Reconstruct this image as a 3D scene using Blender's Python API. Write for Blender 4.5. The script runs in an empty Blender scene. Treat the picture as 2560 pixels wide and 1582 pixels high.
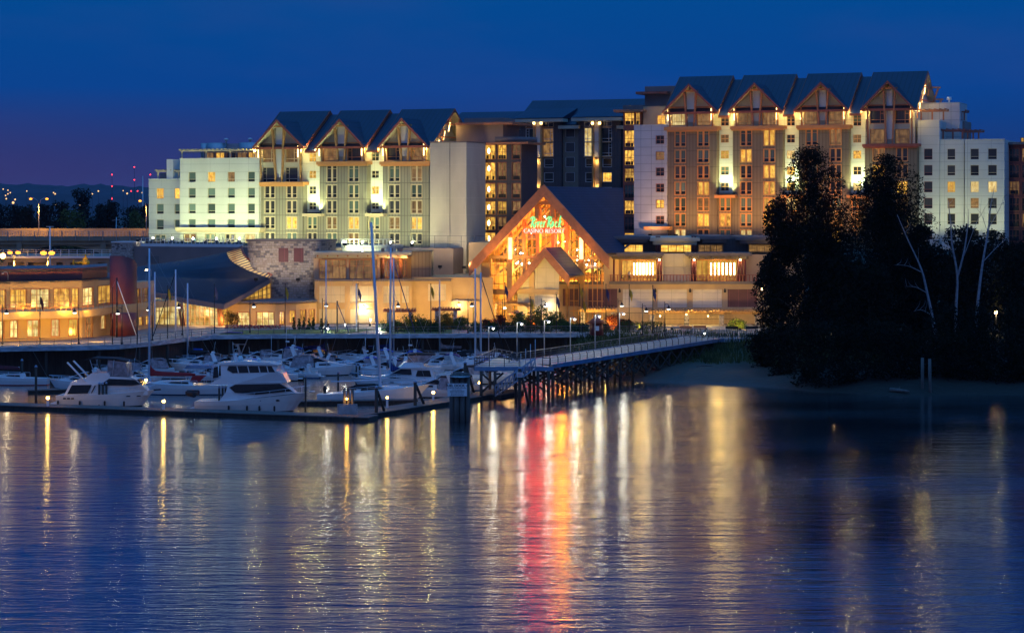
import bpy, math, random
from mathutils import Vector, Matrix
import numpy as np
S = bpy.context.scene
COL = S.collection
PI = math.pi
R = math.radians
random.seed(7)

# ------------------------------------------------------------------ camera
FPX, CX, YH, CH = 5200.0, 1280.0, 510.0, 24.8
cd = bpy.data.cameras.new('camera')
cam = bpy.data.objects.new('camera', cd); COL.objects.link(cam)
cam.location = (0, 0, CH); cam.rotation_euler = (PI/2, 0, 0)
cd.sensor_width = 36; cd.lens = FPX/2560*36
cd.shift_y = -(791-YH)/2560
cd.clip_start = 1; cd.clip_end = 40000
S.camera = cam
S.view_settings.view_transform = 'Standard'; S.view_settings.look = 'None'
S.view_settings.exposure = 0.25; S.view_settings.gamma = 1
S.cycles.max_bounces = 6; S.cycles.diffuse_bounces = 2; S.cycles.glossy_bounces = 3
S.cycles.transmission_bounces = 4; S.cycles.volume_bounces = 0
S.cycles.sample_clamp_indirect = 3.0
S.cycles.caustics_reflective = False; S.cycles.caustics_refractive = False
S.cycles.use_denoising = True
try: S.cycles.use_light_tree = True
except Exception: pass

# ------------------------------------------------------------------ world: blue dusk sky, afterglow behind the camera
W = bpy.data.worlds.new('World'); S.world = W; W.use_nodes = True
nt = W.node_tree; N = nt.nodes; L = nt.links
for n in list(N): N.remove(n)
tc = N.new('ShaderNodeTexCoord'); sp = N.new('ShaderNodeSeparateXYZ'); L.new(tc.outputs['Generated'], sp.inputs[0])
rp = N.new('ShaderNodeValToRGB'); L.new(sp.outputs['Z'], rp.inputs[0])
els = rp.color_ramp.elements
SKY = [(0.0, (.012,.040,.16)), (0.012, (.010,.042,.19)), (0.03, (.006,.048,.24)), (0.055, (.003,.064,.32)),
       (0.10, (.0005,.078,.33)), (0.2, (.0005,.024,.17)), (0.34, (.003,.04,.2)), (0.5, (.02,.16,.58)), (1.0, (.07,.44,1.25))]
els[0].position = 0; els[0].color = SKY[0][1]+(1,); els[1].position = 1; els[1].color = SKY[-1][1]+(1,)
for p, c in SKY[1:-1]:
    e = els.new(p); e.color = c+(1,)
# afterglow: strong low in the west (-Y)
mx = N.new('ShaderNodeMath'); mx.operation = 'MULTIPLY'; mx.inputs[1].default_value = -1; L.new(sp.outputs['Y'], mx.inputs[0])
mm = N.new('ShaderNodeMath'); mm.operation = 'MAXIMUM'; mm.inputs[1].default_value = 0; L.new(mx.outputs[0], mm.inputs[0])
mp = N.new('ShaderNodeMath'); mp.operation = 'POWER'; mp.inputs[1].default_value = 1.3; L.new(mm.outputs[0], mp.inputs[0])
gl = N.new('ShaderNodeMixRGB'); gl.blend_type = 'MIX'; gl.inputs[1].default_value = (0,0,0,1)
gl.inputs[2].default_value = (.125,.16,.27,1); L.new(mp.outputs[0], gl.inputs[0])
# violet band over the town lights, low on the left
vx = N.new('ShaderNodeMapRange'); vx.inputs[1].default_value = .10; vx.inputs[2].default_value = -.26; vx.inputs[3].default_value = 0; vx.inputs[4].default_value = 1; L.new(sp.outputs['X'], vx.inputs[0])
vz = N.new('ShaderNodeMapRange'); vz.inputs[1].default_value = .055; vz.inputs[2].default_value = .0; vz.inputs[3].default_value = 0; vz.inputs[4].default_value = 1; L.new(sp.outputs['Z'], vz.inputs[0])
vm = N.new('ShaderNodeMath'); vm.operation = 'MULTIPLY'; L.new(vx.outputs[0], vm.inputs[0]); L.new(vz.outputs[0], vm.inputs[1])
vc = N.new('ShaderNodeMixRGB'); vc.inputs[2].default_value = (.055,.034,.155,1); L.new(vm.outputs[0], vc.inputs[0]); L.new(rp.outputs[0], vc.inputs[1])
# soft cloud veil low in the east
nz = N.new('ShaderNodeTexNoise'); nz.inputs['Scale'].default_value = 3.0; nz.inputs['Detail'].default_value = 4
mpg = N.new('ShaderNodeMapping'); mpg.inputs['Scale'].default_value = (2.2, 1, 9); L.new(tc.outputs['Generated'], mpg.inputs[0]); L.new(mpg.outputs[0], nz.inputs[0])
nr = N.new('ShaderNodeMapRange'); nr.inputs[1].default_value = .45; nr.inputs[2].default_value = .75; nr.inputs[3].default_value = 0; nr.inputs[4].default_value = .14; L.new(nz.outputs[0], nr.inputs[0])
cm = N.new('ShaderNodeMixRGB'); cm.inputs[2].default_value = (.07,.07,.28,1); L.new(nr.outputs[0], cm.inputs[0]); L.new(vc.outputs[0], cm.inputs[1])
ad = N.new('ShaderNodeMixRGB'); ad.blend_type = 'ADD'; ad.inputs[0].default_value = 1; L.new(cm.outputs[0], ad.inputs[1]); L.new(gl.outputs[0], ad.inputs[2])
bg = N.new('ShaderNodeBackground'); bg.inputs[1].default_value = 0.72; L.new(ad.outputs[0], bg.inputs[0])
wo = N.new('ShaderNodeOutputWorld'); L.new(bg.outputs[0], wo.inputs[0])

# ------------------------------------------------------------------ helpers
def at(px, py, D):
    return Vector(((px-CX)/FPX*D, D, CH-(py-YH)/FPX*D))
def atz(px, py, z=0.0):
    D = (CH-z)*FPX/(py-YH); return Vector(((px-CX)/FPX*D, D, z))
def tag(o, label=None, cat=None, group=None, kind=None):
    if label: o['label'] = label
    if cat: o['category'] = cat
    if group: o['group'] = group
    if kind: o['kind'] = kind
    return o
def thing(name, label, cat, loc=(0,0,0), rz=0.0, group=None):
    o = bpy.data.objects.new(name, None); COL.objects.link(o)
    o.location = loc; o.rotation_euler = (0,0,rz); o.empty_display_size = .5
    return tag(o, label, cat, group)

class MB:
    def __init__(s): s.v=[]; s.f=[]; s.m=[]; s.sm=[]; s.mi=0; s.smooth=False
    def add(s, vs, fs):
        b=len(s.v); s.v += [tuple(p) for p in vs]
        for f in fs: s.f.append(tuple(b+i for i in f)); s.m.append(s.mi); s.sm.append(s.smooth)
        return s
    def box(s, x0,x1,y0,y1,z0,z1):
        if x0>x1: x0,x1=x1,x0
        if y0>y1: y0,y1=y1,y0
        if z0>z1: z0,z1=z1,z0
        return s.add([(x0,y0,z0),(x1,y0,z0),(x1,y1,z0),(x0,y1,z0),(x0,y0,z1),(x1,y0,z1),(x1,y1,z1),(x0,y1,z1)],
              [(0,3,2,1),(4,5,6,7),(0,1,5,4),(1,2,6,5),(2,3,7,6),(3,0,4,7)])
    def poly(s, pts): return s.add(pts, [tuple(range(len(pts)))])
    def prism(s, pts, y0, y1):           # pts (x,z), extruded along y
        n=len(pts)
        return s.add([(p[0],y0,p[1]) for p in pts]+[(p[0],y1,p[1]) for p in pts],
              [tuple(range(n)), tuple(range(2*n-1,n-1,-1))]+[(i,i+n,(i+1)%n+n,(i+1)%n) for i in range(n)])
    def plan(s, pts, z0, z1):            # pts (x,y), extruded up
        n=len(pts)
        return s.add([(p[0],p[1],z0) for p in pts]+[(p[0],p[1],z1) for p in pts],
              [tuple(range(n-1,-1,-1)), tuple(range(n,2*n))]+[(i,(i+1)%n,(i+1)%n+n,i+n) for i in range(n)])
    def bar(s, a, b, w, h=None, up=(0,0,1)):
        a=Vector(a); b=Vector(b); h=h or w; d=(b-a).normalized(); u=Vector(up)
        if abs(d.dot(u))>.98: u=Vector((0,1,0))
        sx=d.cross(u).normalized()*w/2; sz=sx.cross(d).normalized()*h/2
        vs=[a-sx-sz,a+sx-sz,a+sx+sz,a-sx+sz,b-sx-sz,b+sx-sz,b+sx+sz,b-sx+sz]
        return s.add(vs,[(0,1,2,3),(7,6,5,4),(0,4,5,1),(1,5,6,2),(2,6,7,3),(3,7,4,0)])
    def tube(s, pts, r, n=6, r2=None):
        pts=[Vector(p) for p in pts]; k=len(pts); vs=[]; fs=[]
        for i,p in enumerate(pts):
            d=(pts[min(i+1,k-1)]-pts[max(i-1,0)]).normalized(); u=Vector((0,0,1))
            if abs(d.dot(u))>.95: u=Vector((0,1,0))
            a=d.cross(u).normalized(); c=a.cross(d).normalized()
            rr=r if r2 is None else r+(r2-r)*i/(k-1)
            if hasattr(r,'__len__'): rr=r[i]
            for j in range(n):
                t=2*PI*j/n; vs.append(p+a*rr*math.cos(t)+c*rr*math.sin(t))
        for i in range(k-1):
            for j in range(n):
                fs.append((i*n+j,i*n+(j+1)%n,(i+1)*n+(j+1)%n,(i+1)*n+j))
        fs.append(tuple(range(n-1,-1,-1))); fs.append(tuple((k-1)*n+j for j in range(n)))
        o=s.smooth; s.smooth=True; s.add(vs,fs); s.smooth=o; return s
    def lathe(s, prof, c=(0,0,0), n=12):  # prof (r,z)
        vs=[]; fs=[]; k=len(prof)
        for r,z in prof:
            for j in range(n):
                t=2*PI*j/n; vs.append((c[0]+r*math.cos(t),c[1]+r*math.sin(t),c[2]+z))
        for i in range(k-1):
            for j in range(n): fs.append((i*n+j,i*n+(j+1)%n,(i+1)*n+(j+1)%n,(i+1)*n+j))
        fs.append(tuple(range(n-1,-1,-1))); fs.append(tuple((k-1)*n+j for j in range(n)))
        o=s.smooth; s.smooth=True; s.add(vs,fs); s.smooth=o; return s
    def ball(s, c, r, n=8, sz=1.0):
        return s.lathe([(r*math.sin(PI*i/6)+.001, -r*sz*math.cos(PI*i/6)) for i in range(7)], c, n)
    def wall(s, x0,x1,z0,z1,y,holes,rev=.28):
        xs=sorted({x0,x1,*[min(max(h[i],x0),x1) for h in holes for i in (0,1)]}); zs=sorted({z0,z1,*[min(max(h[i],z0),z1) for h in holes for i in (2,3)]})
        for i in range(len(xs)-1):
            for j in range(len(zs)-1):
                cx=(xs[i]+xs[i+1])/2; cz=(zs[j]+zs[j+1])/2
                if any(h[0]<cx<h[1] and h[2]<cz<h[3] for h in holes): continue
                s.add([(xs[i],y,zs[j]),(xs[i+1],y,zs[j]),(xs[i+1],y,zs[j+1]),(xs[i],y,zs[j+1])],[(0,1,2,3)])
        for a,b,c,d in holes:
            q=y+rev
            s.add([(a,y,c),(b,y,c),(b,y,d),(a,y,d),(a,q,c),(b,q,c),(b,q,d),(a,q,d)],[(0,4,5,1),(3,2,6,7),(0,3,7,4),(1,5,6,2)])
        return s
    def build(s, name, mat, parent=None, loc=None):
        me=bpy.data.meshes.new(name); me.from_pydata(s.v,[],s.f); me.update()
        ms = mat if isinstance(mat,(list,tuple)) else [mat]
        for m in ms: me.materials.append(m)
        me.polygons.foreach_set('material_index', s.m); me.polygons.foreach_set('use_smooth', s.sm)
        o=bpy.data.objects.new(name,me); COL.objects.link(o)
        if parent: o.parent=parent
        if loc is not None: o.location=loc
        return o
def children(o): return [c for c in bpy.data.objects if c.parent is o]
def copy_tree(o, kids=None, parent=None):
    c=o.copy(); COL.objects.link(c)
    if parent is not None: c.parent=parent
    for ch in (kids if kids is not None else o.children): copy_tree(ch, None, c)
    return c
class Frame:      # vertical facade plane: local x along it, local y into the building
    def __init__(s, px, D, yaw, z0=4.5):
        s.o=at(px,YH,D); s.o.z=z0; s.th=R(yaw); s.z0=z0
        c,sn=math.cos(s.th),math.sin(s.th); s.ax=(c,-sn); s.nn=(sn,c)
    def ut(s,px,n=0.0):
        a=(px-CX)/FPX
        ox=s.o.x+n*s.nn[0]; oy=s.o.y+n*s.nn[1]
        u=(a*oy-ox)/(s.ax[0]-a*s.ax[1]); return u, u*s.ax[1]+oy
    def u(s,px,n=0.0): return s.ut(px,n)[0]
    def z(s,px,py,n=0.0): return CH-(py-YH)/FPX*s.ut(px,n)[1]-s.z0
    def pt(s,px,py,n=0.0):
        u,t=s.ut(px,n); return Vector((u,n,CH-(py-YH)/FPX*t-s.z0))
    def thing(s,name,label,cat,group=None): return thing(name,label,cat,s.o,-s.th,group)
    def world(s,p): return Vector((s.o.x+p[0]*s.ax[0]+p[1]*s.nn[0], s.o.y+p[0]*s.ax[1]+p[1]*s.nn[1], s.z0+p[2]))

# ------------------------------------------------------------------ materials
def mat(name, base=(.5,.5,.5), rough=.6, metal=0.0, emis=None, es=0.0, spec=.5):
    m=bpy.data.materials.new(name); m.use_nodes=True; b=m.node_tree.nodes['Principled BSDF']
    b.inputs['Base Color'].default_value=(*base,1); b.inputs['Roughness'].default_value=rough
    b.inputs['Metallic'].default_value=metal; b.inputs['Specular IOR Level'].default_value=spec
    if emis: b.inputs['Emission Color'].default_value=(*emis,1); b.inputs['Emission Strength'].default_value=es
    return m
def nodes(m):
    t=m.node_tree; return t, t.nodes, t.links, t.nodes['Principled BSDF']
def mathn(N,L,op,a,b=None):
    n=N.new('ShaderNodeMath'); n.operation=op
    for i,x in enumerate((a,b)):
        if x is None: continue
        if isinstance(x,(int,float)): n.inputs[i].default_value=x
        else: L.new(x,n.inputs[i])
    return n.outputs[0]
def vary(m, amt=.25, scale=.6, detail=5, coords='Object', stretch=(1,1,1), bump=0.0):
    """weathering: multiplies base colour with soft noise; optional bump"""
    t,N,L,b=nodes(m); base=tuple(b.inputs['Base Color'].default_value)
    tc=N.new('ShaderNodeTexCoord'); mp=N.new('ShaderNodeMapping'); mp.inputs['Scale'].default_value=stretch
    L.new(tc.outputs[coords],mp.inputs[0]); nz=N.new('ShaderNodeTexNoise'); nz.inputs['Scale'].default_value=scale; nz.inputs['Detail'].default_value=detail
    L.new(mp.outputs[0],nz.inputs[0]); mr=N.new('ShaderNodeMapRange'); mr.inputs[1].default_value=.3; mr.inputs[2].default_value=.7
    mr.inputs[3].default_value=1-amt; mr.inputs[4].default_value=1+amt*.6; L.new(nz.outputs[0],mr.inputs[0])
    mu=N.new('ShaderNodeMixRGB'); mu.blend_type='MULTIPLY'; mu.inputs[0].default_value=1; mu.inputs[1].default_value=base
    cmb=N.new('ShaderNodeCombineColor'); [L.new(mr.outputs[0],cmb.inputs[i]) for i in range(3)]
    L.new(cmb.outputs[0],mu.inputs[2]); L.new(mu.outputs[0],b.inputs['Base Color'])
    if bump:
        bp=N.new('ShaderNodeBump'); bp.inputs['Strength'].default_value=bump; bp.inputs['Distance'].default_value=.05
        L.new(nz.outputs[0],bp.inputs['Height']); L.new(bp.outputs[0],b.inputs['Normal'])
    return m
def lines(m, sx=0, sz=0, w=.035, dark=.45, ox=0, oz=0, wz=None, jump=0):
    """joints: thin darker lines every sx metres along local x and every sz along local z"""
    t,N,L,b=nodes(m); tc=N.new('ShaderNodeTexCoord'); sp=N.new('ShaderNodeSeparateXYZ'); L.new(tc.outputs['Object'],sp.inputs[0])
    res=None
    for axis,s_,o_,w_ in ((0,sx,ox,w),(2,sz,oz,wz or w)):
        if not s_: continue
        v=sp.outputs[axis]
        if axis==0 and False: pass
        v=mathn(N,L,'ADD',v,o_+1000*s_); v=mathn(N,L,'DIVIDE',v,s_); v=mathn(N,L,'FRACT',v); v=mathn(N,L,'LESS_THAN',v,w_/s_)
        res=v if res is None else mathn(N,L,'MAXIMUM',res,v)
    src=b.inputs['Base Color'].links[0].from_socket if b.inputs['Base Color'].links else None
    mu=N.new('ShaderNodeMixRGB'); mu.blend_type='MULTIPLY'; L.new(res,mu.inputs[0])
    if src: L.new(src,mu.inputs[1])
    else: mu.inputs[1].default_value=tuple(b.inputs['Base Color'].default_value)
    mu.inputs[2].default_value=(dark,dark,dark,1); L.new(mu.outputs[0],b.inputs['Base Color'])
    bp=N.new('ShaderNodeBump'); bp.inputs['Strength'].default_value=.6; bp.inputs['Distance'].default_value=.04; bp.invert=True
    L.new(res,bp.inputs['Height']); L.new(bp.outputs[0],b.inputs['Normal'])
    return m
M={}
M['panel']=lines(vary(mat('panel_white',(.66,.66,.61),.65),.10,.25,stretch=(1,1,.35)),sx=4.2,sz=1.55,w=.05,dark=.6)
M['panel_s']=lines(vary(mat('panel_pale_grey',(.60,.59,.58),.6),.10,.3),sx=2.1,sz=1.55,w=.06,dark=.45)
M['concrete']=lines(vary(mat('concrete_wall',(.50,.45,.38),.8),.14,.35,stretch=(1,1,.4)),sx=5.0,sz=3.05,w=.05,dark=1.25)
M['batten']=lines(vary(mat('batten_siding',(.27,.245,.19),.55),.14,.5,stretch=(1,1,.3)),sx=.62,sz=3.02,w=.09,dark=.42)
M['batten_b']=lines(vary(mat('batten_siding_brown',(.21,.165,.11),.55),.14,.5,stretch=(1,1,.3)),sx=.62,sz=3.02,w=.09,dark=.5)
M['slate']=lines(vary(mat('dark_siding',(.085,.07,.075),.6),.12,.5),sx=.6,sz=3.0,w=.08,dark=.7)
M['slate_l']=vary(mat('olive_siding',(.22,.2,.16),.6),.1,.5)
M['timber']=vary(mat('painted_timber',(.50,.19,.085),.5),.2,1.5)
M['timber_r']=vary(mat('red_timber',(.36,.10,.06),.5),.2,1.5)
M['timber_y']=vary(mat('oiled_timber',(.55,.30,.11),.5),.2,1.5)
M['cream']=mat('cream_lit_trim',(.62,.50,.32),.5)  # pale floodlight on the frames is put into this cream trim
M['orange_lit_trim']=mat('orange_lit_trim',(.68,.31,.10),.5)  # orange sodium light on the frames is put into this trim
M['white_trim']=mat('white_trim',(.7,.7,.7),.45)
M['roof']=lines(vary(mat('seam_roof',(.014,.024,.055),.5,.1),.18,.25,stretch=(1,.4,.4)),sx=.95,w=.16,dark=.5)
M['roof2']=lines(vary(mat('grey_seam_roof',(.036,.045,.08),.75,0,spec=.2),.15,.3),sx=.45,w=.07,dark=1.35)
M['soffit']=mat('soffit',(.55,.5,.38),.6)
M['slab']=vary(mat('grey_slab',(.17,.14,.14),.7),.15,.8)
M['stucco']=vary(mat('tan_stucco',(.47,.33,.22),.85),.12,.4,bump=.1)
M['stucco_o']=vary(mat('ochre_stucco',(.55,.36,.17),.85),.12,.4,bump=.1)
M['stucco_p']=vary(mat('mauve_stucco',(.26,.19,.18),.85),.12,.4,bump=.1)
M['yellow_panel']=lines(vary(mat('cream_panel',(.62,.52,.36),.8),.1,.5),sx=1.6,sz=2.4,w=.05,dark=.7)
M['maroon']=vary(mat('maroon_metal',(.16,.035,.035),.5),.18,.5)
M['maroon_p']=lines(vary(mat('maroon_panel',(.13,.04,.05),.5),.15,.6),sx=1.55,w=.06,dark=1.9)
M['white_panel']=lines(vary(mat('pale_blank_panel',(.62,.55,.52),.6),.08,.6),sx=2.6,sz=1.05,w=.04,dark=.5)
M['darkmetal']=mat('dark_metal',(.02,.02,.025),.45,.5)
M['galv']=vary(mat('galvanised',(.42,.44,.46),.42,.7),.15,2)
M['bluemetal']=vary(mat('blue_grey_steel',(.22,.30,.42),.5,.3),.3,1.2)
M['rail']=mat('rail_steel',(.10,.10,.11),.4,.6)
M['wood']=vary(mat('weathered_deck',(.34,.29,.23),.8),.3,2.5,stretch=(1,.15,1))
M['pile']=vary(mat('creosote_pile',(.055,.043,.035),.9),.4,1.5,stretch=(2,2,.3),bump=.4)
M['pile_l']=vary(mat('grey_weathered_pile',(.12,.11,.10),.9),.4,1.5,stretch=(2,2,.3),bump=.4)
M['dockwood']=vary(mat('dock_planks',(.14,.11,.10),.8),.3,1.2)
M['fibre']=vary(mat('gelcoat_white',(.78,.79,.80),.22),.06,.8)
M['fibre_w']=vary(mat('gelcoat_cream',(.74,.70,.66),.25),.06,.8)
M['glass_d']=mat('tinted_glass',(.008,.009,.012),.08,0,spec=.35)
M['navy']=vary(mat('navy_canvas',(.012,.03,.17),.8),.2,3)
M['blue']=vary(mat('blue_canvas',(.01,.08,.45),.75),.2,3)
M['blackc']=vary(mat('black_canvas',(.012,.012,.016),.8),.2,3)
M['redc']=vary(mat('red_canvas',(.38,.012,.015),.75),.2,3)
M['maroonc']=vary(mat('maroon_canvas',(.10,.012,.02),.8),.2,3)
M['greenc']=vary(mat('dark_green_canvas',(.01,.035,.02),.8),.2,3)
M['clear']=vary(mat('clear_vinyl',(.30,.27,.30),.15),.5,2.2)
M['alu']=mat('mast_aluminium',(.62,.68,.78),.4,.1)
M['hullblue']=mat('blue_hull',(.03,.12,.35),.2)
M['yellow']=vary(mat('yellow_paint',(.55,.38,.02),.6),.1,2)
M['rubber']=mat('black_rubber',(.012,.012,.012),.6)
M['redp']=mat('red_plastic',(.5,.02,.02),.4)
M['signw']=mat('sign_white',(.75,.77,.8),.5)
M['ink']=mat('sign_ink',(.02,.02,.03),.6)
M['leafd']=None
def emat(name,col,s): return mat(name,(.1,.1,.1),.5,0,col,s)
M['sodium_b']=emat('sodium_lamp_big',(1,.32,.02),3.2)
M['sodium']=emat('sodium_lamp',(1,.46,.05),60)
M['sodium_s']=emat('sodium_lamp_small',(1,.5,.10),30)
M['warm']=emat('warm_lamp',(1,.66,.28),22)
M['white_l']=emat('white_lamp',(1,.96,.85),28)
M['tube_w']=emat('warm_tube',(1,.62,.22),7)
M['green_l']=emat('green_lens',(.1,.9,.4),.8)
M['red_l']=emat('red_beacon',(1,.03,.04),5)
M['far_l']=emat('far_warm_lamp',(1,.55,.2),1.6)
M['far_w']=emat('far_white_lamp',(.8,.85,1),5)
M['neon_g']=emat('green_neon',(0,.80,.15),1.15)
M['neon_c']=emat('neon_core',(.35,1,.5),.95)
M['neon_r']=emat('red_neon',(1,.0018,.0003),50)
M['neon_rc']=emat('pale_red_neon',(1,.72,.62),1.7)
def litpane(name, lo, hi, s, curtain=True, dark=.25):
    m=mat(name,(.05,.04,.03),.12); t,N,L,b=nodes(m)
    tc=N.new('ShaderNodeTexCoord'); oi=N.new('ShaderNodeObjectInfo')
    ad=N.new('ShaderNodeVectorMath'); ad.operation='ADD'; cb=N.new('ShaderNodeCombineXYZ')
    r10=mathn(N,L,'MULTIPLY',oi.outputs['Random'],37.0); L.new(r10,cb.inputs[0]); L.new(r10,cb.inputs[2])
    L.new(tc.outputs['Generated'],ad.inputs[0]); L.new(cb.outputs[0],ad.inputs[1])
    mp=N.new('ShaderNodeMapping'); mp.inputs['Scale'].default_value=(2.2,.01,1.6); L.new(ad.outputs[0],mp.inputs[0])
    nz=N.new('ShaderNodeTexNoise'); nz.inputs['Scale'].default_value=1.6; nz.inputs['Detail'].default_value=3; L.new(mp.outputs[0],nz.inputs[0])
    mp2=N.new('ShaderNodeMapping'); mp2.inputs['Scale'].default_value=(14,.01,.4); L.new(ad.outputs[0],mp2.inputs[0])
    n2=N.new('ShaderNodeTexNoise'); n2.inputs['Scale'].default_value=1.5; L.new(mp2.outputs[0],n2.inputs[0])
    cr=N.new('ShaderNodeValToRGB'); cr.color_ramp.elements[0].position=.32; cr.color_ramp.elements[0].color=(*lo,1)
    cr.color_ramp.elements[1].position=.66; cr.color_ramp.elements[1].color=(*hi,1); L.new(nz.outputs[0],cr.inputs[0])
    L.new(cr.outputs[0],b.inputs['Emission Color'])
    k=N.new('ShaderNodeMapRange'); k.inputs[1].default_value=.35; k.inputs[2].default_value=.62; k.inputs[3].default_value=.55; k.inputs[4].default_value=1.15; L.new(n2.outputs[0],k.inputs[0])
    rr=N.new('ShaderNodeMapRange'); rr.inputs[3].default_value=s*(1-dark*2); rr.inputs[4].default_value=s*1.25; L.new(oi.outputs['Random'],rr.inputs[0])
    L.new(mathn(N,L,'MULTIPLY',k.outputs[0],rr.outputs[0]) if curtain else rr.outputs[0],b.inputs['Emission Strength'])
    return m
M['lit']=litpane('lit_window',(.55,.20,.012),(1,.62,.10),1.35)
M['lit_dim']=litpane('dim_lit_window',(.10,.045,.012),(.42,.22,.07),.8)
M['lit_pale']=litpane('pale_lit_curtain',(.55,.32,.07),(1,.78,.33),.9,dark=.1)
M['lit_room']=litpane('lit_interior',(.16,.05,.006),(1,.55,.08),1.35)
M['lit_atrium']=litpane('lit_atrium',(.45,.24,.03),(1,.82,.33),1.35)
M['lit_rest']=litpane('lit_restaurant',(.28,.10,.01),(.95,.52,.08),1.1)
def darkpane(name,c1,c2,rough):
    m=mat(name,c1,rough); t,N,L,b=nodes(m)
    tc=N.new('ShaderNodeTexCoord'); sp=N.new('ShaderNodeSeparateXYZ'); L.new(tc.outputs['Generated'],sp.inputs[0]); oi=N.new('ShaderNodeObjectInfo')
    x=mathn(N,L,'MULTIPLY',sp.outputs[0],34.0); x=mathn(N,L,'SINE',x); x=mathn(N,L,'MULTIPLY',x,.15); x=mathn(N,L,'ADD',x,.85)
    # blind ends above the lower sash
    c=mathn(N,L,'GREATER_THAN',sp.outputs[2],.24); c=mathn(N,L,'MULTIPLY',c,x)
    rr=mathn(N,L,'MULTIPLY',oi.outputs['Random'],1.0); rr=mathn(N,L,'ADD',rr,.3); c=mathn(N,L,'MULTIPLY',c,rr)
    mx=N.new('ShaderNodeMixRGB'); L.new(c,mx.inputs[0]); mx.inputs[1].default_value=(*c1,1); mx.inputs[2].default_value=(*c2,1); L.new(mx.outputs[0],b.inputs['Base Color'])
    return m
M['dark']=darkpane('dark_window',(.012,.014,.018),(.06,.06,.065),.08)
M['blind']=darkpane('curtained_window',(.015,.025,.025),(.17,.24,.21),.15)
def pick(r,lit=.2,dim=.12,blind=.4):
    if r<lit: return M['lit'] if r<lit*.45 else M['lit_pale'] if r<lit*.7 else M['lit_room']
    if r<lit+dim: return M['lit_dim']
    if r<lit+dim+blind: return M['blind']
    return M['dark']

def spot(loc, target, watts, col=(1,1,1), ang=70, blend=.6, size=.15, parent=None, name='flood_beam'):
    ld=bpy.data.lights.new(name,'SPOT'); ld.energy=watts; ld.color=col; ld.spot_size=R(ang); ld.spot_blend=blend; ld.shadow_soft_size=size
    o=bpy.data.objects.new(name,ld); COL.objects.link(o); o.location=loc
    o.rotation_euler=(Vector(target)-Vector(loc)).to_track_quat('-Z','Y').to_euler()
    if parent: o.parent=parent
    return o
def point(loc, watts, col=(1,1,1), size=.15, parent=None, name='lamp_light'):
    ld=bpy.data.lights.new(name,'POINT'); ld.energy=watts; ld.color=col; ld.shadow_soft_size=size
    o=bpy.data.objects.new(name,ld); COL.objects.link(o); o.location=loc
    if parent: o.parent=parent
    return o
METAL_H=(.88,1,.45); WARMC=(1,.68,.18); SODC=(1,.45,.05); SODC2=(1,.60,.10)
# ------------------------------------------------------------------ the setting
def water_mat():
    m=mat('river_water',(.0008,.004,.012),.09,0,spec=.5); t,N,L,b=nodes(m)
    b.inputs['IOR'].default_value=2.3
    g=N.new('ShaderNodeNewGeometry')
    def nse(sx,sy,sc,det,rot=0):
        mp=N.new('ShaderNodeMapping'); mp.inputs['Scale'].default_value=(sx,sy,1); mp.inputs['Rotation'].default_value=(0,0,R(rot)); L.new(g.outputs['Position'],mp.inputs[0])
        n=N.new('ShaderNodeTexNoise'); n.inputs['Scale'].default_value=sc; n.inputs['Detail'].default_value=det; n.inputs['Roughness'].default_value=.55; L.new(mp.outputs[0],n.inputs[0]); return n.outputs[0]
    a=nse(.13,.60,1.0,3,3); c=nse(.45,2.2,1.0,3,-3); d=nse(.02,.05,1.0,2,8)
    h=mathn(N,L,'ADD',mathn(N,L,'MULTIPLY',a,.40),mathn(N,L,'MULTIPLY',c,.17))
    bp=N.new('ShaderNodeBump'); bp.inputs['Strength'].default_value=1.0; bp.inputs['Distance'].default_value=WAVE; dm=N.new('ShaderNodeMapRange'); dm.inputs[1].default_value=.35; dm.inputs[2].default_value=.65; dm.inputs[3].default_value=.55; dm.inputs[4].default_value=1.25; L.new(d,dm.inputs[0])
    L.new(mathn(N,L,'MULTIPLY',h,dm.outputs[0]),bp.inputs['Height']); L.new(bp.outputs[0],b.inputs['Normal'])
    mr=N.new('ShaderNodeMapRange'); mr.inputs[1].default_value=.35; mr.inputs[2].default_value=.65; mr.inputs[3].default_value=.13; mr.inputs[4].default_value=.18; L.new(d,mr.inputs[0]); L.new(mr.outputs[0],b.inputs['Roughness'])
    gl=N.new('ShaderNodeBsdfGlossy'); gl.inputs['Color'].default_value=(.93,.97,.96,1); L.new(bp.outputs[0],gl.inputs['Normal']); L.new(mr.outputs[0],gl.inputs['Roughness'])
    ms=N.new('ShaderNodeMixShader'); ms.inputs[0].default_value=.65; out=N['Material Output']; L.new(b.outputs[0],ms.inputs[1]); L.new(gl.outputs[0],ms.inputs[2]); L.new(ms.outputs[0],out.inputs[0])
    return m
WAVE=.24
M['water']=water_mat()
b=MB(); b.add([(-900,-300,0),(900,-300,0),(900,420,0),(-900,420,0)],[(0,1,2,3)])
tag(b.build('river_water',M['water']),kind='structure')

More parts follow.
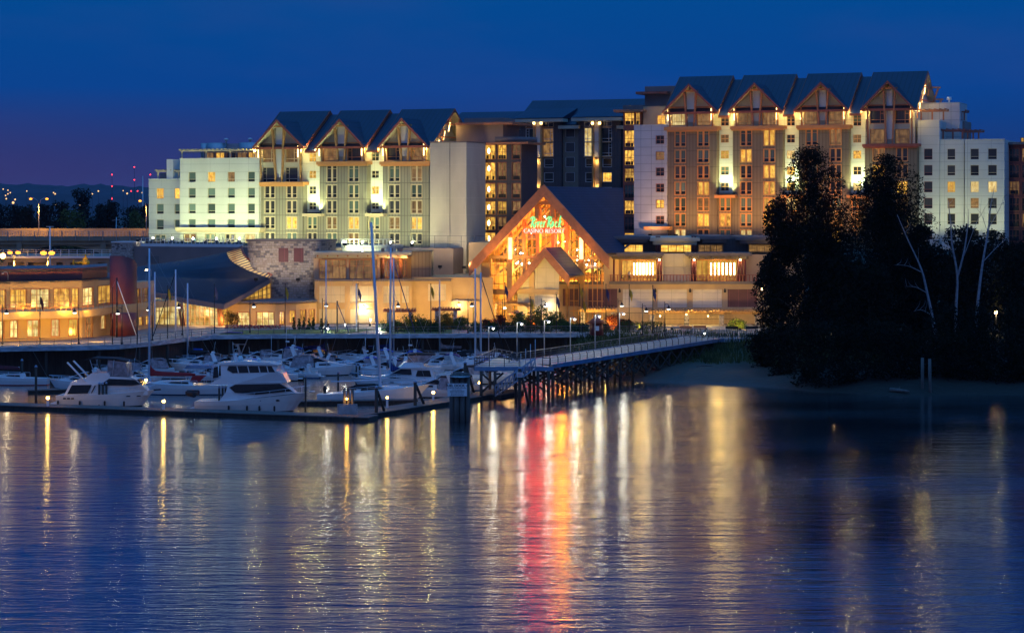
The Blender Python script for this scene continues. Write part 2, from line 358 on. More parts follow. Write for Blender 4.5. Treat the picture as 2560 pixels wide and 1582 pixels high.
# shoreline and river bank (a height field)
def ys(x):
    pts=[(-400,326),(4,326),(8,312),(11,296),(14,291),(22,288),(33,283),(42,274),(50,269),(60,271),(80,268),(130,262),(400,240)]
    for (a,ya),(c,yc) in zip(pts,pts[1:]):
        if x<=c:
            t=max(0,min(1,(x-a)/(c-a))); t=t*t*(3-2*t); return ya+(yc-ya)*t
    return pts[-1][1]
def hz(x,y):
    d=y-ys(x)
    if x<5: return -1.5+max(0,min(1,(d)/8))*5.9
    if d<0: return max(-2,d*.25)
    wob=math.sin(x*.31+y*.17)*.25+math.sin(x*.83-y*.41)*.12
    prof=[(0,0),(3,.7),(14,1.5),(24,2.6),(34,4.0),(42,4.44),(9999,4.44)] if x<40 else [(0,0),(4,1.1),(14,3.0),(26,4.2),(42,4.44),(9999,4.44)]
    for (a,za),(c,zc) in zip(prof,prof[1:]):
        if d<=c: return za+(zc-za)*(d-a)/(c-a)+(wob*min(1,d/6)*(1 if d<34 else 0))
    return 4.44
xs=[-400,-200,-120]+[x*1.5-90 for x in range(0,190)]+[210,260,400]; yy=[236+i*1.6 for i in range(0,84)]+[374,380,420]
vs=[(x,y,hz(x,y)) for y in yy for x in xs]; nx=len(xs)
fs=[(j*nx+i,j*nx+i+1,(j+1)*nx+i+1,(j+1)*nx+i) for j in range(len(yy)-1) for i in range(nx-1)]
gm=mat('bank_soil',(.12,.10,.08),.95); t,N_,L_,bb=nodes(gm)
g=N_.new('ShaderNodeNewGeometry'); sp=N_.new('ShaderNodeSeparateXYZ'); L_.new(g.outputs['Position'],sp.inputs[0])
nz=N_.new('ShaderNodeTexNoise'); nz.inputs['Scale'].default_value=.9; nz.inputs['Detail'].default_value=8
L_.new(g.outputs['Position'],nz.inputs[0])
q=mathn(N_,L_,'ADD',sp.outputs[2],mathn(N_,L_,'MULTIPLY',nz.outputs[0],1.2))
cr=N_.new('ShaderNodeValToRGB'); cr.color_ramp.elements[0].position=.0; cr.color_ramp.elements[0].color=(.07,.055,.045,1)
cr.color_ramp.elements[1].position=1; cr.color_ramp.elements[1].color=(.045,.06,.022,1)
for p,c in ((.12,(.10,.085,.075,1)),(.22,(.085,.068,.055,1)),(.40,(.085,.07,.052,1)),(.48,(.06,.075,.03,1))):
    e=cr.color_ramp.elements.new(p); e.color=c
L_.new(mathn(N_,L_,'DIVIDE',q,5.5),cr.inputs[0])
mk=N_.new('ShaderNodeMapRange'); mk.inputs[1].default_value=30; mk.inputs[2].default_value=42; L_.new(sp.outputs[0],mk.inputs[0])
mw=N_.new('ShaderNodeMixRGB'); L_.new(mk.outputs[0],mw.inputs[0]); L_.new(cr.outputs[0],mw.inputs[1]); mw.inputs[2].default_value=(.022,.022,.016,1); L_.new(mw.outputs[0],bb.inputs['Base Color'])
bp=N_.new('ShaderNodeBump'); bp.inputs['Strength'].default_value=.7; bp.inputs['Distance'].default_value=.25; L_.new(nz.outputs[0],bp.inputs['Height']); L_.new(bp.outputs[0],bb.inputs['Normal'])
b=MB(); b.smooth=True; b.add(vs,fs); tag(b.build('river_bank',gm),kind='structure')
gfar=vary(mat('far_ground',(.05,.05,.035),.95),.3,.02)
b=MB(); b.add([(-9000,420,4.43),(9000,420,4.43),(9000,14000,4.43),(-9000,14000,4.43)],[(0,1,2,3)])
b.add([(400,236,4.43),(9000,236,4.43),(9000,420,4.43),(400,420,4.43)],[(0,1,2,3)])
b.add([(-9000,330,4.43),(-400,330,4.43),(-400,420,4.43),(-9000,420,4.43)],[(0,1,2,3)])
tag(b.build('ground',gfar),kind='structure')

# far hills
def hill(name, D, prof, m, depth=900):
    b=MB(); b.smooth=True; n=len(prof); vs=[]
    for k,(dy,s_) in enumerate(((-depth,0),(-depth*.6,.35),(-depth*.25,.75),(0,1.0),(depth,0))):
        for px,py in prof:
            base=at(px,py,D); j=(math.sin(px*.05+k)*.02+1)
            vs.append((base.x,D+dy,max(0,(base.z)*s_*j)))
    fs=[(k*n+i,k*n+i+1,(k+1)*n+i+1,(k+1)*n+i) for k in range(4) for i in range(n-1)]
    b.add(vs,fs); return tag(b.build(name,m),kind='structure')
hm=vary(mat('hill_forest',(.05,.045,.06),.95),.3,.004)
random.seed(3)
def prof(pts,step=14,j=2.5):
    o=[]; x=pts[0][0]
    while x<=pts[-1][0]:
        for (a,ya),(c,yc) in zip(pts,pts[1:]):
            if a<=x<=c: y=ya+(yc-ya)*(x-a)/(c-a); break
        o.append((x,y+random.uniform(-j,j))); x+=step
    return o
hill('far_hills',6500,prof([(-700,455),(-200,452),(60,459),(160,464),(260,461),(340,468),(420,472),(900,478),(1800,480),(3400,476)]),hm,1500)
hill('near_hills',4200,prof([(-700,478),(0,480),(120,484),(230,488),(330,479),(420,482),(900,490),(3400,486)],10,1.5),hm,900)

# haze: the humid air that lets the far hills sink into the sky
hzm=bpy.data.materials.new('haze_air'); hzm.use_nodes=True
for n in list(hzm.node_tree.nodes):
    if n.type!='OUTPUT_MATERIAL': hzm.node_tree.nodes.remove(n)
pv=hzm.node_tree.nodes.new('ShaderNodeVolumePrincipled'); pv.inputs['Density'].default_value=.000025
pv.inputs['Color'].default_value=(.75,.72,.9,1); hzm.node_tree.links.new(pv.outputs[0],[n for n in hzm.node_tree.nodes if n.type=='OUTPUT_MATERIAL'][0].inputs['Volume'])
def build_haze():
    b=MB(); b.box(-9500,9500,-320,14500,-4,150); tag(b.build('haze',hzm),kind='stuff')
# ------------------------------------------------------------------ hotel wings
HOT_Z=13.0     # hotel floor above the podium ground (local z of the terrace)
def window(P,F,x0,x1,z0,z1,y,style,fm,pm,rev=.28,trim=.13,label=None):
    b=MB(); yp=y+rev-.06
    if trim:  # proud surround
        t=trim; b.box(x0-t,x0,y-.05,y+.10,z0-t,z1+t); b.box(x1,x1+t,y-.05,y+.10,z0-t,z1+t)
        b.box(x0,x1,y-.05,y+.10,z1,z1+t); b.box(x0,x1,y-.06,y+.10,z0-t,z0)
    w=.06; f0,f1=yp-.07,yp+.03
    b.box(x0,x0+w,f0,f1,z0,z1); b.box(x1-w,x1,f0,f1,z0,z1); b.box(x0+w,x1-w,f0,f1,z1-w,z1); b.box(x0+w,x1-w,f0,f1,z0,z0+w)
    H=z1-z0; Wd=x1-x0; g0,g1=f0+.01,f1-.01; c=(x0+x1)/2
    if style=='sq': b.box(x0+w,x1-w,g0,g1,z0+.27*H-.03,z0+.27*H+.03)
    elif style=='pair':
        b.box(c-.17,c+.17,f0-.06,g1,z0+w,z1-w)
        for a,e in ((x0+w,c-.17),(c+.17,x1-w)): b.box(a,e,g0,g1,z0+.3*H-.035,z0+.3*H+.035)
    elif style=='pair_t':
        b.box(c-.17,c+.17,f0-.06,g1,z0+w,z1-w)
        for a,e in ((x0+w,c-.17),(c+.17,x1-w)):
            for q in (.22,.8): b.box(a,e,g0,g1,z0+q*H-.035,z0+q*H+.035)
    elif style=='cross':
        b.box(c-.045,c+.045,g0,g1,z0+w,z1-w)
        b.box(x0+w,c-.045,g0,g1,(z0+z1)/2-.045,(z0+z1)/2+.045); b.box(c+.045,x1-w,g0,g1,(z0+z1)/2-.045,(z0+z1)/2+.045)
    elif style=='tall':
        b.box(c-.045,c+.045,g0,g1,z0+w,z1-w)
        for q in (.25,.5,.75):
            b.box(x0+w,c-.045,g0,g1,z0+q*H-.04,z0+q*H+.04); b.box(c+.045,x1-w,g0,g1,z0+q*H-.04,z0+q*H+.04)
    elif style[:3]=='big':   # wide light + ladder of small lights
        s=1 if style=='big_r' else -1
        xm=c+s*Wd*.2; b.box(xm-.04,xm+.04,g0,g1,z0+w,z1-w); b.box(x0+w,xm-.04,g0,g1,z0+.2*H,z0+.2*H+.09); b.box(xm+.04,x1-w,g0,g1,z0+.2*H,z0+.2*H+.09)
        a,e=(xm+.04,x1-w) if s>0 else (x0+w,xm-.04)
        for q in (.6,.8): b.box(a,e,g0,g1,z0+q*H-.03,z0+q*H+.03)
    elif style[0]=='g':   # plain grid  gCxR
        nc,nr=[int(k) for k in style[1:].split('x')]
        for i in range(1,nc):
            xx=x0+Wd*i/nc; b.box(xx-.05,xx+.05,g0,g1,z0+w,z1-w)
        for j in range(1,nr):
            zz=z0+H*j/nr
            for i in range(nc):
                b.box(x0+Wd*i/nc+(.05 if i else w),x0+Wd*(i+1)/nc-(.05 if i<nc-1 else w),g0,g1,zz-.04,zz+.04)
    o=b.build('window',fm,P)
    if label: o['label']=label
    p=MB(); p.add([(x0+.02,yp,z0+.02),(x1-.02,yp,z0+.02),(x1-.02,yp,z1-.02),(x0+.02,yp,z1-.02)],[(0,1,2,3)])
    p.build('pane',pm,o)
    return o
LAMPC=[0]
def gable_bay(P,F,pl,pr,pc,py_eave,py_peak,zmid,glz,fm,timber,panes,zlow,posts,warmW,extra=None):
    """timber gable with glazed corner lights. pl,pr eave px; pc peak px; zmid = floor beam top; zlow = low end of glazing"""
    uL,uR,uC=F.u(pl,-1.6),F.u(pr,-1.6),F.u(pc,-1.6); zE=F.z(pc,py_eave,-1.6); zP=F.z(pc,py_peak,-1.6)
    k=(ZR-ZE_)/10.4; nP=-.4+(zP-ZE_)/k; nE=min(nP-.5,max(-.4,-.4+(zE-ZE_)/k))
    b=MB()
    for (a,c) in ((uL,uC),(uR,uC)):
        vs=[(a,-1.6,zE),(c,-1.6,zP),(c,nP+.3,zP),(a,nE+.6,zE)]; dn=.22
        vs2=[(x,y,z-dn) for x,y,z in vs]
        o=[0,1,2,3] if a>c else [3,2,1,0]
        b.add(vs,[tuple(o)]); b.mi=1; b.add(vs2,[tuple(o[::-1])]); b.mi=0
    rf=b.build('gable_roof',[M['roof'],M['soffit']],P)
    b=MB(); dz=.42
    b.bar((uL-.1,-1.68,zE-.2),(uC,-1.68,zP-.12),.16,dz,up=(0,1,0)) if False else None
    for a in (uL,uR):
        s=-1 if a==uL else 1
        b.add([(a+s*.12,-1.72,zE-.1),(uC,-1.72,zP+.12),(uC,-1.72,zP-.42),(a+s*.12-s*.0,-1.72,zE-.62),
               (a+s*.12,-1.58,zE-.1),(uC,-1.58,zP+.12),(uC,-1.58,zP-.42),(a+s*.12,-1.58,zE-.62)],
              [(0,1,2,3),(7,6,5,4),(0,4,5,1),(3,2,6,7),(0,3,7,4)])
    b.build('bargeboard',M['timber_r'],rf)
    # gable wall behind
    yw=.5
    xg0,xg1=glz[0][0]-.35,glz[-1][1]+.35
    b=MB(); hol=[(g[0],g[1],g[2],g[3]) for g in glz]
    zt=max(g[3] for g in glz)+.45
    b.wall(xg0,xg1,zlow,zt,yw,hol,.2); fwm=M['soffit']
    sl=(zP-zE)/(uC-uL); 
    b.add([(xg0,yw,zt),(xg1,yw,zt),(xg1,yw,max(zt,zP-(xg1-uC)*sl-.5)),(uC,yw,zP-.5),(xg0,yw,max(zt,zP-(uC-xg0)*sl-.5))],[(0,1,2,3,4)])
    b.build('gable_wall',fwm,P)
    b=MB(); c0,c1=posts[1][0],posts[2][0]
    b.box((glz[0][1]+.45),(glz[-1][0]-.45),.18,.46,zlow+.9,zP-1.3); b.build('centre_panel',M['white_trim'],P)
    b=MB(); b.box(xg0-.1,xg1+.1,.2,.48,zt-.32,zt-.04)
    for i,(xb,xt,zb,ztp) in enumerate(posts):
        b.bar((xb,-.35 if i in(1,2) else -.1,zb),(xt,-.75 if i in (1,2) else -.5,ztp),.28,.30,up=(0,1,0))
        b.bar((xb+.0,-.02,zb+.2),(xt,-.1,ztp-.3),.16,.2,up=(0,1,0))
    b.bar((posts[1][1]-.5,-.75,zP-1.25),(posts[2][1]+.5,-.75,zP-1.25),.25,.3)
    b.build('gable_post',timber,P)
    styles=['big_r','big']*4
    for i,g in enumerate(glz):
        window(P,F,g[0],g[1],g[2],g[3],yw,'big_r' if i%2==0 else 'big_l',fm,panes[i%len(panes)],.2,.08)
    # warm lamps at both corner posts
    if warmW:
        for a,s in ((xg0,-1),(xg1,1)):
            x=a+s*.15
            o=MB(); o.box(x-.07,x+.07,-.42,-.28,zt-2.6,zt-.5); lo=o.build('wall_lamp',M['tube_w'],P)
            point((x+s*.8,-.35,zt-1.3),warmW*3.4,WARMC,.15,P,'warm_light')
def roof_module(P,F,pe0,pe1,pr0,pr1,py_e,py_r,lower=0.0,nm='roof'):
    uE0,uE1=F.u(pe0,-.6),F.u(pe1,-.6); z0=ZE_-lower-.12; zr=ZR-lower
    b=MB(); A=[(uE0,-.6,z0),(uE1,-.6,z0),(uE1,10,zr),(uE0,10,zr)]
    b.add(A,[(0,1,2,3)]); B=[(uE0,20.4,z0),(uE1,20.4,z0)]; b.add([A[3],A[2],B[1],B[0]],[(0,1,2,3)])
    b.mi=1; d=.35
    b.add([(x,y,z-d) for x,y,z in A],[(3,2,1,0)]); b.add([(x,y,z-d) for x,y,z in (A[3],A[2],B[1],B[0])],[(3,2,1,0)])
    b.mi=2
    for x in (uE0,uE1):
        s=.06 if x==uE1 else -.06
        for (p,q) in (((x,-.6,z0),(x,10,zr)),((x,10,zr),(x,20.4,z0))):
            b.add([(x+s,p[1],p[2]+.05),(x+s,q[1],q[2]+.05),(x+s,q[1],q[2]-.5),(x+s,p[1],p[2]-.5)],[(0,1,2,3) if s<0 else (3,2,1,0)])
            b.add([(x,p[1],p[2]+.05),(x,q[1],q[2]+.05),(x+s,q[1],q[2]+.05),(x+s,p[1],p[2]+.05)],[(0,1,2,3)])
    b.box(uE0,uE1,-.72,-.6,z0-.4,z0+.02)
    o=b.build(nm,[M['roof'],M['soffit'],M['timber_r']],P); return o

# ======================= left hotel wing
FL=Frame(875,388,22,4.5); F=FL
LHT=F.thing('hotel_wing','pale left hotel wing with three blue-roofed timber gables and a floodlit white stepped end','hotel')
zp=lambda py: F.z(857,py)
ZE_=F.z(850,365,-.4); ZR=F.z(905,276,10)
ZB=HOT_Z
rows=[(zp(b_),zp(a)) for a,b_ in ((414,454),(463,494),(502,533),(543,572),(583,606))]
rng=random.Random(5)
def bay(F,P,p0,p1,pbt,pbb,cols,rws,fm,wallm,n=0.0,beamm=None,zb=None,lit=.22,sides=True,styles=None,py_ref=None,group=None):
    x0,x1=F.u(p0,n),F.u(p1,n); pc=(p0+p1)/2; zt=F.z(pc,pbb,n); zbt=F.z(pc,pbt,n); zb=ZB if zb is None else zb
    holes=[]; ws=[]
    for (a,c) in cols:
        for k,(z0,z1) in enumerate(rws):
            if z1>zt: continue
            h=(F.u(a,n)+.12,F.u(c,n)-.12,z0,z1); holes.append(h); ws.append((h,k))
    b=MB(); b.wall(x0,x1,zb,zt,n,holes); b.add([(x1,n,zb),(x1,n+9,zb),(x1,n+9,zt),(x1,n,zt)],[(0,1,2,3)]); b.add([(x0,n,zb),(x0,n+9,zb),(x0,n+9,zt),(x0,n,zt)],[(3,2,1,0)])
    b.add([(x0,n,zt),(x1,n,zt),(x1,n+9,zt),(x0,n+9,zt)],[(0,1,2,3)])
    b.build('wall',wallm,P)
    for (h,k) in ws:
        st='pair_t' if (k==0 and h[3]-h[2]>2.6) else 'pair'
        window(P,F,*h,n,st,fm,pick(rng.random(),lit))
    if pbt<pbb:
        b=MB(); b.box(x0-.35,x1+.35,n-.75,n+2.0,zt+.003,zbt); b.box(x0-.2,x1+.2,n-.45,n+.3,zt-.25,zt); b.build('ledge',beamm or M['orange_lit_trim'],P)
    return x0,x1,zt,zbt
fm=M['cream']
b1=bay(F,LHT,647,758,455,463,[(661,688),(715,743)],rows[1:],fm,M['batten'],lit=.1)
b2=bay(F,LHT,799,917,404,412,[(816,843),(870,898)],rows,fm,M['batten'],lit=.1)
rows3=rows[:4]+[(zp(608),zp(583))]
b3=bay(F,LHT,957,1074,404,412,[(972,1000),(1027,1056)],rows3,fm,M['batten'],zb=F.z(1015,628),lit=.1)
# slots
def slot(F,P,p0,p1,ptop,ptopw,rws,pb,wp,fm,bal,low_rows,lowpx,trimm=None,n=1.7,low=True,lampW=6000,wallm=None,balm=None,label=None):
    x0,x1=F.u(p0-3,n),F.u(p1+3,n); pc=(p0+p1)/2; zt=F.z(pc,ptop,n)
    w0,w1=F.u(wp[0],n),F.u(wp[1],n); zb=ZB
    holes=[(w0,w1,F.z(pc,c,n),F.z(pc,a,n)) for a,c in rws]
    b=MB(); zbal=F.z(pc,bal[1],n); b.wall(x0,x1,zbal,zt,n,holes,.25); b.build('wall',wallm or M['panel'],P)
    for k,h in enumerate(holes): window(P,F,*h,n,'tall' if h[3]-h[2]>2.3 else 'cross',fm,pick(rng.random(),.25,.2,.2),.25,0)
    # siding below the slot
    xa,xc=F.u(p0,.4),F.u(p1,.4); lh=[(F.u(lowpx[0],.4)+.1,F.u(lowpx[1],.4)-.1,z0,z1) for z0,z1 in low_rows]
    b=MB(); b.wall(xa,xc,zb,zbal,.4,lh,.25); b.add([(xa,.4,zbal),(xc,.4,zbal),(xc,n+.2,zbal),(xa,n+.2,zbal)],[(0,1,2,3)]); b.build('wall',M['batten'] if P is LHT else M['batten_b'],P)
    for h in lh: window(P,F,*h,.4,'pair',fm,pick(rng.random(),.1,.1,.5),.25)
    # balcony
    y0=-1.5; q0,q1=F.u(bal[2],y0),F.u(bal[3],y0); zt_=F.z(pc,bal[0],y0); zb_=F.z(pc,bal[1],y0)
    b=MB(); b.box(q0,q1,y0,.395,zb_,zb_+.55); bo=b.build('balcony',balm or M['cream'],P)
    b=MB()
    for xx in (q0+.1,q1-.1):
        b.tube([(xx,y0+.1,zb_+.5),(xx,y0+.1,zt_)],.04); 
    b.tube([(q0+.1,y0+.1,zt_),(q1-.1,y0+.1,zt_)],.05); b.tube([(q0+.1,y0+.1,zt_),(q0+.1,.3,zt_)],.05); b.tube([(q1-.1,y0+.1,zt_),(q1-.1,.3,zt_)],.05)
    b.box(q0+.5,q1-.5,y0+.3,-.2,zb_+.55,zb_+.8); b.build('balcony_rail',M['darkmetal'],bo)
    if lampW:
        for s in (.27,.73):
            xl=q0+(q1-q0)*s; l=spot((xl,y0+.55,zb_+.95),(q0+(q1-q0)*(.5+(s-.5)*.7),n,zb_+6.0),lampW,METAL_H,95,.7,.2,P)
lowr=[rows[3],rows[4]]
slot(F,LHT,758,799,364,None,[(366,404),(427,446),(466,485),(506,524)],603,(773,790),fm,(526,541,755,802),lowr,(768,793),lampW=1500)
slot(F,LHT,917,957,363,None,[(365,402),(427,445),(466,485),(506,523)],603,(929,947),fm,(526,541,912,958),lowr,(923,949),lampW=1500)
# gables
def glaz(F,cols,ys_,n=.5):
    out=[]
    for a,c in ys_:
        for (p,q) in cols: pass
    for (p,q) in cols:
        for a,c in ys_: out.append((F.u(p,n),F.u(q,n),F.z(p,c,n),F.z(p,a,n)))
    return out
def postset(F,o0,i0,i1,o1,ytop,ymid,ybot,n=-.4):
    zb=F.z(i0,ybot,n); zt=F.z(i0,ytop,n); zm=F.z(i0,ymid,n)
    return [(F.u(o0,n),F.u(o0-2,n),zb,zm),(F.u(i0+3,n),F.u(i0-4,n),zb,zt),(F.u(i1-3,n),F.u(i1+4,n),zb,zt),(F.u(o1,n),F.u(o1+2,n),zb,zm)]
P=LHT
gable_bay(P,F,633,757,692,365,300,None,glaz(F,[(657,687)],[(366,406),(419,455)])+glaz(F,[(714,744)],[(366,406),(419,455)]),M['cream'],M['timber_y'],[M['lit_dim'],M['dark'],M['lit_dim'],M['dark']],F.z(692,456,.5),postset(F,651,686,707,749,322,362,454),90)
gable_bay(P,F,788,909,848.6,365,298,None,glaz(F,[(809,841)],[(362,402)])+glaz(F,[(869,903)],[(362,402)]),M['orange_lit_trim'],M['timber_y'],[M['lit_dim'],M['dark']],F.z(848,404,.5),postset(F,805,842,863,908,319,360,404),120)
gable_bay(P,F,944,1070,1004,365,296,None,glaz(F,[(968,999)],[(361,401)])+glaz(F,[(1027,1058)],[(361,401)]),M['orange_lit_trim'],M['timber_y'],[M['dark'],M['lit_dim']],F.z(1004,403,.5),postset(F,962,1000,1021,1063,318,360,403),130)
for pe0,pe1 in ((634,761),(789,914),(945,1079)): roof_module(P,F,pe0,pe1,0,0,0,0)
for pe0,pe1 in ((762.5,787.5),(915.5,943.5)): roof_module(P,F,pe0,pe1,0,0,0,0,.75)
# body behind facades
x0=F.u(647,3); x1=F.u(1074,3)
b=MB(); b.box(x0+.05,x1-.08,2.1,18,ZB,ZE_-.7); 
b.prism([(0,0),(0,0)],0,0) if False else None
b.add([(x1-.4,1,ZE_-.6),(x1-.4,19,ZE_-.6),(x1-.4,10,ZR-.5)],[(0,1,2)])
b.add([(x0+.4,1,ZE_-.6),(x0+.4,19,ZE_-.6),(x0+.4,10,ZR-.5)],[(2,1,0)])
b.build('wall',M['panel'],P)
# exposed right gable end struts with lamps
def end_struts(P,F,pe1,W):
    xe=F.u(pe1,-.6); b=MB()
    for n_,zz in ((1.5,0),(5,0),(8,0),(12,0)):
        k=(ZR-ZE_)/10.4; zt=ZE_+k*(min(n_,20-n_)+.4)-.55
        b.bar((xe-.35,n_,zt-2.6),(xe-.05,n_+.3,zt-.05),.2); 
    b.bar((xe-.1,2.5,ZE_+(ZR-ZE_)*.28-.4),(xe-.1,17.5,ZE_+(ZR-ZE_)*.28-.4),.25)
    b.bar((xe-.1,6.5,ZE_+(ZR-ZE_)*.63-.4),(xe-.1,13.5,ZE_+(ZR-ZE_)*.63-.4),.25)
    b.build('gable_strut',M['timber'],P)
    b=MB()
    for n_ in (2.6,5.2,7.6):
        k=(ZR-ZE_)/10.4; zt=ZE_+k*(n_+.4)-.9
        b.bar((xe-.22,n_,zt-1.8),(xe-.12,n_+.5,zt-.2),.12)
    b.build('wall_lamp',M['tube_w'],P)
    point((xe+.5,3.5,ZE_+.8),W,WARMC,.2,P); point((xe+.5,7.5,ZE_+3.2),W,WARMC,.2,P)
end_struts(P,F,1079,120)
# white stepped end blocks
def sqblock(F,P,p0,p1,ptop,cols,rws,n,fm,wallm,zb,back=14,lit=.15,pxr=None,top_cap=True):
    x0,x1=F.u(p0,n),F.u(p1,n); pr_=pxr or (p0+p1)/2; zt=F.z(pr_,ptop,n)
    hs=[(F.u(a,n),F.u(c,n),F.z(pr_,r1,n),F.z(pr_,r0,n)) for a,c in cols for r0,r1 in rws]
    b=MB(); b.wall(x0,x1,zb,zt,n,hs,.3); b.add([(x1,n,zb),(x1,n+back,zb),(x1,n+back,zt),(x1,n,zt)],[(0,1,2,3)]); b.add([(x0,n,zb),(x0,n+back,zb),(x0,n+back,zt),(x0,n,zt)],[(3,2,1,0)])
    b.add([(x0,n,zt),(x1,n,zt),(x1,n+back,zt),(x0,n+back,zt)],[(0,1,2,3)]); b.build('wall',wallm,P)
    b=MB(); b.box(x0-.06,x1+.06,n-.08,n+.3,zt+.003,zt+.14); b.build('coping',M['white_trim'],P)
    return hs,x0,x1,zt
hs,wx0,wx1,wzt=sqblock(F,P,450,647,397,[(471,489),(519,538),(569,587),(619,637)],[(430,455),(470,495),(509,534),(548,569)],-.9,None,M['panel'],ZB)
for i,h in enumerate(hs): window(P,F,*h,-.9,'sq',M['cream'],{4:M['lit'],8:M['lit_dim']}.get(i,M['blind']),.3,0)
hs,vx0,vx1,vzt=sqblock(F,P,372,452,449,[(391,409),(436,449)],[(471,497),(510,535),(549,574)],2.2,None,M['panel'],ZB)
for i,h in enumerate(hs): window(P,F,*h,2.2,'sq',M['cream'],{0:M['lit'],3:M['lit']}.get(i,M['blind']),.3,0)
# ground floor below the canopy of the stepped end
b=MB(); a0,a1=F.u(438,-3.2),F.u(649,-3.2); zc0,zc1=F.z(545,581,-3.2),F.z(545,569,-3.2); b.box(a0,a1,-3.2,-.95,zc0+.25,zc1); b.box(a0+.2,a1-.2,-3.0,-.95,zc0,zc0+.25); b.build('canopy',M['cream'],P)
for a,c,pm in ((462,490,M['lit_dim']),(515,538,M['blind']),(565,587,M['dark']),(615,637,M['lit_pale'])):
    window(P,F,F.u(a,-1.1),F.u(c,-1.1),ZB+.05,zc0-.35,-1.25,'pair',M['cream'],pm,.2,.1)
window(P,F,F.u(389,2),F.u(413,2),ZB+.05,F.z(400,588,2),1.95,'pair',M['cream'],M['blind'],.2,.1)
# roof terrace of the left wing: penthouse, pergola, drums
za=wzt+.15
b=MB(); b.box(F.u(510,3),F.u(646,3),3,12,za-.1,F.z(560,378,3)); ph=b.build('penthouse',M['stucco_p'],P)
for i in range(5):
    p=514+i*27; window(P,F,F.u(p,2.9),F.u(p+21,2.9),za,F.z(560,381,2.9),2.72,'g2x1',M['timber'],[M['lit_dim'],M['lit'],M['dark'],M['lit_dim'],M['lit']][i],.2,.05)
def pergola(P,F,p0,p1,py,n0,n1,za,m=None,posts=4,slat=.9):
    m=m or M['cream']; b=MB(); x0,x1=F.u(p0,n0),F.u(p1,n0); z=F.z((p0+p1)/2,py,n0)
    b.box(x0,x1,n0,n0+.2,z-.25,z); b.box(x0,x1,n1-.2,n1,z-.25,z)
    k=int((x1-x0)/slat)
    for i in range(k+1):
        xx=x0+.1+(x1-x0-.2)*i/k; b.box(xx-.09,xx+.09,n0-.5,n1+.3,z+.003,z+.22)
    for i in range(posts):
        xx=x0+.4+(x1-x0-.8)*i/(posts-1); b.box(xx-.14,xx+.14,n0+.01,n0+.19,za,z-.253)
    return b.build('pergola',m,P)
pergola(P,F,450,641,375,-.3,3.2,za)
pergola(P,F,390,450,427,2.8,6,vzt+.14,posts=3)
b=MB(); b.box(F.u(398,6),F.u(450,6),6.3,12,vzt,F.z(425,433,6)); b.build('penthouse',M['stucco_p'],P)
b=MB(); b.box(F.u(434,5),F.u(450,5),2.4,6,vzt,F.z(440,399,5)); b.build('stair_box',M['white_trim'],P)
b=MB()
for a,c in ((490,508),(508,554),(588,636)):
    xa,xc=F.u(a,7),F.u(c,7); b.lathe([((xc-xa)/2,0),((xc-xa)/2,F.z(560,357,7)-za)],((xa+xc)/2,9,za),20)
b.box(F.u(490,7),F.u(636,7),9,12,za,F.z(560,359,7)); b.build('drum_screen',M['galv'],P)
b=MB()
for p in (556,616): b=MB(); b.lathe([(.15,0),(.15,.7),(.45,.8),(.45,1.1),(.1,1.2)],(F.u(p,7),8.5,F.z(560,358,7)-.2),10); b.build('roof_vent',M['white_trim'],P)
b=MB()
for x_,y_,z_ in [(F.u(450+i*11,-.8),-.75,za) for i in range(18)]: b.tube([(x_,y_,z_),(x_,y_,z_+1.0)],.03,4)
b.tube([(F.u(450,-.8),-.75,za+1.0),(F.u(645,-.8),-.75,za+1.0)],.04,4); b.build('roof_rail',M['rail'],P)
# gable-end stair tower (tall blank concrete wall)
TWT=F.thing('stair_tower','tall blank beige concrete stair tower with fine joint lines beside the left hotel wing','tower')
b=MB(); n=-1.4; x0,x1=F.u(1075,n),F.u(1166,n); zt=F.z(1120,357,n); zb=F.z(1120,693,n); b.box(x0,x1,n,n+9,zb,zt); b.build('wall',M['concrete'],TWT)
b=MB(); b.box(x0-.05,x1+.05,n-.05,n+9.05,zt+.003,zt+.25); b.build('coping',M['slab'],TWT)
b=MB(); b.tube([(x0+(x1-x0)*.55,n-.03,zb),(x0+(x1-x0)*.55,n-.03,zt)],.05,4); b.build('downpipe',M['slab'],TWT)
# roof boxes behind
RB=F.thing('rooftop_box','mauve rooftop plant box with thin red roof slab above the concrete tower','plant room')
n=9; b=MB(); b.box(F.u(1140,n),F.u(1258,n),n,n+8,F.z(1200,360,n),F.z(1200,308,n)); b.box(F.u(1160,n+1),F.u(1258,n+1),n+1,n+7,F.z(1200,308,n),F.z(1200,295,n)); b.build('wall',M['stucco_p'],RB)
b=MB(); b.box(F.u(1138,n-1.5),F.u(1281,n-1.5),n-1.5,n+9,F.z(1200,313,n)+.01,F.z(1200,307,n)); b.build('roof_slab',M['timber'],RB)

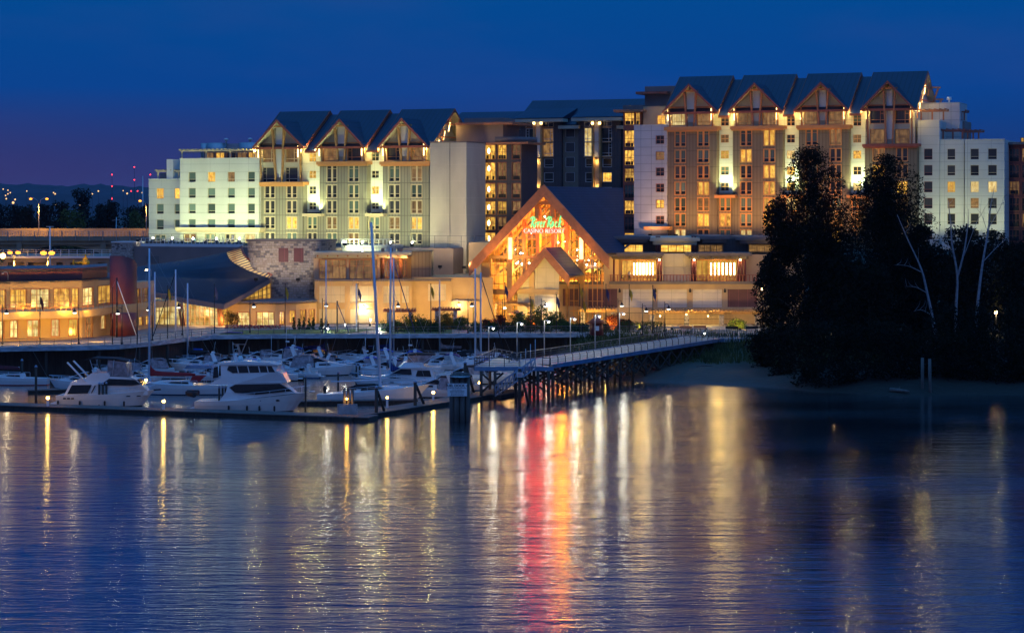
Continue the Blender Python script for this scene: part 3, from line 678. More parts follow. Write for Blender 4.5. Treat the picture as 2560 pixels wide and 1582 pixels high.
# ======================= glazed corner bay between the wings
GT=Frame(1230,386,22,4.5); F=GT
GTT=F.thing('corner_tower','glazed lounge tower with stacked lit rooms between concrete wall and dark central wing','tower')
rowsG=[(361,400),(405,452),(457,497),(502,538),(541,577),(580,610)]
n=1.5
def floors(P,F,cols,rws,n,fm,panes,pref,body,p0,p1,ptop,pbot,back=8,style='g3x2',lamps=True,lampcol=0):
    hs=[]
    for (a,c) in cols:
        for r0,r1 in rws: hs.append((F.u(a,n)+.08,F.u(c,n)-.08,F.z(pref,r1,n)+.12,F.z(pref,r0,n)-.12))
    x0,x1=F.u(p0,n),F.u(p1,n); zt=F.z(pref,ptop,n); zb=F.z(pref,pbot,n)
    b=MB(); b.wall(x0,x1,zb,zt,n,hs,.3); b.add([(x1,n,zb),(x1,n+back,zb),(x1,n+back,zt),(x1,n,zt)],[(0,1,2,3)]); b.add([(x0,n,zb),(x0,n+back,zb),(x0,n+back,zt),(x0,n,zt)],[(3,2,1,0)]); b.add([(x0,n,zt),(x1,n,zt),(x1,n+back,zt),(x0,n+back,zt)],[(0,1,2,3)])
    b.build('wall',body,P)
    k=len(rws)
    for i,h in enumerate(hs):
        ci=i//k; o=window(P,F,*h,n,style if ci==0 else 'g2x2',fm,panes[i%len(panes)],.3,.07)
        if lamps and ci==lampcol:
            x=(h[0]+h[1])/2; b=MB(); b.lathe([(.02,.55),(.16,.35),(.2,0),(.16,-.3),(.02,-.45)],(x+.25,n+.1,h[3]-1.15),8)
            b.build('pendant_lamp',M['warm'],o)
        b=MB()
        for q in range(3):
            xx=h[0]+.4+q*(h[1]-h[0]-.8)/2; b.box(xx-.22,xx+.22,n+.08,n+.13,h[2]+.08,h[2]+.75)
        b.build('chair_back',M['darkmetal'],o)
floors(GTT,F,[(1198,1239),(1243,1267),(1279,1302)],rowsG,n,M['timber_r'],[M['lit_room']]*6+[M['lit_room'],M['lit_dim'],M['lit_dim'],M['lit_room'],M['lit_dim'],M['lit_dim']]+[M['lit_dim']]*6,1230,M['slate'],1196,1304,358,612)
b=MB(); b.box(F.u(1196,n-1),F.u(1320,n-1),n-1,n+8,F.z(1230,361,n-1),F.z(1230,356,n-1)); b.build('roof_slab',M['timber'],GTT)
b=MB(); b.lathe([(5.2,0),(5.2,1.0)],(F.u(1248,n)+.3,n+4.5,F.z(1230,356,n-1)+.01),24); b.build('parapet',M['slab'],GTT)

# ======================= dark central wing
FC=Frame(1430,425,20,4.5); F=FC
CW=F.thing('hotel_wing','dark slate central hotel wing set back behind the casino gable','hotel')
cw_cols=[(1315,1338,'L'),(1358,1383,'L'),(1461,1486,'L'),(1504,1529,'L')]
hs=[];st=[]
for i,(a,c,_) in enumerate(cw_cols):
    for j,(r0,r1) in enumerate(((305,317),(321,355),(357,391))): hs.append((F.u(a),F.u(c),F.z(1430,r1),F.z(1430,r0))); st.append('g2x1' if j==0 else 'big_r' if i%2 else 'big_l')
    for r0,r1 in ((397,418),(432,455),(469,492)): hs.append((F.u(a+3),F.u(c),F.z(1430,r1),F.z(1430,r0))); st.append('sq')
x0,x1=F.u(1298),F.u(1403); y0=0
zt=F.z(1430,299); 
pan={2:M['blind'],3:M['dark'],7:M['lit_dim'],8:M['lit_dim'],13:M['lit_pale'],14:M['lit_pale'],22:M['lit']}
def part_wall(F,P,p0,p1,ptop,n,hs,m,zb,back=10,side=True):
    x0,x1=F.u(p0,n),F.u(p1,n); zt=F.z((p0+p1)/2,ptop,n); sel=[h for h in hs if h[0]>=x0-.01 and h[1]<=x1+.01]
    b=MB(); b.wall(x0,x1,zb,zt,n,sel,.25)
    b.add([(x1,n,zb),(x1,n+back,zb),(x1,n+back,zt),(x1,n,zt)],[(0,1,2,3)]); b.add([(x0,n,zb),(x0,n+back,zb),(x0,n+back,zt),(x0,n,zt)],[(3,2,1,0)]); b.add([(x0,n,zt),(x1,n,zt),(x1,n+back,zt),(x0,n+back,zt)],[(0,1,2,3)])
    return b.build('wall',m,P)
part_wall(F,CW,1298,1404,299,0,hs,M['slate'],2)
part_wall(F,CW,1446,1552,297,0,hs,M['slate'],2)
for i,(h,s) in enumerate(zip(hs,st)): window(CW,F,*h,0,s,M['white_trim'],pan.get(i,M['dark']),.25,.05)
h3=[(F.u(1415,.9),F.u(1436,.9),F.z(1430,r1,.9),F.z(1430,r0,.9)) for r0,r1 in ((322,343),(357,380),(394,417),(432,454))]
part_wall(F,CW,1401,1447,316,.9,h3,M['slate_l'],2)
for h,pm in zip(h3,(M['blind'],M['lit'],M['lit'],M['dark'])): window(CW,F,*h,.9,'pair' if False else 'big_r',M['white_trim'],pm,.25,.05)
part_wall(F,CW,1240,1300,316,3,[],M['slate'],2)
part_wall(F,CW,1550,1562,316,1,[],M['slate_l'],2)
window(CW,F,F.u(1288,2.8),F.u(1299,2.8),F.z(1293,342,2.8),F.z(1293,322,2.8),2.72,'sq',M['white_trim'],M['blind'],.2,.05)
for pc,pl,pr in ((1347,1339,1357),(1493,1485,1503)):
    b=MB(); b.box(F.u(pl+2),F.u(pr-2),-.35,-.05,F.z(pc,394),F.z(pc,305)); b.build('centre_panel',M['white_trim'],CW)
    b=MB(); 
    for q in (pl,pr): b.box(F.u(q)-.2,F.u(q)+.2,-1.1,-.01,F.z(pc,396),F.z(pc,301)); b.box(F.u(q)-.16,F.u(q)+.16,-.9,-.01,F.z(pc,482),F.z(pc,396)-.01)
    b.build('fin',M['timber_y'],CW)
    b=MB(); b.box(F.u(pl+3),F.u(pr-3),-.30,-.05,F.z(pc,470),F.z(pc,397)); b.build('light_panel',M['stucco'],CW)
    for py in (398,): 
        point((F.u(pc),-.8,F.z(pc,403)),70,WARMC,.1,CW)
    point((F.u(pc),-.8,F.z(pc,466)),50,WARMC,.1,CW)
    b=MB()
    for q in (pl,pr): b.box(F.u(q)-.22,F.u(q)+.22,-1.2,-.95,F.z(pc,312),F.z(pc,306))
    b.build('wall_lamp',M['tube_w'],CW)
    b=MB()
    for py in (319,356,393): b.box(F.u(pl-25),F.u(pr+27),-.35,-.02,F.z(pc,py)-.05,F.z(pc,py)+.1)
    b.build('sill_band',M['timber_y'],CW)
# canopies + roofs
for (a,c,py,n0) in ((1283,1406,300,-2.2),(1428,1554,297,-2.2),(1395,1447,317,-1.0),(1541,1562,317,-.5),(1258,1301,321,0)):
    b=MB(); zz=F.z((a+c)/2,py,n0); b.box(F.u(a,n0),F.u(c,n0),n0,n0+3.6,zz-.42,zz+.25); b.build('eave',M['soffit'],CW)
zr=F.z(1450,250,12)
for (a,c,py,n0,nr,pr) in ((1283,1406,299,-2.4,7.5,272),(1428,1557,296,-2.4,7.5,270)):
    zz=F.z((a+c)/2,py,n0)+.3; zq=F.z((a+c)/2+10,pr,nr)
    b=MB(); x0,x1=F.u(a,n0),F.u(c,n0); b.add([(x0,n0,zz),(x1,n0,zz),(x1,nr,zq),(x0,nr,zq)],[(0,1,2,3)]); b.add([(x0,n0,zz),(x0,nr,zq),(x0,nr,zz)],[(0,1,2)]); b.add([(x1,n0,zz),(x1,nr,zq),(x1,nr,zz)],[(2,1,0)]); b.build('roof',M['roof'],CW)
def ridge_roof(P,F,pe0,pe1,ze,n0,nr,zr_,mat_=None):
    b=MB(); x0,x1=F.u(pe0,n0),F.u(pe1,n0); b.add([(x0,n0,ze),(x1,n0,ze),(x1,nr,zr_),(x0,nr,zr_),(x1,2*nr-n0,ze),(x0,2*nr-n0,ze)],[(0,1,2,3),(3,2,4,5),(0,3,5),(1,4,2)]); return b.build('roof',mat_ or M['roof'],P)
ridge_roof(CW,F,1283,1700,F.z(1430,312,0),0,12,zr)
ridge_roof(CW,F,1110,1290,F.z(1200,320,2),2,12,F.z(1230,280,12))
b=MB(); b.box(F.u(1298),F.u(1660),.95,20,2,F.z(1430,317)); b.build('wall',M['slate'],CW)

# right corner lounge tower
FG=Frame(1575,398,22,4.5); F=FG
G2=F.thing('corner_tower','narrow red-framed glazed lounge tower between dark central wing and right hotel wing','tower')
floors(G2,F,[(1560,1586),(1588,1600)],[(281,314),(325,369),(374,415),(420,456),(461,496),(500,537),(541,577),(581,612)],0,M['timber_r'],[M['lit_room'],M['lit_room'],M['lit_room'],M['lit_room'],M['blind'],M['lit_room'],M['dark'],M['lit']],1575,M['timber_r'],1558,1602,276,616,style='g3x2',lamps=False)
b=MB(); b.box(F.u(1534,-1.5),F.u(1608,-1.5),-1.5,8,F.z(1575,281,0),F.z(1575,275,0)); b.build('roof_slab',M['timber'],G2)
b=MB(); b.box(F.u(1557,.5),F.u(1607,.5),.5,8,F.z(1575,275,0)+.01,F.z(1575,263,0)); b.build('parapet',M['slab'],G2)
# ======================= right hotel wing
FR=Frame(1900,386,22,4.5); F=FR
RHT=F.thing('hotel_wing','tall right hotel wing with four blue-roofed gables over orange-framed brown bays','hotel')
P=RHT
zq=lambda py: F.z(1894,py)
ZE_=F.z(1890,276,-.4); ZR=F.z(1930,187,10)
ZB=12.0
rowsR=[(zq(b_),zq(a)) for a,b_ in ((326,364),(374,405),(414,445),(455,486),(495,527),(535,566),(575,603))]
fm=M['orange_lit_trim']
rng=random.Random(11)
bays=[(1667,1792,317,326,[(1686,1715),(1743,1773)]),(1832,1957,315,323,[(1850,1880),(1908,1938)]),(1997,2122,313,321,[(2014,2044),(2074,2104)])]
for p0,p1,t0,t1,cols in bays: bay(F,P,p0,p1,t0,t1,cols,rowsR,fm,M['batten_b'],beamm=M['orange_lit_trim'],lit=.27)
bay(F,P,2162,2293,360,367,[(2181,2212),(2240,2270)],rowsR[1:],fm,M['batten_b'],beamm=M['timber_r'],lit=.2)
low2=[rowsR[4],rowsR[5],rowsR[6]]
for p0,p1,w0,w1,bx0,bx1 in ((1792,1832,1802,1822,1786,1838),(1957,1997,1967,1987,1951,2003),(2122,2162,2133,2153,2116,2168)):
    dy=-(p0-1850)/600*8
    slot(F,P,p0,p1,274+dy*.6,None,[(277,315),(337,357),(377,397),(417,437),(457,477)],600,(w0,w1),fm,(482,495,bx0,bx1),low2,(p0+7,p1-5),lampW=1700,balm=M['orange_lit_trim'])
def g4(pl,pr,pc,ye,yp,gl1,gl2,ys_,post,ymid,zl,W,panes): 
    gable_bay(P,F,pl,pr,pc,ye,yp,None,glaz(F,[gl1],ys_)+glaz(F,[gl2],ys_),M['orange_lit_trim'],M['timber'],panes,zl,post,W)
g4(1657,1790,1722,276,211,(1680,1713),(1743,1775),[(273,314)],postset(F,1674,1715,1737,1780,232,272,317),0,F.z(1722,318,.5),150,[M['lit_pale'],M['lit_dim']])
g4(1821,1952,1886,274,208,(1845,1878),(1907,1938),[(272,313)],postset(F,1840,1880,1901,1943,230,270,315),0,F.z(1886,316,.5),150,[M['lit_dim'],M['lit_dim']])
g4(1985,2118,2052,272,206,(2011,2043),(2072,2106),[(270,311)],postset(F,2004,2045,2067,2111,228,268,313),0,F.z(2052,314,.5),90,[M['lit_dim'],M['lit_dim']])
g4(2152,2284,2219,270,203,(2176,2211),(2238,2273),[(268,309),(324,359)],postset(F,2170,2213,2234,2278,226,266,360),0,F.z(2219,361,.5),70,[M['dark'],M['lit_dim'],M['dark'],M['lit_dim']])
for pe0,pe1 in ((1658,1794),(1822,1956),(1986,2122),(2153,2292)): roof_module(P,F,pe0,pe1,0,0,0,0)
for pe0,pe1 in ((1795.5,1820.5),(1957.5,1984.5),(2123.5,2151.5)): roof_module(P,F,pe0,pe1,0,0,0,0,.8)
x0=F.u(1667,3); x1=F.u(2293,3)
b=MB(); b.box(x0+.1,x1-.2,2.1,18,ZB,ZE_-.7); b.add([(x1-.5,1,ZE_-.6),(x1-.5,19,ZE_-.6),(x1-.5,10,ZR-.5)],[(0,1,2)]); b.add([(x0+.4,1,ZE_-.6),(x0+.4,19,ZE_-.6),(x0+.4,10,ZR-.5)],[(2,1,0)]); b.build('wall',M['panel_s'],P)
end_struts(P,F,2292,110)
b=MB(); xe=F.u(2292,-.6)
for n_ in (13.5,16.5):
    zt=ZE_+(ZR-ZE_)*(20-n_)/10.4-.2; b.bar((xe+.05,n_,zt),(xe+1.6,n_+.4,zt),.3); b.bar((xe+.1,n_+1,zt-2.8),(xe+1.2,n_+.2,zt-.2),.25)
b.build('gable_strut',M['timber'],P)
# white block left of the bays
n=-.6
hs,ax0,ax1,azt=sqblock(F,P,1585,1667,314,[(1640,1660)],[(340,360),(380,400),(420,440),(460,480),(500,520),(540,560)],n,None,M['panel_s'],ZB,back=10)
for i,h in enumerate(hs): window(P,F,*h,n,'cross',M['timber'],{4:M['lit'],1:M['lit_dim']}.get(i,M['dark']),.3,.03)
b=MB(); b.box(F.u(1608,3),F.u(1662,3),3,12,azt,F.z(1640,266,3)); b.build('wall',M['stucco'],P)
window(P,F,F.u(1644,2.9),F.u(1664,2.9),F.z(1655,311,2.9),F.z(1655,289,2.9),2.72,'g2x2',M['timber'],M['lit'],.2,.05)
b=MB(); b.box(F.u(1612,8),F.u(1690,8),8,15,azt,F.z(1650,216,8)); b.build('plant_box',M['stucco_p'],P)
b=MB(); b.box(F.u(1589,6),F.u(1668,6),6,15.3,F.z(1630,235,6),F.z(1630,229,6)); b.build('roof_slab',M['timber_r'],P)
b=MB(); b.box(F.u(1609,-2.6),F.u(1673,-2.6),-2.6,-.62,F.z(1640,575,-2.6),F.z(1640,566,-2.6)); b.build('canopy',M['orange_lit_trim'],P)
# white stepped right end
P=F.thing('hotel_end_block','white stepped end of the right hotel wing behind the bare birches','hotel')
zs=[(372,399),(413,439),(454,481),(495,521),(534,561),(575,599)]
hs,_,_,bzt=sqblock(F,P,2294,2348,302,[(2310,2331)],zs,2.0,None,M['panel'],ZB,pxr=2330)
for i,h in enumerate(hs): window(P,F,*h,2.0,'sq',M['timber_r'],M['dark'],.3,0)
hs,_,_,czt=sqblock(F,P,2350,2410,350,[(2368,2388)],zs,2.6,None,M['panel'],ZB,pxr=2400)
for i,h in enumerate(hs): window(P,F,*h,2.6,'sq',M['cream'],{2:M['lit'],3:M['lit_dim']}.get(i,M['dark']),.3,0)
hs,_,_,dzt=sqblock(F,P,2412,2511,350,[(2426,2447),(2470,2492)],zs,2.0,None,M['panel'],ZB,pxr=2440)
for i,h in enumerate(hs): window(P,F,*h,2.0,'sq',M['cream'],{2:M['lit_pale'],8:M['lit_pale'],3:M['lit_dim']}.get(i,M['dark']),.3,0)
b=MB(); n=9; b.box(F.u(2296,n),F.u(2399,n),n,n+8,bzt-6,F.z(2350,257,n)); b.build('wall',M['panel_s'],P)
n=12; b=MB(); b.box(F.u(2370,n),F.u(2412,n),n,n+7,czt-1,F.z(2380,304,n)); b.build('wall',M['stucco_p'],P)
window(P,F,F.u(2391,n),F.u(2396,n),F.z(2380,348,n),F.z(2380,331,n),n-.22,'sq',M['cream'],M['lit_pale'],.2,.03)
pergola(P,F,2297,2364,275,2.6,6,bzt+.1,M['timber'],3)
pergola(P,F,2352,2412,325,4,8,czt+.1,M['timber_r'],3)
pergola(P,F,2400,2452,327,6,10,dzt+.1,M['timber_r'],4)
pergola(P,F,2398,2416,278,11,14,F.z(2400,302,11),M['timber_r'],2)
b=MB(); b.lathe([(.15,0),(.15,.4),(.5,.5),(.4,1.0)],(F.u(2373,11),11,F.z(2350,257,11)),10); b.build('roof_vent',M['white_trim'],P)
FQ=Frame(2530,376,22,4.5); F=FQ
G3=F.thing('corner_tower','dark red glazed corner tower at the far right edge','tower')
floors(G3,F,[(2522,2549),(2554,2580)],[(370,406),(411,447),(452,488),(493,529),(533,569),(573,605)],0,M['timber_r'],[M['dark'],M['dark'],M['lit_dim'],M['dark']],2530,M['maroon'],2512,2640,358,660,lamps=False)
b=MB(); b.box(F.u(2515,-1),F.u(2650,-1),-1,9,F.z(2530,362),F.z(2530,356)); b.build('roof_slab',M['slab'],G3)
b=MB(); b.box(F.u(2551,1),F.u(2640,1),1,9,F.z(2530,356)+.01,F.z(2530,344)); b.build('wall',M['stucco'],G3)
window(G3,F,F.u(2553,.9),F.u(2566,.9),F.z(2556,355,.9),F.z(2556,345,.9),.72,'g2x1',M['timber'],M['lit'],.2,.03)

# ======================= podium: ground floors, terraces
FP=Frame(1640,352,0,4.5); F=FP
PD=F.thing('restaurant_podium','two-storey tan podium with terrace restaurants and pale blank panels, right of the casino gable','restaurant')
P=PD
x0,x1=F.u(1393),F.u(2010); zt=F.z(1640,705)
panels=[(1407,1457,722,765,'m'),(1471,1543,722,769,'m'),(1557,1632,723,768,'w'),(1644,1718,723,768,'w'),(1732,1805,723,768,'w'),(1819,1893,723,768,'m')]
hs=[(F.u(a),F.u(c),F.z(1640,d),F.z(1640,e)) for a,c,e,d,_ in panels]
b=MB(); b.wall(x0,x1,0,zt,0,hs,.3); b.add([(x0,0,0),(x0,14,0),(x0,14,zt),(x0,0,zt)],[(3,2,1,0)]); b.add([(x0,0,zt),(x1,0,zt),(x1,34,zt),(x0,34,zt)],[(0,1,2,3)]); b.build('wall',M['stucco'],P)
b=MB(); b.box(x0-.25,x1,-.4,-.003,zt-.35,zt+.12); b.build('cornice',M['slab'],P)
for h,(_,_,_,_,k) in zip(hs,panels):
    b=MB(); b.box(h[0],h[1],.2,.28,h[2],h[3]); b.build('blank_panel' if k=='w' else 'shutter',M['white_panel'] if k=='w' else M['maroon_p'],P)
b=MB()
for p in (1549,1638,1725,1812): b.box(F.u(p)-.18,F.u(p)+.18,-.3,-.01,F.z(p,731),F.z(p,724)); b.box(F.u(p)-.1,F.u(p)+.1,-.2,-.01,F.z(p,724),F.z(p,721))
b.build('wall_sconce',M['darkmetal'],P)
# balustrade
b=MB(); zb_=zt+.12
for i in range(60):
    xx=F.u(1403)+i*(F.u(1890)-F.u(1403))/59; b.box(xx-.07,xx+.07,-.2,-.06,zb_,zb_+1.05)
b.box(F.u(1403),F.u(1890),-.22,-.04,zb_+1.05,zb_+1.13); b.build('balustrade',M['timber_r'],P)
# restaurant level set back 3 m
n=3.5; zr0=zt; 
def zz(py,n): return F.z(1640,py,n)
def rest(pa,pb,side):
    h=(F.u(pa,n),F.u(pb,n),zt+.1,zz(650,n)); return h
h1=rest(1555,1642,0); h2=rest(1740,1848,0)
b=MB(); b.wall(F.u(1520,n),F.u(2010,n),zt,zz(636,n),n,[h1,h2],.3); b.build('wall',M['stucco'],P)
b=MB(); b.box(F.u(1656,n-1.2),F.u(1728,n-1.2),n-1.2,n-.01,zt,zz(634,n-1.2)); b.build('centre_wall',M['yellow_panel'],P)
for h in (h1,h2):
    o=window(P,F,*h,n,'g7x1',M['timber'],M['lit_rest'],.3,.1)
    b=MB()
    for i in range(7):
        xx=h[0]+(h[1]-h[0])*(.35+.09*i); b.box(xx-.09,xx+.09,n+.12,n+.2,h[3]-2.6,h[3]-.5)
    b.build('hanging_lamp',M['warm'],o)
    b=MB(); rr=random.Random(2)
    for i in range(16):
        xx=h[0]+.4+(h[1]-h[0]-.8)*i/15; b.box(xx-.2,xx+.2,n-.9,n-.82,zt+.12+.42,zt+.9+rr.random()*.1); b.box(xx-.2,xx+.2,n-.9,n-.45,zt+.5,zt+.56); b.box(xx-.2,xx-.16,n-.9,n-.5,zt+.12,zt+.5); b.box(xx+.16,xx+.2,n-.9,n-.5,zt+.12,zt+.5)
    b.build('terrace_chair',M['timber_y'],P)['kind']='stuff'
# window glow onto the terrace
for h in (h1,h2):
    point(((h[0]+h[1])/2,n-1.8,h[3]-1.0),260,SODC2,.6,P,'terrace_light')
# roofs of the two restaurants
for a,c in ((1500,1660),(1717,1880)):
    b=MB(); b.box(F.u(a,0),F.u(c,0),0.2,9,zz(640,0),zz(632,0)); b.box(F.u(a+8,.6),F.u(c-8,.6),.9,8,zz(648,.6),zz(640,0)-.003)
    for i in range(9): 
        xx=F.u(a+14)+i*(F.u(c-14)-F.u(a+14))/8; b.box(xx-.12,xx+.12,.25,.88,zz(645,.3),zz(640,0)-.006)
    b.build('roof',M['slab'],P)
b=MB()
for p in (1518,1526,1534,1644,1652,1731,1738,1846,1854,1862):
    b.lathe([(.24,0),(.24,zz(648,1.4)-zt-.1)],(F.u(p,1.4),1.4,zt+.06),8)
b.build('column',M['maroon'],P)
for p in (1526,1648,1735,1850):
    b=MB(); b.ball((F.u(p,1.2),.95,zz(650,1)),.16); b.build('eave_lamp',M['warm'],P); point((F.u(p,1.2),.7,zz(652,1)),45,WARMC,.15,P)
# upper clerestory level
n=8; 
b=MB(); b.box(F.u(1505,n),F.u(2010,n),n,n+20,zz(634,n)-1,zz(596,n)); b.build('wall',M['slate'],P)
for a,c,pm in ((1533,1607,M['lit']),(1652,1728,M['lit']),(1746,1806,M['lit_dim']),(1872,1950,M['lit_dim'])):
    window(P,F,F.u(a,n),F.u(c,n),zz(630,n),zz(612,n),n-.25,'g4x1',M['timber_y'],pm,.2,.12)
for a,c,t0,t1,m in ((1506,1627,591,607,M['slab']),(1626,1750,594,612,M['soffit']),(1748,1824,590,607,M['slab']),(1842,2010,592,609,M['slab'])):
    n0=n-3.2 if m is M['soffit'] else n-2.5
    b=MB(); b.box(F.u(a,n0),F.u(c,n0)-.03,n0,n+18,zz((t0+t1)/2,n0),zz(t0,n0)); b.box(F.u(a+8,n0+.5),F.u(c-8,n0+.5),n0+.5,n,zz(t1,n0),zz((t0+t1)/2,n0)-.003); b.build('roof',m,P)
b=MB()
for p in (1642,1648,1731,1738): b.lathe([(.2,0),(.2,3.0)],(F.u(p,n-2.5),n-2.5,zz(634,n-2.5)),8)
b.build('column',M['maroon'],P)
# parasols
def parasol(F,px,py_top,n,zb,name_label,w=2.2,mat_=None):
    t=thing('parasol',name_label,'parasol',F.world((F.u(px,n),n,zb)),0,'terrace parasols')
    h=F.z(px,py_top,n)-zb
    b=MB(); b.lathe([(.05,0),(.05,h-.1)],(0,0,0),6); b.lathe([(.35,0),(.35,.08)],(0,0,0),8); b.build('pole',M['darkmetal'],t)
    b=MB(); b.lathe([(w,h-1.0),(w*.5,h-.55),(.12,h-.05),(.03,h+.1)],(0,0,0),8); b.build('canopy',mat_ or M['white_trim'],t)
parasol(F,1440,659,1.6,zt,'open white parasol on the terrace corner nearest the casino gable',2.0)
parasol(F,1482,657,1.8,zt,'open white parasol in the middle of the terrace trio',1.6)
parasol(F,1502,660,3.0,zt,'open white parasol of the terrace trio nearest the restaurant columns',1.5)
# ground floor loggia: timber pergola, pillars, fence
PG=F.thing('pergola','long ochre timber pergola on stone pillars below the blank panels','pergola'); n=-6.5
b=MB(); zz_=F.z(1760,780,n); b.box(F.u(1622,n),F.u(1915,n),n,n+.3,zz_-.35,zz_); b.box(F.u(1622,n),F.u(1915,n),-.35,-.06,zz_-.35,zz_)
for i in range(36):
    xx=F.u(1622,n)+.2+i*(F.u(1915,n)-F.u(1622,n)-.4)/35; b.box(xx-.1,xx+.1,n-.6,-.05,zz_+.003,zz_+.25)
b.build('beam',M['timber_y'],PG)
b=MB(); 
M['stone']=None
def stone_mat(name,sc,cols,mortar=(.25,.2,.15)):
    m=mat(name,(.3,.27,.24),.85); t,N,L,b=nodes(m)
    tc=N.new('ShaderNodeTexCoord'); sp=N.new('ShaderNodeSeparateXYZ'); L.new(tc.outputs['Object'],sp.inputs[0])
    cb=N.new('ShaderNodeCombineXYZ'); L.new(mathn(N,L,'ADD',sp.outputs[0],mathn(N,L,'MULTIPLY',sp.outputs[1],.7)),cb.inputs[0]); L.new(sp.outputs[2],cb.inputs[1])
    br=N.new('ShaderNodeTexBrick'); br.inputs['Scale'].default_value=1; br.inputs['Brick Width'].default_value=.8*sc; br.inputs['Row Height'].default_value=.42*sc; br.inputs['Mortar Size'].default_value=.03*sc; br.offset=.43; br.squash=.7; br.squash_frequency=3
    br.inputs['Color1'].default_value=(0,0,0,1); br.inputs['Color2'].default_value=(1,1,1,1); br.inputs['Mortar'].default_value=(.5,.5,.5,1); L.new(cb.outputs[0],br.inputs[0])
    cr=N.new('ShaderNodeValToRGB'); cr.color_ramp.interpolation='CONSTANT'; el=cr.color_ramp.elements
    el[0].position=0; el[0].color=(*cols[0],1); el[1].position=.2; el[1].color=(*cols[1],1)
    for i,c in enumerate(cols[2:]): e=el.new(.35+i*.16); e.color=(*c,1)
    L.new(br.outputs['Color'],cr.inputs[0])
    mx=N.new('ShaderNodeMixRGB'); L.new(br.outputs['Fac'],mx.inputs[0]); L.new(cr.outputs[0],mx.inputs[1]); mx.inputs[2].default_value=(*mortar,1)
    nz=N.new('ShaderNodeTexNoise'); nz.inputs['Scale'].default_value=2.5; nz.inputs['Detail'].default_value=6; L.new(tc.outputs['Object'],nz.inputs[0])
    mu=N.new('ShaderNodeMixRGB'); mu.blend_type='OVERLAY'; mu.inputs[0].default_value=.5; L.new(mx.outputs[0],mu.inputs[1]); L.new(nz.outputs[0],mu.inputs[2]); L.new(mu.outputs[0],b.inputs['Base Color'])
    bp=N.new('ShaderNodeBump'); bp.inputs['Strength'].default_value=.7; bp.inputs['Distance'].default_value=.08; bp.invert=True; L.new(br.outputs['Fac'],bp.inputs['Height']); L.new(bp.outputs[0],b.inputs['Normal'])
    return m
M['stone']=stone_mat('field_stone',1.0,[(.15,.14,.155),(.34,.30,.27),(.40,.35,.30),(.31,.26,.23),(.37,.33,.31)])
M['stone_p']=stone_mat('pillar_stone',.7,[(.12,.11,.12),(.36,.33,.31),(.45,.40,.36),(.30,.27,.25),(.42,.38,.36)])
b=MB(); n=-6.5
for p0,p1 in ((1624,1636),(1711,1722),(1798,1809),(1888,1899)): b.box(F.u(p0,n),F.u(p1,n),n-.4,n+.7,0,F.z(p0,787,n))
b.build('pillar',M['stone_p'],PG)
FE=F.thing('fence','black iron picket fence between the stone pillars under the pergola','fence')
b=MB()
for a,c in ((1637,1710.5),(1723,1797.5),(1810,1830)):
    xa,xc=F.u(a,n),F.u(c,n); k=int((xc-xa)/.2)
    for i in range(k+1): xx=xa+(xc-xa)*i/k; b.box(xx-.02,xx+.02,n,n+.04,.1,2.25)
    for z_ in (.3,1.2,2.1): b.box(xa,xc,n-.02,n+.06,z_,z_+.05)
b.build('picket_panel',M['darkmetal'],FE)
FE2=F.thing('fence','black iron picket fence behind the hedge left of the long pergola','fence')
b=MB(); xa,xc=F.u(1540,n),F.u(1623,n); k=int((xc-xa)/.22)
for i in range(k+1): xx=xa+(xc-xa)*i/k; b.box(xx-.02,xx+.02,n+1,n+1.04,.1,2.3)
for z_ in (.3,2.15): b.box(xa,xc,n+.98,n+1.06,z_,z_+.05)
b.build('picket_panel',M['darkmetal'],FE2)
PG2=F.thing('pergola','short timber pergola on stone pillars at the podium corner below the maroon shutters','pergola'); n2=-7.5
b=MB(); zz_=F.z(1500,775,n2); b.box(F.u(1446,n2),F.u(1542,n2),n2,n2+.3,zz_-.35,zz_); b.box(F.u(1446,n2),F.u(1542,n2),-.35,-.06,zz_-.35,zz_)
for i in range(13):
    xx=F.u(1446,n2)+.2+i*(F.u(1542,n2)-F.u(1446,n2)-.4)/12; b.box(xx-.11,xx+.11,n2-.7,-.05,zz_+.003,zz_+.28)
b.build('beam',M['timber_y'],PG2)
b=MB(); b.box(F.u(1452,n2),F.u(1462,n2),n2-.3,n2+.6,0,zz_-.36); b.box(F.u(1528,n2),F.u(1536,n2),n2-.3,n2+.6,0,zz_-.36); b.build('pillar',M['stone_p'],PG2)
# warm lights under the pergolas (entrance lamps)
def lampthing(F,px,py,n,lab,W,col,m,r=.16,size=.15):
    p=F.world((F.u(px,n),n,F.z(px,py,n))); t=thing('wall_lamp',lab,'lamp',p)
    b=MB(); b.ball((0,0,0),r); b.build('bulb',m,t); b=MB(); b.box(-.12,.12,.0,.35,r*.8,r*.8+.08); b.box(-.1,.1,.25,.5,-.2,r*.8+.08); b.build('bracket',M['darkmetal'],t)
    point((0,-.25,-.05),W,col,size,t); return t
lampthing(F,1716,786,-5.2,'pergola lamp lighting the middle stone pillar by the iron fence',500,WARMC,M['warm'],.1)
lampthing(F,1650,790,-5.0,'pergola lamp near the left end of the long pergola',380,WARMC,M['warm'],.1)
lampthing(F,1770,790,-4.5,'pergola lamp between the third and fourth stone pillars',380,WARMC,M['warm'],.1)
lampthing(F,1918,806,-3.5,'bright lamp beside the stone pillar at the right end of the pergola',260,WARMC,M['warm'],.2)
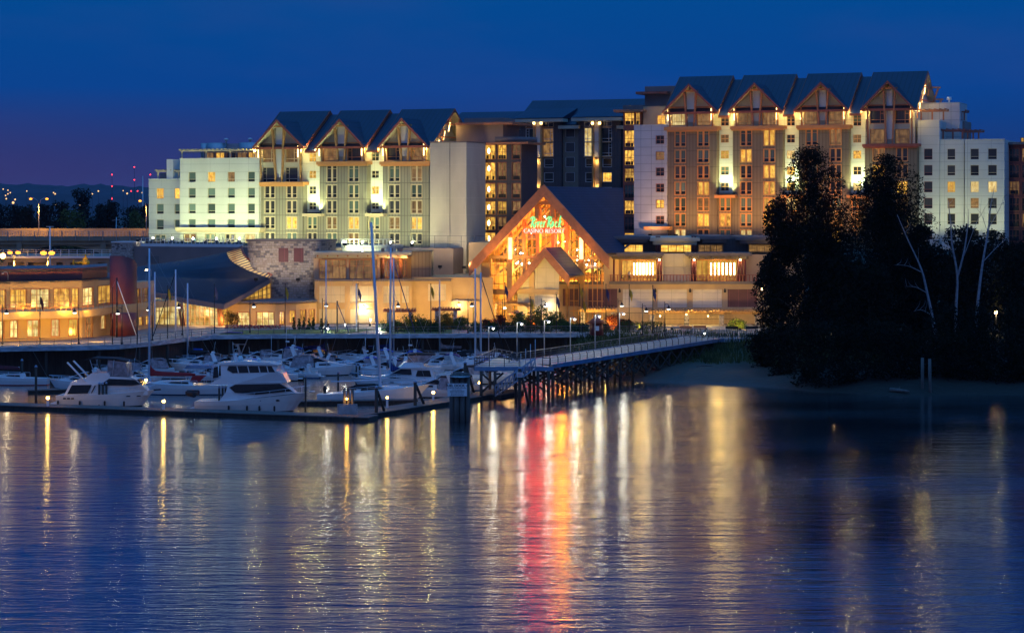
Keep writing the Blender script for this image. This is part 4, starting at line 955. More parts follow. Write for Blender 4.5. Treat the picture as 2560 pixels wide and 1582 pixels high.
# podium facade wash comes from the added ground floods further down
# ======================= casino hall with the great gable
FH=Frame(1362,354,25,4.5); F=FH
CH_=F.thing('casino_hall','great orange timber gable hall with glazed front and neon sign, below the dark central wing','casino')
P=CH_
n=0; pk=F.pt(1361,466,-2.0); le=F.pt(1186,652,-2.0); re=F.pt(1512,634,-2.0)
zE=(le.z+re.z)/2; sl=(pk.z-le.z)/(pk.x-le.x); slr=(pk.z-re.z)/(re.x-pk.x)
Ld=34.0
def nat(x,px):
    a=(px-CX)/FPX   # depth along the ridge where local x projects to the hotel tower's corner
    return (a*(F.o.y+x*F.ax[1])-(F.o.x+x*F.ax[0]))/(F.nn[0]-a*F.nn[1])
b=MB()
for e in (le,re):
    LE=Ld if e is le else nat(e.x,1562); LP=nat(pk.x,1558)
    A=[(e.x,-2,e.z),(pk.x,-2,pk.z),(pk.x,LP,pk.z),(e.x,LE,e.z)]
    o=(3,2,1,0) if e is le else (0,1,2,3)
    b.mi=0; b.add(A,[o]); b.mi=1; b.add([(x,y,z-.5) for x,y,z in A],[o[::-1]])
roofh=b.build('roof',[M['roof2'],M['timber_y']],P)
b=MB()
for e,s in ((le,-1),(re,1)):
    up=.35; dn=1.75
    f=[(e.x+s*.9,e.z-sl*.9+up),(pk.x,pk.z+up),(pk.x,pk.z-dn),(e.x+s*.9,e.z-sl*.9-dn)]
    b.add([(x,-2.35,z) for x,z in f]+[(x,-2.02,z) for x,z in f],[(0,3,2,1) if s>0 else (0,1,2,3),(4,5,6,7),(0,1,5,4),(3,7,6,2),(0,4,7,3)])
b.build('bargeboard',M['timber'],roofh)
# side walls, interior, glazed front
xl,xr=F.u(1224,0),F.u(1508,0); zg=0
zi=lambda x:(pk.z-(abs(x-pk.x))*(sl if x<pk.x else slr))-2.3
b=MB(); b.box(F.u(1203,-.5),F.u(1224,-.5)-.02,-.5,Ld-1,0,le.z-.4); b.build('side_wall',M['stucco_o'],P)
b=MB(); nR=nat(xr,1560); b.add([(xr+.1,0,6),(xr+.1,nR,6),(xr+.1,nR,zi(xr)+1.6),(xr+.1,0,zi(xr)+1.6)],[(0,1,2,3)]); b.build('side_wall',M['stucco_o'],P)
b=MB(); nb=14; b.add([(xl,nb,0),(xr,nb,0),(xr,nb,zi(xr)+1.7),(pk.x,nb,pk.z-.6),(xl,nb,zi(xl)+1.7)],[(0,1,2,3,4)]); b.add([(xl,.5,.05),(xr,.5,.05),(xr,nb,.05),(xl,nb,.05)],[(0,1,2,3)])
b.build('interior_wall',M['stucco_o'],P)
# interior trusses and columns
b=MB()
for y_ in (3,6,9,12):
    b.bar((xl+.3,y_,zi(xl)+.6),(pk.x,y_,pk.z-1.2),.35,.7,up=(0,1,0)); b.bar((xr-.3,y_,zi(xr)+.6),(pk.x,y_,pk.z-1.2),.35,.7,up=(0,1,0))
    b.bar((xl+4,y_,zi(xl+4)),(pk.x+3,y_,zi(pk.x+3)-1),.25,.35); b.box(pk.x-.2,pk.x+.2,y_-.2,y_+.2,8,pk.z-1.5)
    b.box(xl+3,xl+3.4,y_-.2,y_+.2,0,zi(xl+3)); b.box(xr-3.4,xr-3,y_-.2,y_+.2,0,zi(xr-3))
for i in range(9): b.bar((xl+1+i*2.2,2.0,8.5),(xl+5+i*2.2,12,14.5),.18,.3)
b.box(xl,xr,6,6.4,8.6,9.3); b.build('truss',M['slab'],P)
b=MB(); rr=random.Random(4)
for i in range(46):
    x=rr.uniform(xl+2.5,xr-2.5); hmax=zi(x)-.7
    if hmax<9.5: continue
    z=rr.uniform(9.5,hmax); b.ball((x,rr.uniform(1.0,5),z),.11,6)
b.build('ceiling_spotlight',M['white_l'],P)
for x_,y_,z_,w in ((-5,4,9,2700),(4,4,9,2700),(0,4,14,7600),(-6,8,3,1400),(6,7,12,1600)):  # middle one added to throw an orange streak onto the water
    point((pk.x+x_,y_,z_),w,(1,.60,.07) if x_ else (1,.36,.02),.6 if x_ else 1.3,P,'hall_and_streak_light')
# curtain wall frame: posts + transoms + glass
b=MB(); postx=[(1270,1283,1.0),(1309,1315,.5),(1343,1350,.5),(1380,1387,.5),(1415,1421,.5),(1449,1461,1.0)]
zt1,zt0=F.z(1360,640),F.z(1360,648)
for a,c,d in postx:
    xa,xc=F.u(a),F.u(c); b.box(xa,xc,-d*.5,.3,0,zi((xa+xc)/2)+1.2)
b.box(xl,xr,-.32,.28,zt0,zt1); b.box(xl,F.u(1272),-.34,.27,F.z(1245,736),F.z(1245,723))
b.box(xl-.0,xl+.4,-.3,.29,0,zi(xl)+1.2)
b.build('mullion_post',M['timber_y'],P)
b=MB(); px_=1224
while px_<1508:
    x=F.u(px_); 
    if all(not(F.u(a)-.1<x<F.u(c)+.1) for a,c,_ in postx): b.box(x-.05,x+.05,-.02,.1,0,zi(x)+1.2)
    px_+=11.7
for py in (520,552,575,598,620,665,690,712,750,775,800):
    zz_=F.z(1360,py); wx=(zz_-zi(0)) 
    xa=max(xl,pk.x-(pk.z-2.0-zz_)/sl); xc=min(xr,pk.x+(pk.z-2.0-zz_)/slr); b.box(xa,xc,-.03,.09,zz_-.05,zz_+.05)
b.build('glazing_bar',M['orange_lit_trim'],P)
# truss members in front of the glazing near the peak
b=MB(); 
for (a,ya,c,yc) in ((1282,628,1343,505),(1449,628,1387,505),(1343,505,1387,505),(1335,560,1343,490),(1395,560,1387,490)):
    p,q=F.pt(a,ya,-1.2),F.pt(c,yc,-1.2)
for a in (1343,1383):
    p=F.pt(a,545,-1.3); q=F.pt(a,500,-1.3); b.box(p.x-.35,p.x+.35,-1.6,-1.0,p.z,q.z)
p,q=F.pt(1336,507,-1.4),F.pt(1392,507,-1.4); b.box(p.x,q.x,-1.5,-1.1,p.z-.3,p.z+.3)
b.build('king_post',M['timber'],P)
# cylinder lamps
for px_ in (1276.5,1454):
    o=F.pt(px_,600,-1.0); zt_,zb_=F.z(px_,594,-1.0),F.z(px_,648,-1.0)
    b=MB(); b.lathe([(.34,zb_),(.34,zt_)],(o.x,-1.15,0),12); b.build('cylinder_lamp',emat('cylinder_lamp_glow',(1,.66,.25),2.2),P)
    b=MB(); b.lathe([(.42,zt_),(.42,zt_+.5),(.1,zt_+1.6)],(o.x,-1.15,0),12); b.lathe([(.42,zb_-.5),(.42,zb_)],(o.x,-1.15,0),12); b.build('lamp_cap',M['timber'],P)
    point((o.x,-2.0,(zt_+zb_)/2),420,(1,.6,.2),.5,P)
# light washing the bargeboards from below
for s,x_ in ((-1,le.x+3),(1,re.x-3),(-1,-5),(1,5)): spot((x_,-5.5,9.5 if abs(x_)>6 else 8.5),(x_*.55,-1.5,17),1100,(1,.50,.08),110,.9,.3,P)
# small porch gable
PR=F.thing('porch','ochre walled porch with steep orange gable in front of the casino glass','porch'); n=-7
pk2=F.pt(1364,619,n); l2=F.pt(1270,735,n); r2=F.pt(1425,690,n); s2=(pk2.z-l2.z)/(pk2.x-l2.x)
b=MB()
for e in (l2,r2):
    A=[(e.x,n-.3,e.z),(pk2.x,n-.3,pk2.z),(pk2.x,-.6,pk2.z),(e.x,-.6,e.z)]; o=(3,2,1,0) if e is l2 else (0,1,2,3)
    b.mi=0; b.add(A,[o]); b.mi=1; b.add([(x,y,z-.25) for x,y,z in A],[o[::-1]])
rf=b.build('roof',[M['roof2'],M['timber_y']],PR)
b=MB()
for e,s in ((l2,-1),(r2,1)):
    f=[(e.x,e.z+.1),(pk2.x,pk2.z+.1),(pk2.x,pk2.z-1.6),(e.x,e.z-1.6)]
    b.add([(x,n-.6,z) for x,z in f]+[(x,n-.33,z) for x,z in f],[(0,3,2,1) if s>0 else (0,1,2,3),(4,5,6,7),(0,1,5,4),(3,7,6,2),(0,4,7,3)])
b.build('bargeboard',M['timber'],rf)
wl,wr=l2.x+1.6,F.u(1396,n)
b=MB(); b.add([(wl,n+.3,0),(wr,n+.3,0),(wr,n+.3,pk2.z-(wr-pk2.x)*s2-.4),(pk2.x,n+.3,pk2.z-.4),(wl,n+.3,pk2.z-(pk2.x-wl)*s2-.4)],[(0,1,2,3,4)])
b.add([(wl,n+.3,0),(wl,-.7,0),(wl,-.7,l2.z),(wl,n+.3,l2.z)],[(3,2,1,0)]); b.build('wall',M['yellow_panel'],PR)
b=MB(); b.box(wl,wr,n+.1,n+.29,F.z(1330,735,n),F.z(1330,722,n)); b.box(F.u(1322,n),F.u(1335,n),n+.12,n+.28,0,F.z(1330,722,n)-.01); b.box(F.u(1322,n),F.u(1335,n),n+.12,n+.28,F.z(1330,722,n),pk2.z-4.0); b.build('pilaster',M['stucco_o'],PR)
spot((pk2.x-4,n-8,1.0),(pk2.x-1,n,6),4200,(1,.66,.16),85,.9,.4,PR); 
# ground floor awning right of the pillar + bright fan lamp
lampthing(F,1365,763,-7.4,'round wall lamp glowing on the porch wall under the casino gable',220,(1,.75,.45),M['white_l'],.3)
PG3=F.thing('pergola','lit timber patio pergola with heaters in front of the casino glass','pergola'); n=-8
b=MB(); zz_=F.z(1300,760,n); b.box(F.u(1235,n),F.u(1322,n),n,n+.25,zz_-.3,zz_)
for i in range(15):
    xx=F.u(1235,n)+.1+i*(F.u(1322,n)-F.u(1235,n)-.2)/14; b.box(xx-.08,xx+.08,n-.5,-.8,zz_+.003,zz_+.2)
for p in (1237,1278,1320): b.box(F.u(p,n)-.15,F.u(p,n)+.15,n+.02,n+.24,0,zz_-.303)
b.build('beam',M['timber_y'],PG3)
lampthing(F,1262,770,-6.5,'patio lamp hanging under the lit patio pergola',450,(1,.75,.4),M['white_l'],.16)
# neon sign -----------------------------------------------------------------
SG=F.thing('neon_sign','green script RiverRock over red CASINO RESORT neon sign on the glass gable','sign')
n=-1.9
def stroke(pts,m,r,nm,parent,dn=0):
    b=MB()
    for s_ in pts:
        b.tube([F.pt(p[0],p[1],n+dn)-Vector((0,0,0)) for p in s_],r,6)
    return b.build(nm,m,parent)
# glyphs on a 0..1 x 0..1.x cell, slanted
G={'R':[[(.30,0),(.52,1.0)],[(.12,.86),(.45,1.08),(.78,1.0),(.80,.78),(.60,.60),(.40,.52)],[(.42,.54),(.62,.3),(.78,-.1)]],
 'i':[[(.3,0),(.42,.55)],[(.48,.76),(.50,.84)]],'v':[[(.15,.58),(.28,.0),(.62,.62)]],
 'e':[[(.15,.28),(.55,.42),(.52,.62),(.30,.52),(.16,.2),(.3,.0),(.6,.12)]],'r':[[(.2,0),(.36,.6)],[(.3,.35),(.5,.6),(.7,.56)]],
 'o':[[(.36,.6),(.16,.3),(.28,.0),(.52,.2),(.52,.52),(.36,.6)]],'c':[[(.62,.5),(.42,.6),(.2,.3),(.3,.02),(.6,.1)]],
 'k':[[(.15,0),(.55,1.25)],[(.66,.66),(.32,.34),(.62,-.02)]]}
def word(seq,x0,yb,cell,h,sh=.10):
    out=[];x=x0
    for ch,w in seq:
        for st in G[ch]: out.append([(x+px_*cell*w+py_*cell*sh, yb-py_*h) for px_,py_ in st])
        x+=cell*w*.80
    return out,x
w1,xe_=word([('R',1.45),('i',.6),('v',.85),('e',.85),('r',.8)],1323,569,11.2,25)
w2,xe2=word([('R',1.5),('o',.85),('c',.85),('k',1.0)],1363,569,12.2,25)
stroke(w1+w2,M['neon_g'],.14,'green_script',SG); stroke(w1+w2,M['neon_c'],.06,'script_core',SG,-.12)
def textmesh(body,size,font_bold=.0,shear=0,extrude=.02,sx=1.0,name='lettering',spacing=1.0):
    cu=bpy.data.curves.new(name,'FONT'); cu.body=body; cu.size=size; cu.shear=shear; cu.extrude=extrude; cu.offset=font_bold; cu.align_x='CENTER'; cu.align_y='CENTER'; cu.space_character=spacing
    o=bpy.data.objects.new(name,cu); COL.objects.link(o); bpy.context.view_layer.update()
    me=bpy.data.meshes.new_from_object(o.evaluated_get(bpy.context.evaluated_depsgraph_get())); bpy.data.objects.remove(o); 
    me.transform(Matrix.Rotation(PI/2,4,'X')@Matrix.Diagonal((sx,1,1,1)))
    o2=bpy.data.objects.new(name,me); COL.objects.link(o2); return o2
c0=F.pt(1360.5,578,n-.02)
for off,mt,ex,nm in ((.085,M['neon_r'],.03,'red_lettering'),(-.03,M['neon_rc'],.10,'lettering_core')):
    o=textmesh('CASINO RESORT',1.02,off,0,ex,.93,nm,1.08); o.data.materials.clear(); o.data.materials.append(mt); o.parent=SG; o.location=c0+Vector((0,-.0 if ex<.05 else -.06,0))
b=MB()
for p in (1340,1380): q=F.pt(p,560,n+.3); b.box(q.x-.06,q.x+.06,n+.2,-.55,q.z-.05,q.z+.05)
b.box(F.pt(1328,571,n).x,F.pt(1396,571,n).x,n+.18,n+.26,F.pt(1360,572,n).z,F.pt(1360,571,n).z+.05); b.build('sign_frame',M['darkmetal'],SG)

# ======================= terrace decks under the hotel wings and the blank podium mass
F=FL
TD=F.thing('podium_terrace','mauve-brown podium wall and floodlit roof terrace beneath the left hotel wing','terrace'); P=TD
n=-13
zt=F.z(470,617,n); x0,x1=F.u(332,n),F.u(1080,n)
b=MB(); b.plan([(x0,n),(F.u(835,n),n),(F.u(835,n),-6),(x1+1,-6),(x1+1,3),(F.u(360,3),3)],-2,zt); b.build('wall',M['stucco_p'],P)
b=MB(); xa,xc=F.u(366,n),F.u(398,n); b.box(xa,xc,n-.04,n+.02,F.z(380,658,n),F.z(380,640,n)); b.build('vent_louvre',M['slab'],P)
# glass parapet of the terrace (white lit upstand + rail)
b=MB(); xa,xc=F.u(352,n),F.u(606,n); b.box(xa,xc,n+.02,n+.14,zt,zt+.55); b.build('parapet',M['white_trim'],P)
b=MB(); k=26
for i in range(k+1): xx=xa+(xc-xa)*i/k; b.box(xx-.04,xx+.04,n+.16,n+.24,zt,zt+1.5)
b.box(xa,xc,n+.15,n+.25,zt+1.5,zt+1.58); b.box(xa,xc,n+.17,n+.23,zt+1.0,zt+1.05); b.build('terrace_rail',M['white_trim'],P)
b=MB(); 
for i in range(30): xx=F.u(370,-7)+i*2.6; b.box(xx-.03,xx+.03,-7,-6.94,zt,zt+2.2)
b.box(F.u(370,-7),F.u(370,-7)+78,-7.01,-6.93,zt+2.2,zt+2.26);b.box(F.u(370,-7),F.u(370,-7)+78,-7.01,-6.93,zt+1.2,zt+1.25); b.build('terrace_rail',M['rail'],P)
# floodlights
def flood(F,px,n,z,tx,tn,tz,W,lab,col=METAL_H,ang=110,lit=True,grp='terrace floodlights'):
    w=F.world((F.u(px,n),n,z)); t=thing('floodlight',lab,'floodlight',w,-F.th,grp)
    b=MB(); b.box(-.32,.32,-.1,.18,.25,.72); b.box(-.06,.06,-.05,.05,0,.25); b.build('housing',M['darkmetal'],t)
    if grp=='terrace floodlights' or not W: b=MB(); b.add([(-.26,.19,.3),(.26,.19,.3),(.26,.19,.68),(-.26,.19,.68)],[(3,2,1,0)]); b.add([(-.26,.1,.725),(.26,.1,.725),(.26,.18,.725),(-.26,.18,.725)],[(0,1,2,3)]); b.build('lens',M['white_l'],t)
    if W:
        o=spot((0,.45,.85),(tx-F.u(px,n),tn-n,tz-z),W,col,ang,.8,.25,t)
        if grp=='terrace floodlights': b=MB(); b.ball((0,.1,.95),.17); b.build('glare_bulb',M['white_l'],t)
    return t
for i,(px,W) in enumerate(((382,1700),(430,2200),(482,2300),(540,3500),(598,3500))):
    flood(F,px,n+.5,zt+.6,F.u(px+18,0),0,zt+8,W,'%s floodlight on the terrace edge aimed at the white stepped end'%('leftmost','second','middle','fourth','rightmost')[i])
for i,(px) in enumerate((345,408,456,512,570)):
    flood(F,px,n+.6,zt+.55,0,0,0,0,'unlit dark floodlight on the terrace edge, %s of five'%('leftmost','second','third','fourth','rightmost')[i])
for i,(px,W) in enumerate(((668,2600),(722,2700),(795,2300),(858,2600),(905,2600),(975,1500),(1030,1600))):
    flood(F,px,-8,zt+.05,F.u(px,0),0,zt+9,W,'floodlight at the foot of the sided bays, number %s from the left'%('one','two','three','four','five','six','seven')[i],(.95,1,.44),115)
# round lit balcony
RBL=F.thing('round_balcony','bright floodlit curved white balcony above the dining room','balcony'); n=-11
zb0,zb1=F.z(900,628,n),F.z(900,605,n)
cx_=F.u(899,n); rad=(F.u(962,n)-F.u(838,n))/2
b=MB(); pts=[(cx_-rad,n+8)]+[(cx_+rad*math.cos(t),n+3+ -3.4*math.sin(-t)*-1*-1) for t in [PI+PI*i/16 for i in range(17)]]+[(cx_+rad,n+8)]
pts=[(cx_-rad,n+8)]+[(cx_+rad*math.cos(PI+PI*i/16),n+3+3.4*math.sin(PI+PI*i/16)) for i in range(17)]+[(cx_+rad,n+8)]
b.plan(pts,zb0,zb1-.6); b.build('drum_wall',M['panel_s'],RBL)
b=MB()
for x,y in pts[1:-1]: b.box(x-.05,x+.05,y,y+.08,zb1-.6,zb1+.5)
b.tube([(x,y,zb1+.5) for x,y in pts[1:-1]],.06,5); b.build('rail',M['white_trim'],RBL)
flood(F,862,-14,zb1-.9,F.u(895,-8),-8,zb1-.3,1500,'floodlight glaring at the left of the round balcony',METAL_H,130)
flood(F,905,-15,F.z(900,640,-15),F.u(930,-12),-11,zb0+1,900,'dark floodlight standing below the round balcony',METAL_H,130)
spot((F.u(1000,-5),-6,F.z(1000,634,-6)),(F.u(1002,0),0,F.z(1000,590,0)),1500,METAL_H,110,.8,.2,TD)
flood(FL,1100,-20,9.0,FL.u(1105,0),0,24,9000,'added floodlight brightening the upper concrete stair tower',(1,.80,.42),75,grp='podium roof floodlights')
flood(FL,1160,-22,9.0,FL.u(1140,0),0,17,5000,'added floodlight brightening the stair tower base',(1,.78,.38),80,grp='podium roof floodlights')  # two floods added to brighten the stair tower
# stone tower
FS=Frame(690,362,10,4.5); F=FS
ST=F.thing('stone_tower','round-cornered field stone tower with two maroon shutters beside the blue curved roof','tower'); P=ST
n=0; zt=F.z(690,604); zb=F.z(690,752)
def rpts(pl,pr,taper=0,r=3.5,dep=11):
    xa,xc=F.u(pl),F.u(pr)-taper; o=[]
    for i in range(7): t=PI+PI/2*i/6; o.append((xa+r+r*math.cos(t),r+r*math.sin(t)))
    for i in range(5): t=PI*1.5+PI/2*i/4; o.append((xc-1.2+1.2*math.cos(t),1.2+1.2*math.sin(t)))
    return o+[(xc,dep),(xa,dep)]
top=rpts(605,800); bot=rpts(612,782)
b=MB(); k=len(top); b.add([(x,y,zb) for x,y in bot]+[(x,y,zt) for x,y in top],[(i,(i+1)%k,(i+1)%k+k,i+k) for i in range(k)]+[tuple(range(k,2*k))]); b.build('wall',M['stone'],P)
b=MB(); b.plan([(x+(.15 if x>0 else -.15),y-.15) for x,y in top],zt+.003,zt+.3); b.build('coping',M['slab'],P)
for a,c in ((697,721),(735,759)):
    b=MB(); b.box(F.u(a),F.u(c),-.12,.1,F.z(a,655),F.z(a,620)); b.build('shutter',M['maroon_p'],P)
b=MB()
flood(FS,640,-8,7.0,FS.u(650,0),0,14,1500,'left added floodlight on the annex roof brightening the stone tower',(1,.82,.6),110,grp='podium roof floodlights')
flood(FS,745,-8,7.0,FS.u(735,0),0,14,1500,'right added floodlight on the annex roof brightening the stone tower',(1,.82,.6),110,grp='podium roof floodlights')  # two floods added to brighten the stone tower
# small stone pier at the bridge side
F=FL; SP=F.thing('stone_pier','narrow pale stone pier at the left end of the mauve podium wall','pier'); n=-13.5
b=MB(); b.box(F.u(279,n),F.u(331,n),n,n+4,-2,F.z(300,607,n)); b.build('wall',M['stone_p'],SP)
b=MB(); b.box(F.u(278,n),F.u(332,n),n-.1,n+4.1,F.z(300,607,n)+.003,F.z(300,607,n)+.25); b.build('coping',M['white_trim'],SP)
# curved blue roof of the atrium ----------------------------------------------
AT=thing('atrium','glass atrium under a sweeping dark seamed roof with lit curved skylight strip','atrium',(0,0,0)); P=AT
def cat(pts,n=10):
    out=[]
    P_=[pts[0]]+list(pts)+[pts[-1]]
    for i in range(1,len(P_)-2):
        for j in range(n):
            t=j/n; a,b_,c,d=P_[i-1],P_[i],P_[i+1],P_[i+2]
            out.append(.5*((2*b_)+(-a+c)*t+(2*a-5*b_+4*c-d)*t*t+(-a+3*b_-3*c+d)*t**3))
    out.append(pts[-1]); return out
front=cat([at(318,712,350),at(400,734,348),at(480,750,345),at(560,762,343)],6)      # left->right
right=cat([at(560,762,343),at(600,742,348),at(640,718,354),at(676,697,360)],6)
backR=cat([at(676,697,360),at(622,678,363),at(582,652,366),at(568,629,370)],6)
backL=cat([at(568,629,370),at(500,644,369),at(420,656,367),at(333,668,365)],6)
# coons-like grid: bottom edge = front, top edge = backL reversed; right edge path = right + backR; left edge straight
nu=18; rightp=right+backR[1:]; NV=len(rightp)-1
bl=list(reversed(backL)); 
def samp(c,t):
    q=t*(len(c)-1); i=min(int(q),len(c)-2); return c[i].lerp(c[i+1],q-i)
grid=[]
for j in range(NV+1):
    v=j/NV; row=[]
    for i in range(nu+1):
        u=i/nu; L0=front[0].lerp(bl[0],v); R0=rightp[j]
        bt=samp(front,u); tp=samp(bl,u)
        p=(L0*(1-u)+R0*u)+(bt*(1-v)+tp*v)-((front[0]*(1-u)*(1-v)+front[-1]*u*(1-v)+bl[0]*(1-u)*v+bl[-1]*u*v))
        row.append(p)
    grid.append(row)
vs=[p for r_ in grid for p in r_]; w=nu+1
b=MB(); b.smooth=True; b.add(vs,[(j*w+i,j*w+i+1,(j+1)*w+i+1,(j+1)*w+i) for j in range(NV) for i in range(nu)])
b.smooth=False; b.mi=1; b.smooth=True; b.add([p-Vector((0,0,.35)) for p in vs],[((j+1)*w+i,(j+1)*w+i+1,j*w+i+1,j*w+i) for j in range(NV) for i in range(nu)])
M['roof_c']=vary(mat('curved_roof',(.055,.06,.085),.5,.2),.12,.3)
b.build('roof',[M['roof_c'],M['timber_y']],P)
b=MB()   # standing seams, running from eave to top
for i in range(0,nu*4+1):
    u=i/(nu*4); pts=[]
    for j in range(0,NV+1,3):
        q=u*nu; k=min(int(q),nu-1); pts.append(grid[j][k].lerp(grid[j][k+1],q-k)+Vector((0,0,.05)))
    if len(pts)>1: b.tube(pts,.045,4)
b.build('roof_seam',M['roof_c'],P)
b=MB()   # fascia
for c in (front,right):
    for p,q in zip(c,c[1:]):
        b.add([p+Vector((0,-.1,.1)),q+Vector((0,-.1,.1)),q+Vector((0,-.1,-.75)),p+Vector((0,-.1,-.75)),p+Vector((0,.3,.1)),q+Vector((0,.3,.1)),q+Vector((0,.3,-.75)),p+Vector((0,.3,-.75))],[(0,3,2,1),(0,1,5,4),(3,7,6,2),(4,5,6,7)])
b.build('fascia',M['maroon'] if False else M['stucco_p'],P)
# lit skylight strip between roof and stone tower
inner=cat([at(680,690,362),at(645,668,363.5),at(612,640,365),at(604,618,368)],6)
outer=cat([at(674,698,360.5),at(616,677,363.3),at(578,652,366),at(566,629,369.5)],6)
b=MB(); b.smooth=True; k=len(inner)
b.add(outer+inner,[(i,i+1,i+1+k,i+k) for i in range(k-1)]); 
M['soffit_glow']=lines(litpane('lit_undereave',(.5,.2,.03),(1,.72,.3),.75,curtain=False,dark=.05),sz=.8,w=.2,dark=.3)  # the lit soffit strip glows by itself, its light put into the colour
b.build('undereave',M['soffit_glow'],P)
b=MB(); b.tube([p+Vector((0,0,.1)) for p in inner],.22,6); b.build('undereave_trim',M['timber_r'],P)
b=MB()
for i in range(0,k,1): b.bar(outer[i]+Vector((0,0,.06)),inner[i]+Vector((0,0,.06)),.22,.2)
b.build('undereave_rib',M['slab'],P)
# glazed front
def vglass(P,pa,pc,Da,Dc,ytA,ytC,yb,cols,rws,pm,fm):
    A0,A1=at(pa,yb,Da),at(pc,yb,Dc); T0,T1=at(pa,ytA,Da),at(pc,ytC,Dc); A0.z=A1.z=max(4.5,A0.z)
    b=MB(); b.add([A0,A1,T1,T0],[(0,1,2,3)]); g=b.build('glass_wall',pm,P)
    b=MB()
    for i in range(cols+1):
        q=A0.lerp(A1,i/cols); t=T0.lerp(T1,i/cols); b.bar(q-Vector((0,.12,0)),t-Vector((0,.12,0)),.14,.16,up=(0,1,0))
    for j in range(rws+1):
        q=A0.lerp(T0,j/rws)-Vector((0,.1,0)); t=A1.lerp(T1,j/rws)-Vector((0,.1,0)); b.bar(q,t,.1,.1)
    b.build('glazing_bar',fm,g); return g
vglass(P,452,548,349,348,752,768,821,8,5,M['lit_atrium'],M['timber_y'])
vglass(P,385,452,351,349,742,752,821,5,4,M['lit_atrium'],M['timber_y'])
vglass(P,548,578,348,350,768,758,821,3,6,M['lit_rest'],M['timber'])
vglass(P,572,677,350,361,759,702,757,10,3,M['lit_rest'],M['timber_y'])
b=MB()
for px in (455,462,549,556):
    p=at(px,822,346.5); q=at(px-8 if px<500 else px-5,758,345); b.bar(p,q,.35,.35,up=(0,1,0))
b.build('timber_strut',M['timber'],P)
point(at(500,785,346),500,(1,.62,.22),.6,P,'atrium_light'); point(at(560,800,345.5),250,(1,.55,.18),.6,P,'atrium_light')
spot(at(590,690,356),at(640,640,365),700,(1,.6,.25),120,.8,.3,P)
# low curved annex in front of the stone tower
LA=thing('annex','low ochre annex with wide lit windows and sloping flat roof below the stone tower','annex',(0,0,0)); P=LA
path=[(574,349),(640,348),(690,347.5),(740,349),(792,353)]
def ribbon(P,path,yt,yb,m,nm,ref,holes=(),thick=.4,panes=None,style='g2x2',fm=None,zt=None,zb=None):
    """vertical wall following a px/D path; holes given as px ranges"""
    segs=list(zip(path,path[1:]))
    b=MB(); wins=[]
    for (pa,Da),(pc,Dc) in segs:
        A=at(pa,YH,Da); C=at(pc,YH,Dc); z1=zt if zt is not None else at(ref[0],yt,ref[1]).z; z0=zb if zb is not None else at(ref[0],yb,ref[1]).z
        d=(C-A); Ln=math.hypot(d.x,d.y); ang=math.atan2(d.y,d.x)
        hl=[]
        for h in holes:
            if h[0]>=pa-.5 and h[1]<=pc+.5:
                def uu(px):
                    a=(px-CX)/FPX; t=(A.x-a*A.y)/(a*d.y-d.x); return t*Ln
                hl.append((uu(h[0]),uu(h[1]),at(ref[0],h[3],ref[1]).z,at(ref[0],h[2],ref[1]).z,h[4] if len(h)>4 else None))
        s=MB(); s.wall(0,Ln,z0,z1,0,[q[:4] for q in hl],.3); s.add([(0,0,z1),(Ln,0,z1),(Ln,thick,z1),(0,thick,z1)],[(0,1,2,3)])
        rt=lambda p:(A.x+p[0]*math.cos(ang)-p[1]*math.sin(ang),A.y+p[0]*math.sin(ang)+p[1]*math.cos(ang),p[2])
        b.add([rt(p) for p in s.v],s.f)
        wins.append((A,ang,hl))
    o=b.build(nm,m,P)
    for A,ang,hl in wins:
        for h in hl:
            wd=window(P,None,h[0],h[1],h[2],h[3],0,h[4][0] if h[4] else style,fm or M['timber'],h[4][1] if h[4] else panes,.3,.1)
            wd.location=(A.x,A.y,0); wd.rotation_euler=(0,0,ang)
    return o
LR,LB=M['lit_rest'],M['lit_atrium']
hol=[(594,623,781,815,('g3x2',LB)),(641,685,780,815,('g3x2',LB)),(699,711,779,810,('g2x1',LR)),(724,738,777,807,('g2x1',LR)),(751,765,776,805,('g2x1',LR)),(774,787,776,804,('g2x1',LR))]
ribbon(P,path,760,821,M['stucco_o'],'wall',(640,348),hol,6,zb=4.3)
b=MB(); b.plan([(at(pa,YH,Da).x,Da) for pa,Da in [(574,348.6),(640,347.6),(690,347.1),(740,348.6),(794,352.5),(794,361),(600,361)]],at(640,758,348).z,at(640,756,348).z+.15); b.build('roof',M['slab'],P)
point(at(640,790,345)+Vector((0,0,0)),220,(1,.6,.2),.5,P,'window_light'); point(at(735,800,346),120,(1,.55,.2),.5,P,'window_light')
# garden wall uplights on the annex
spot(at(600,826,342),at(620,770,348),450,(1,.55,.12),110,.9,.3,P); spot(at(690,826,341),at(690,770,348),450,(1,.55,.12),110,.9,.3,P); spot(at(760,826,343),at(760,770,350),380,(1,.55,.12),110,.9,.3,P)
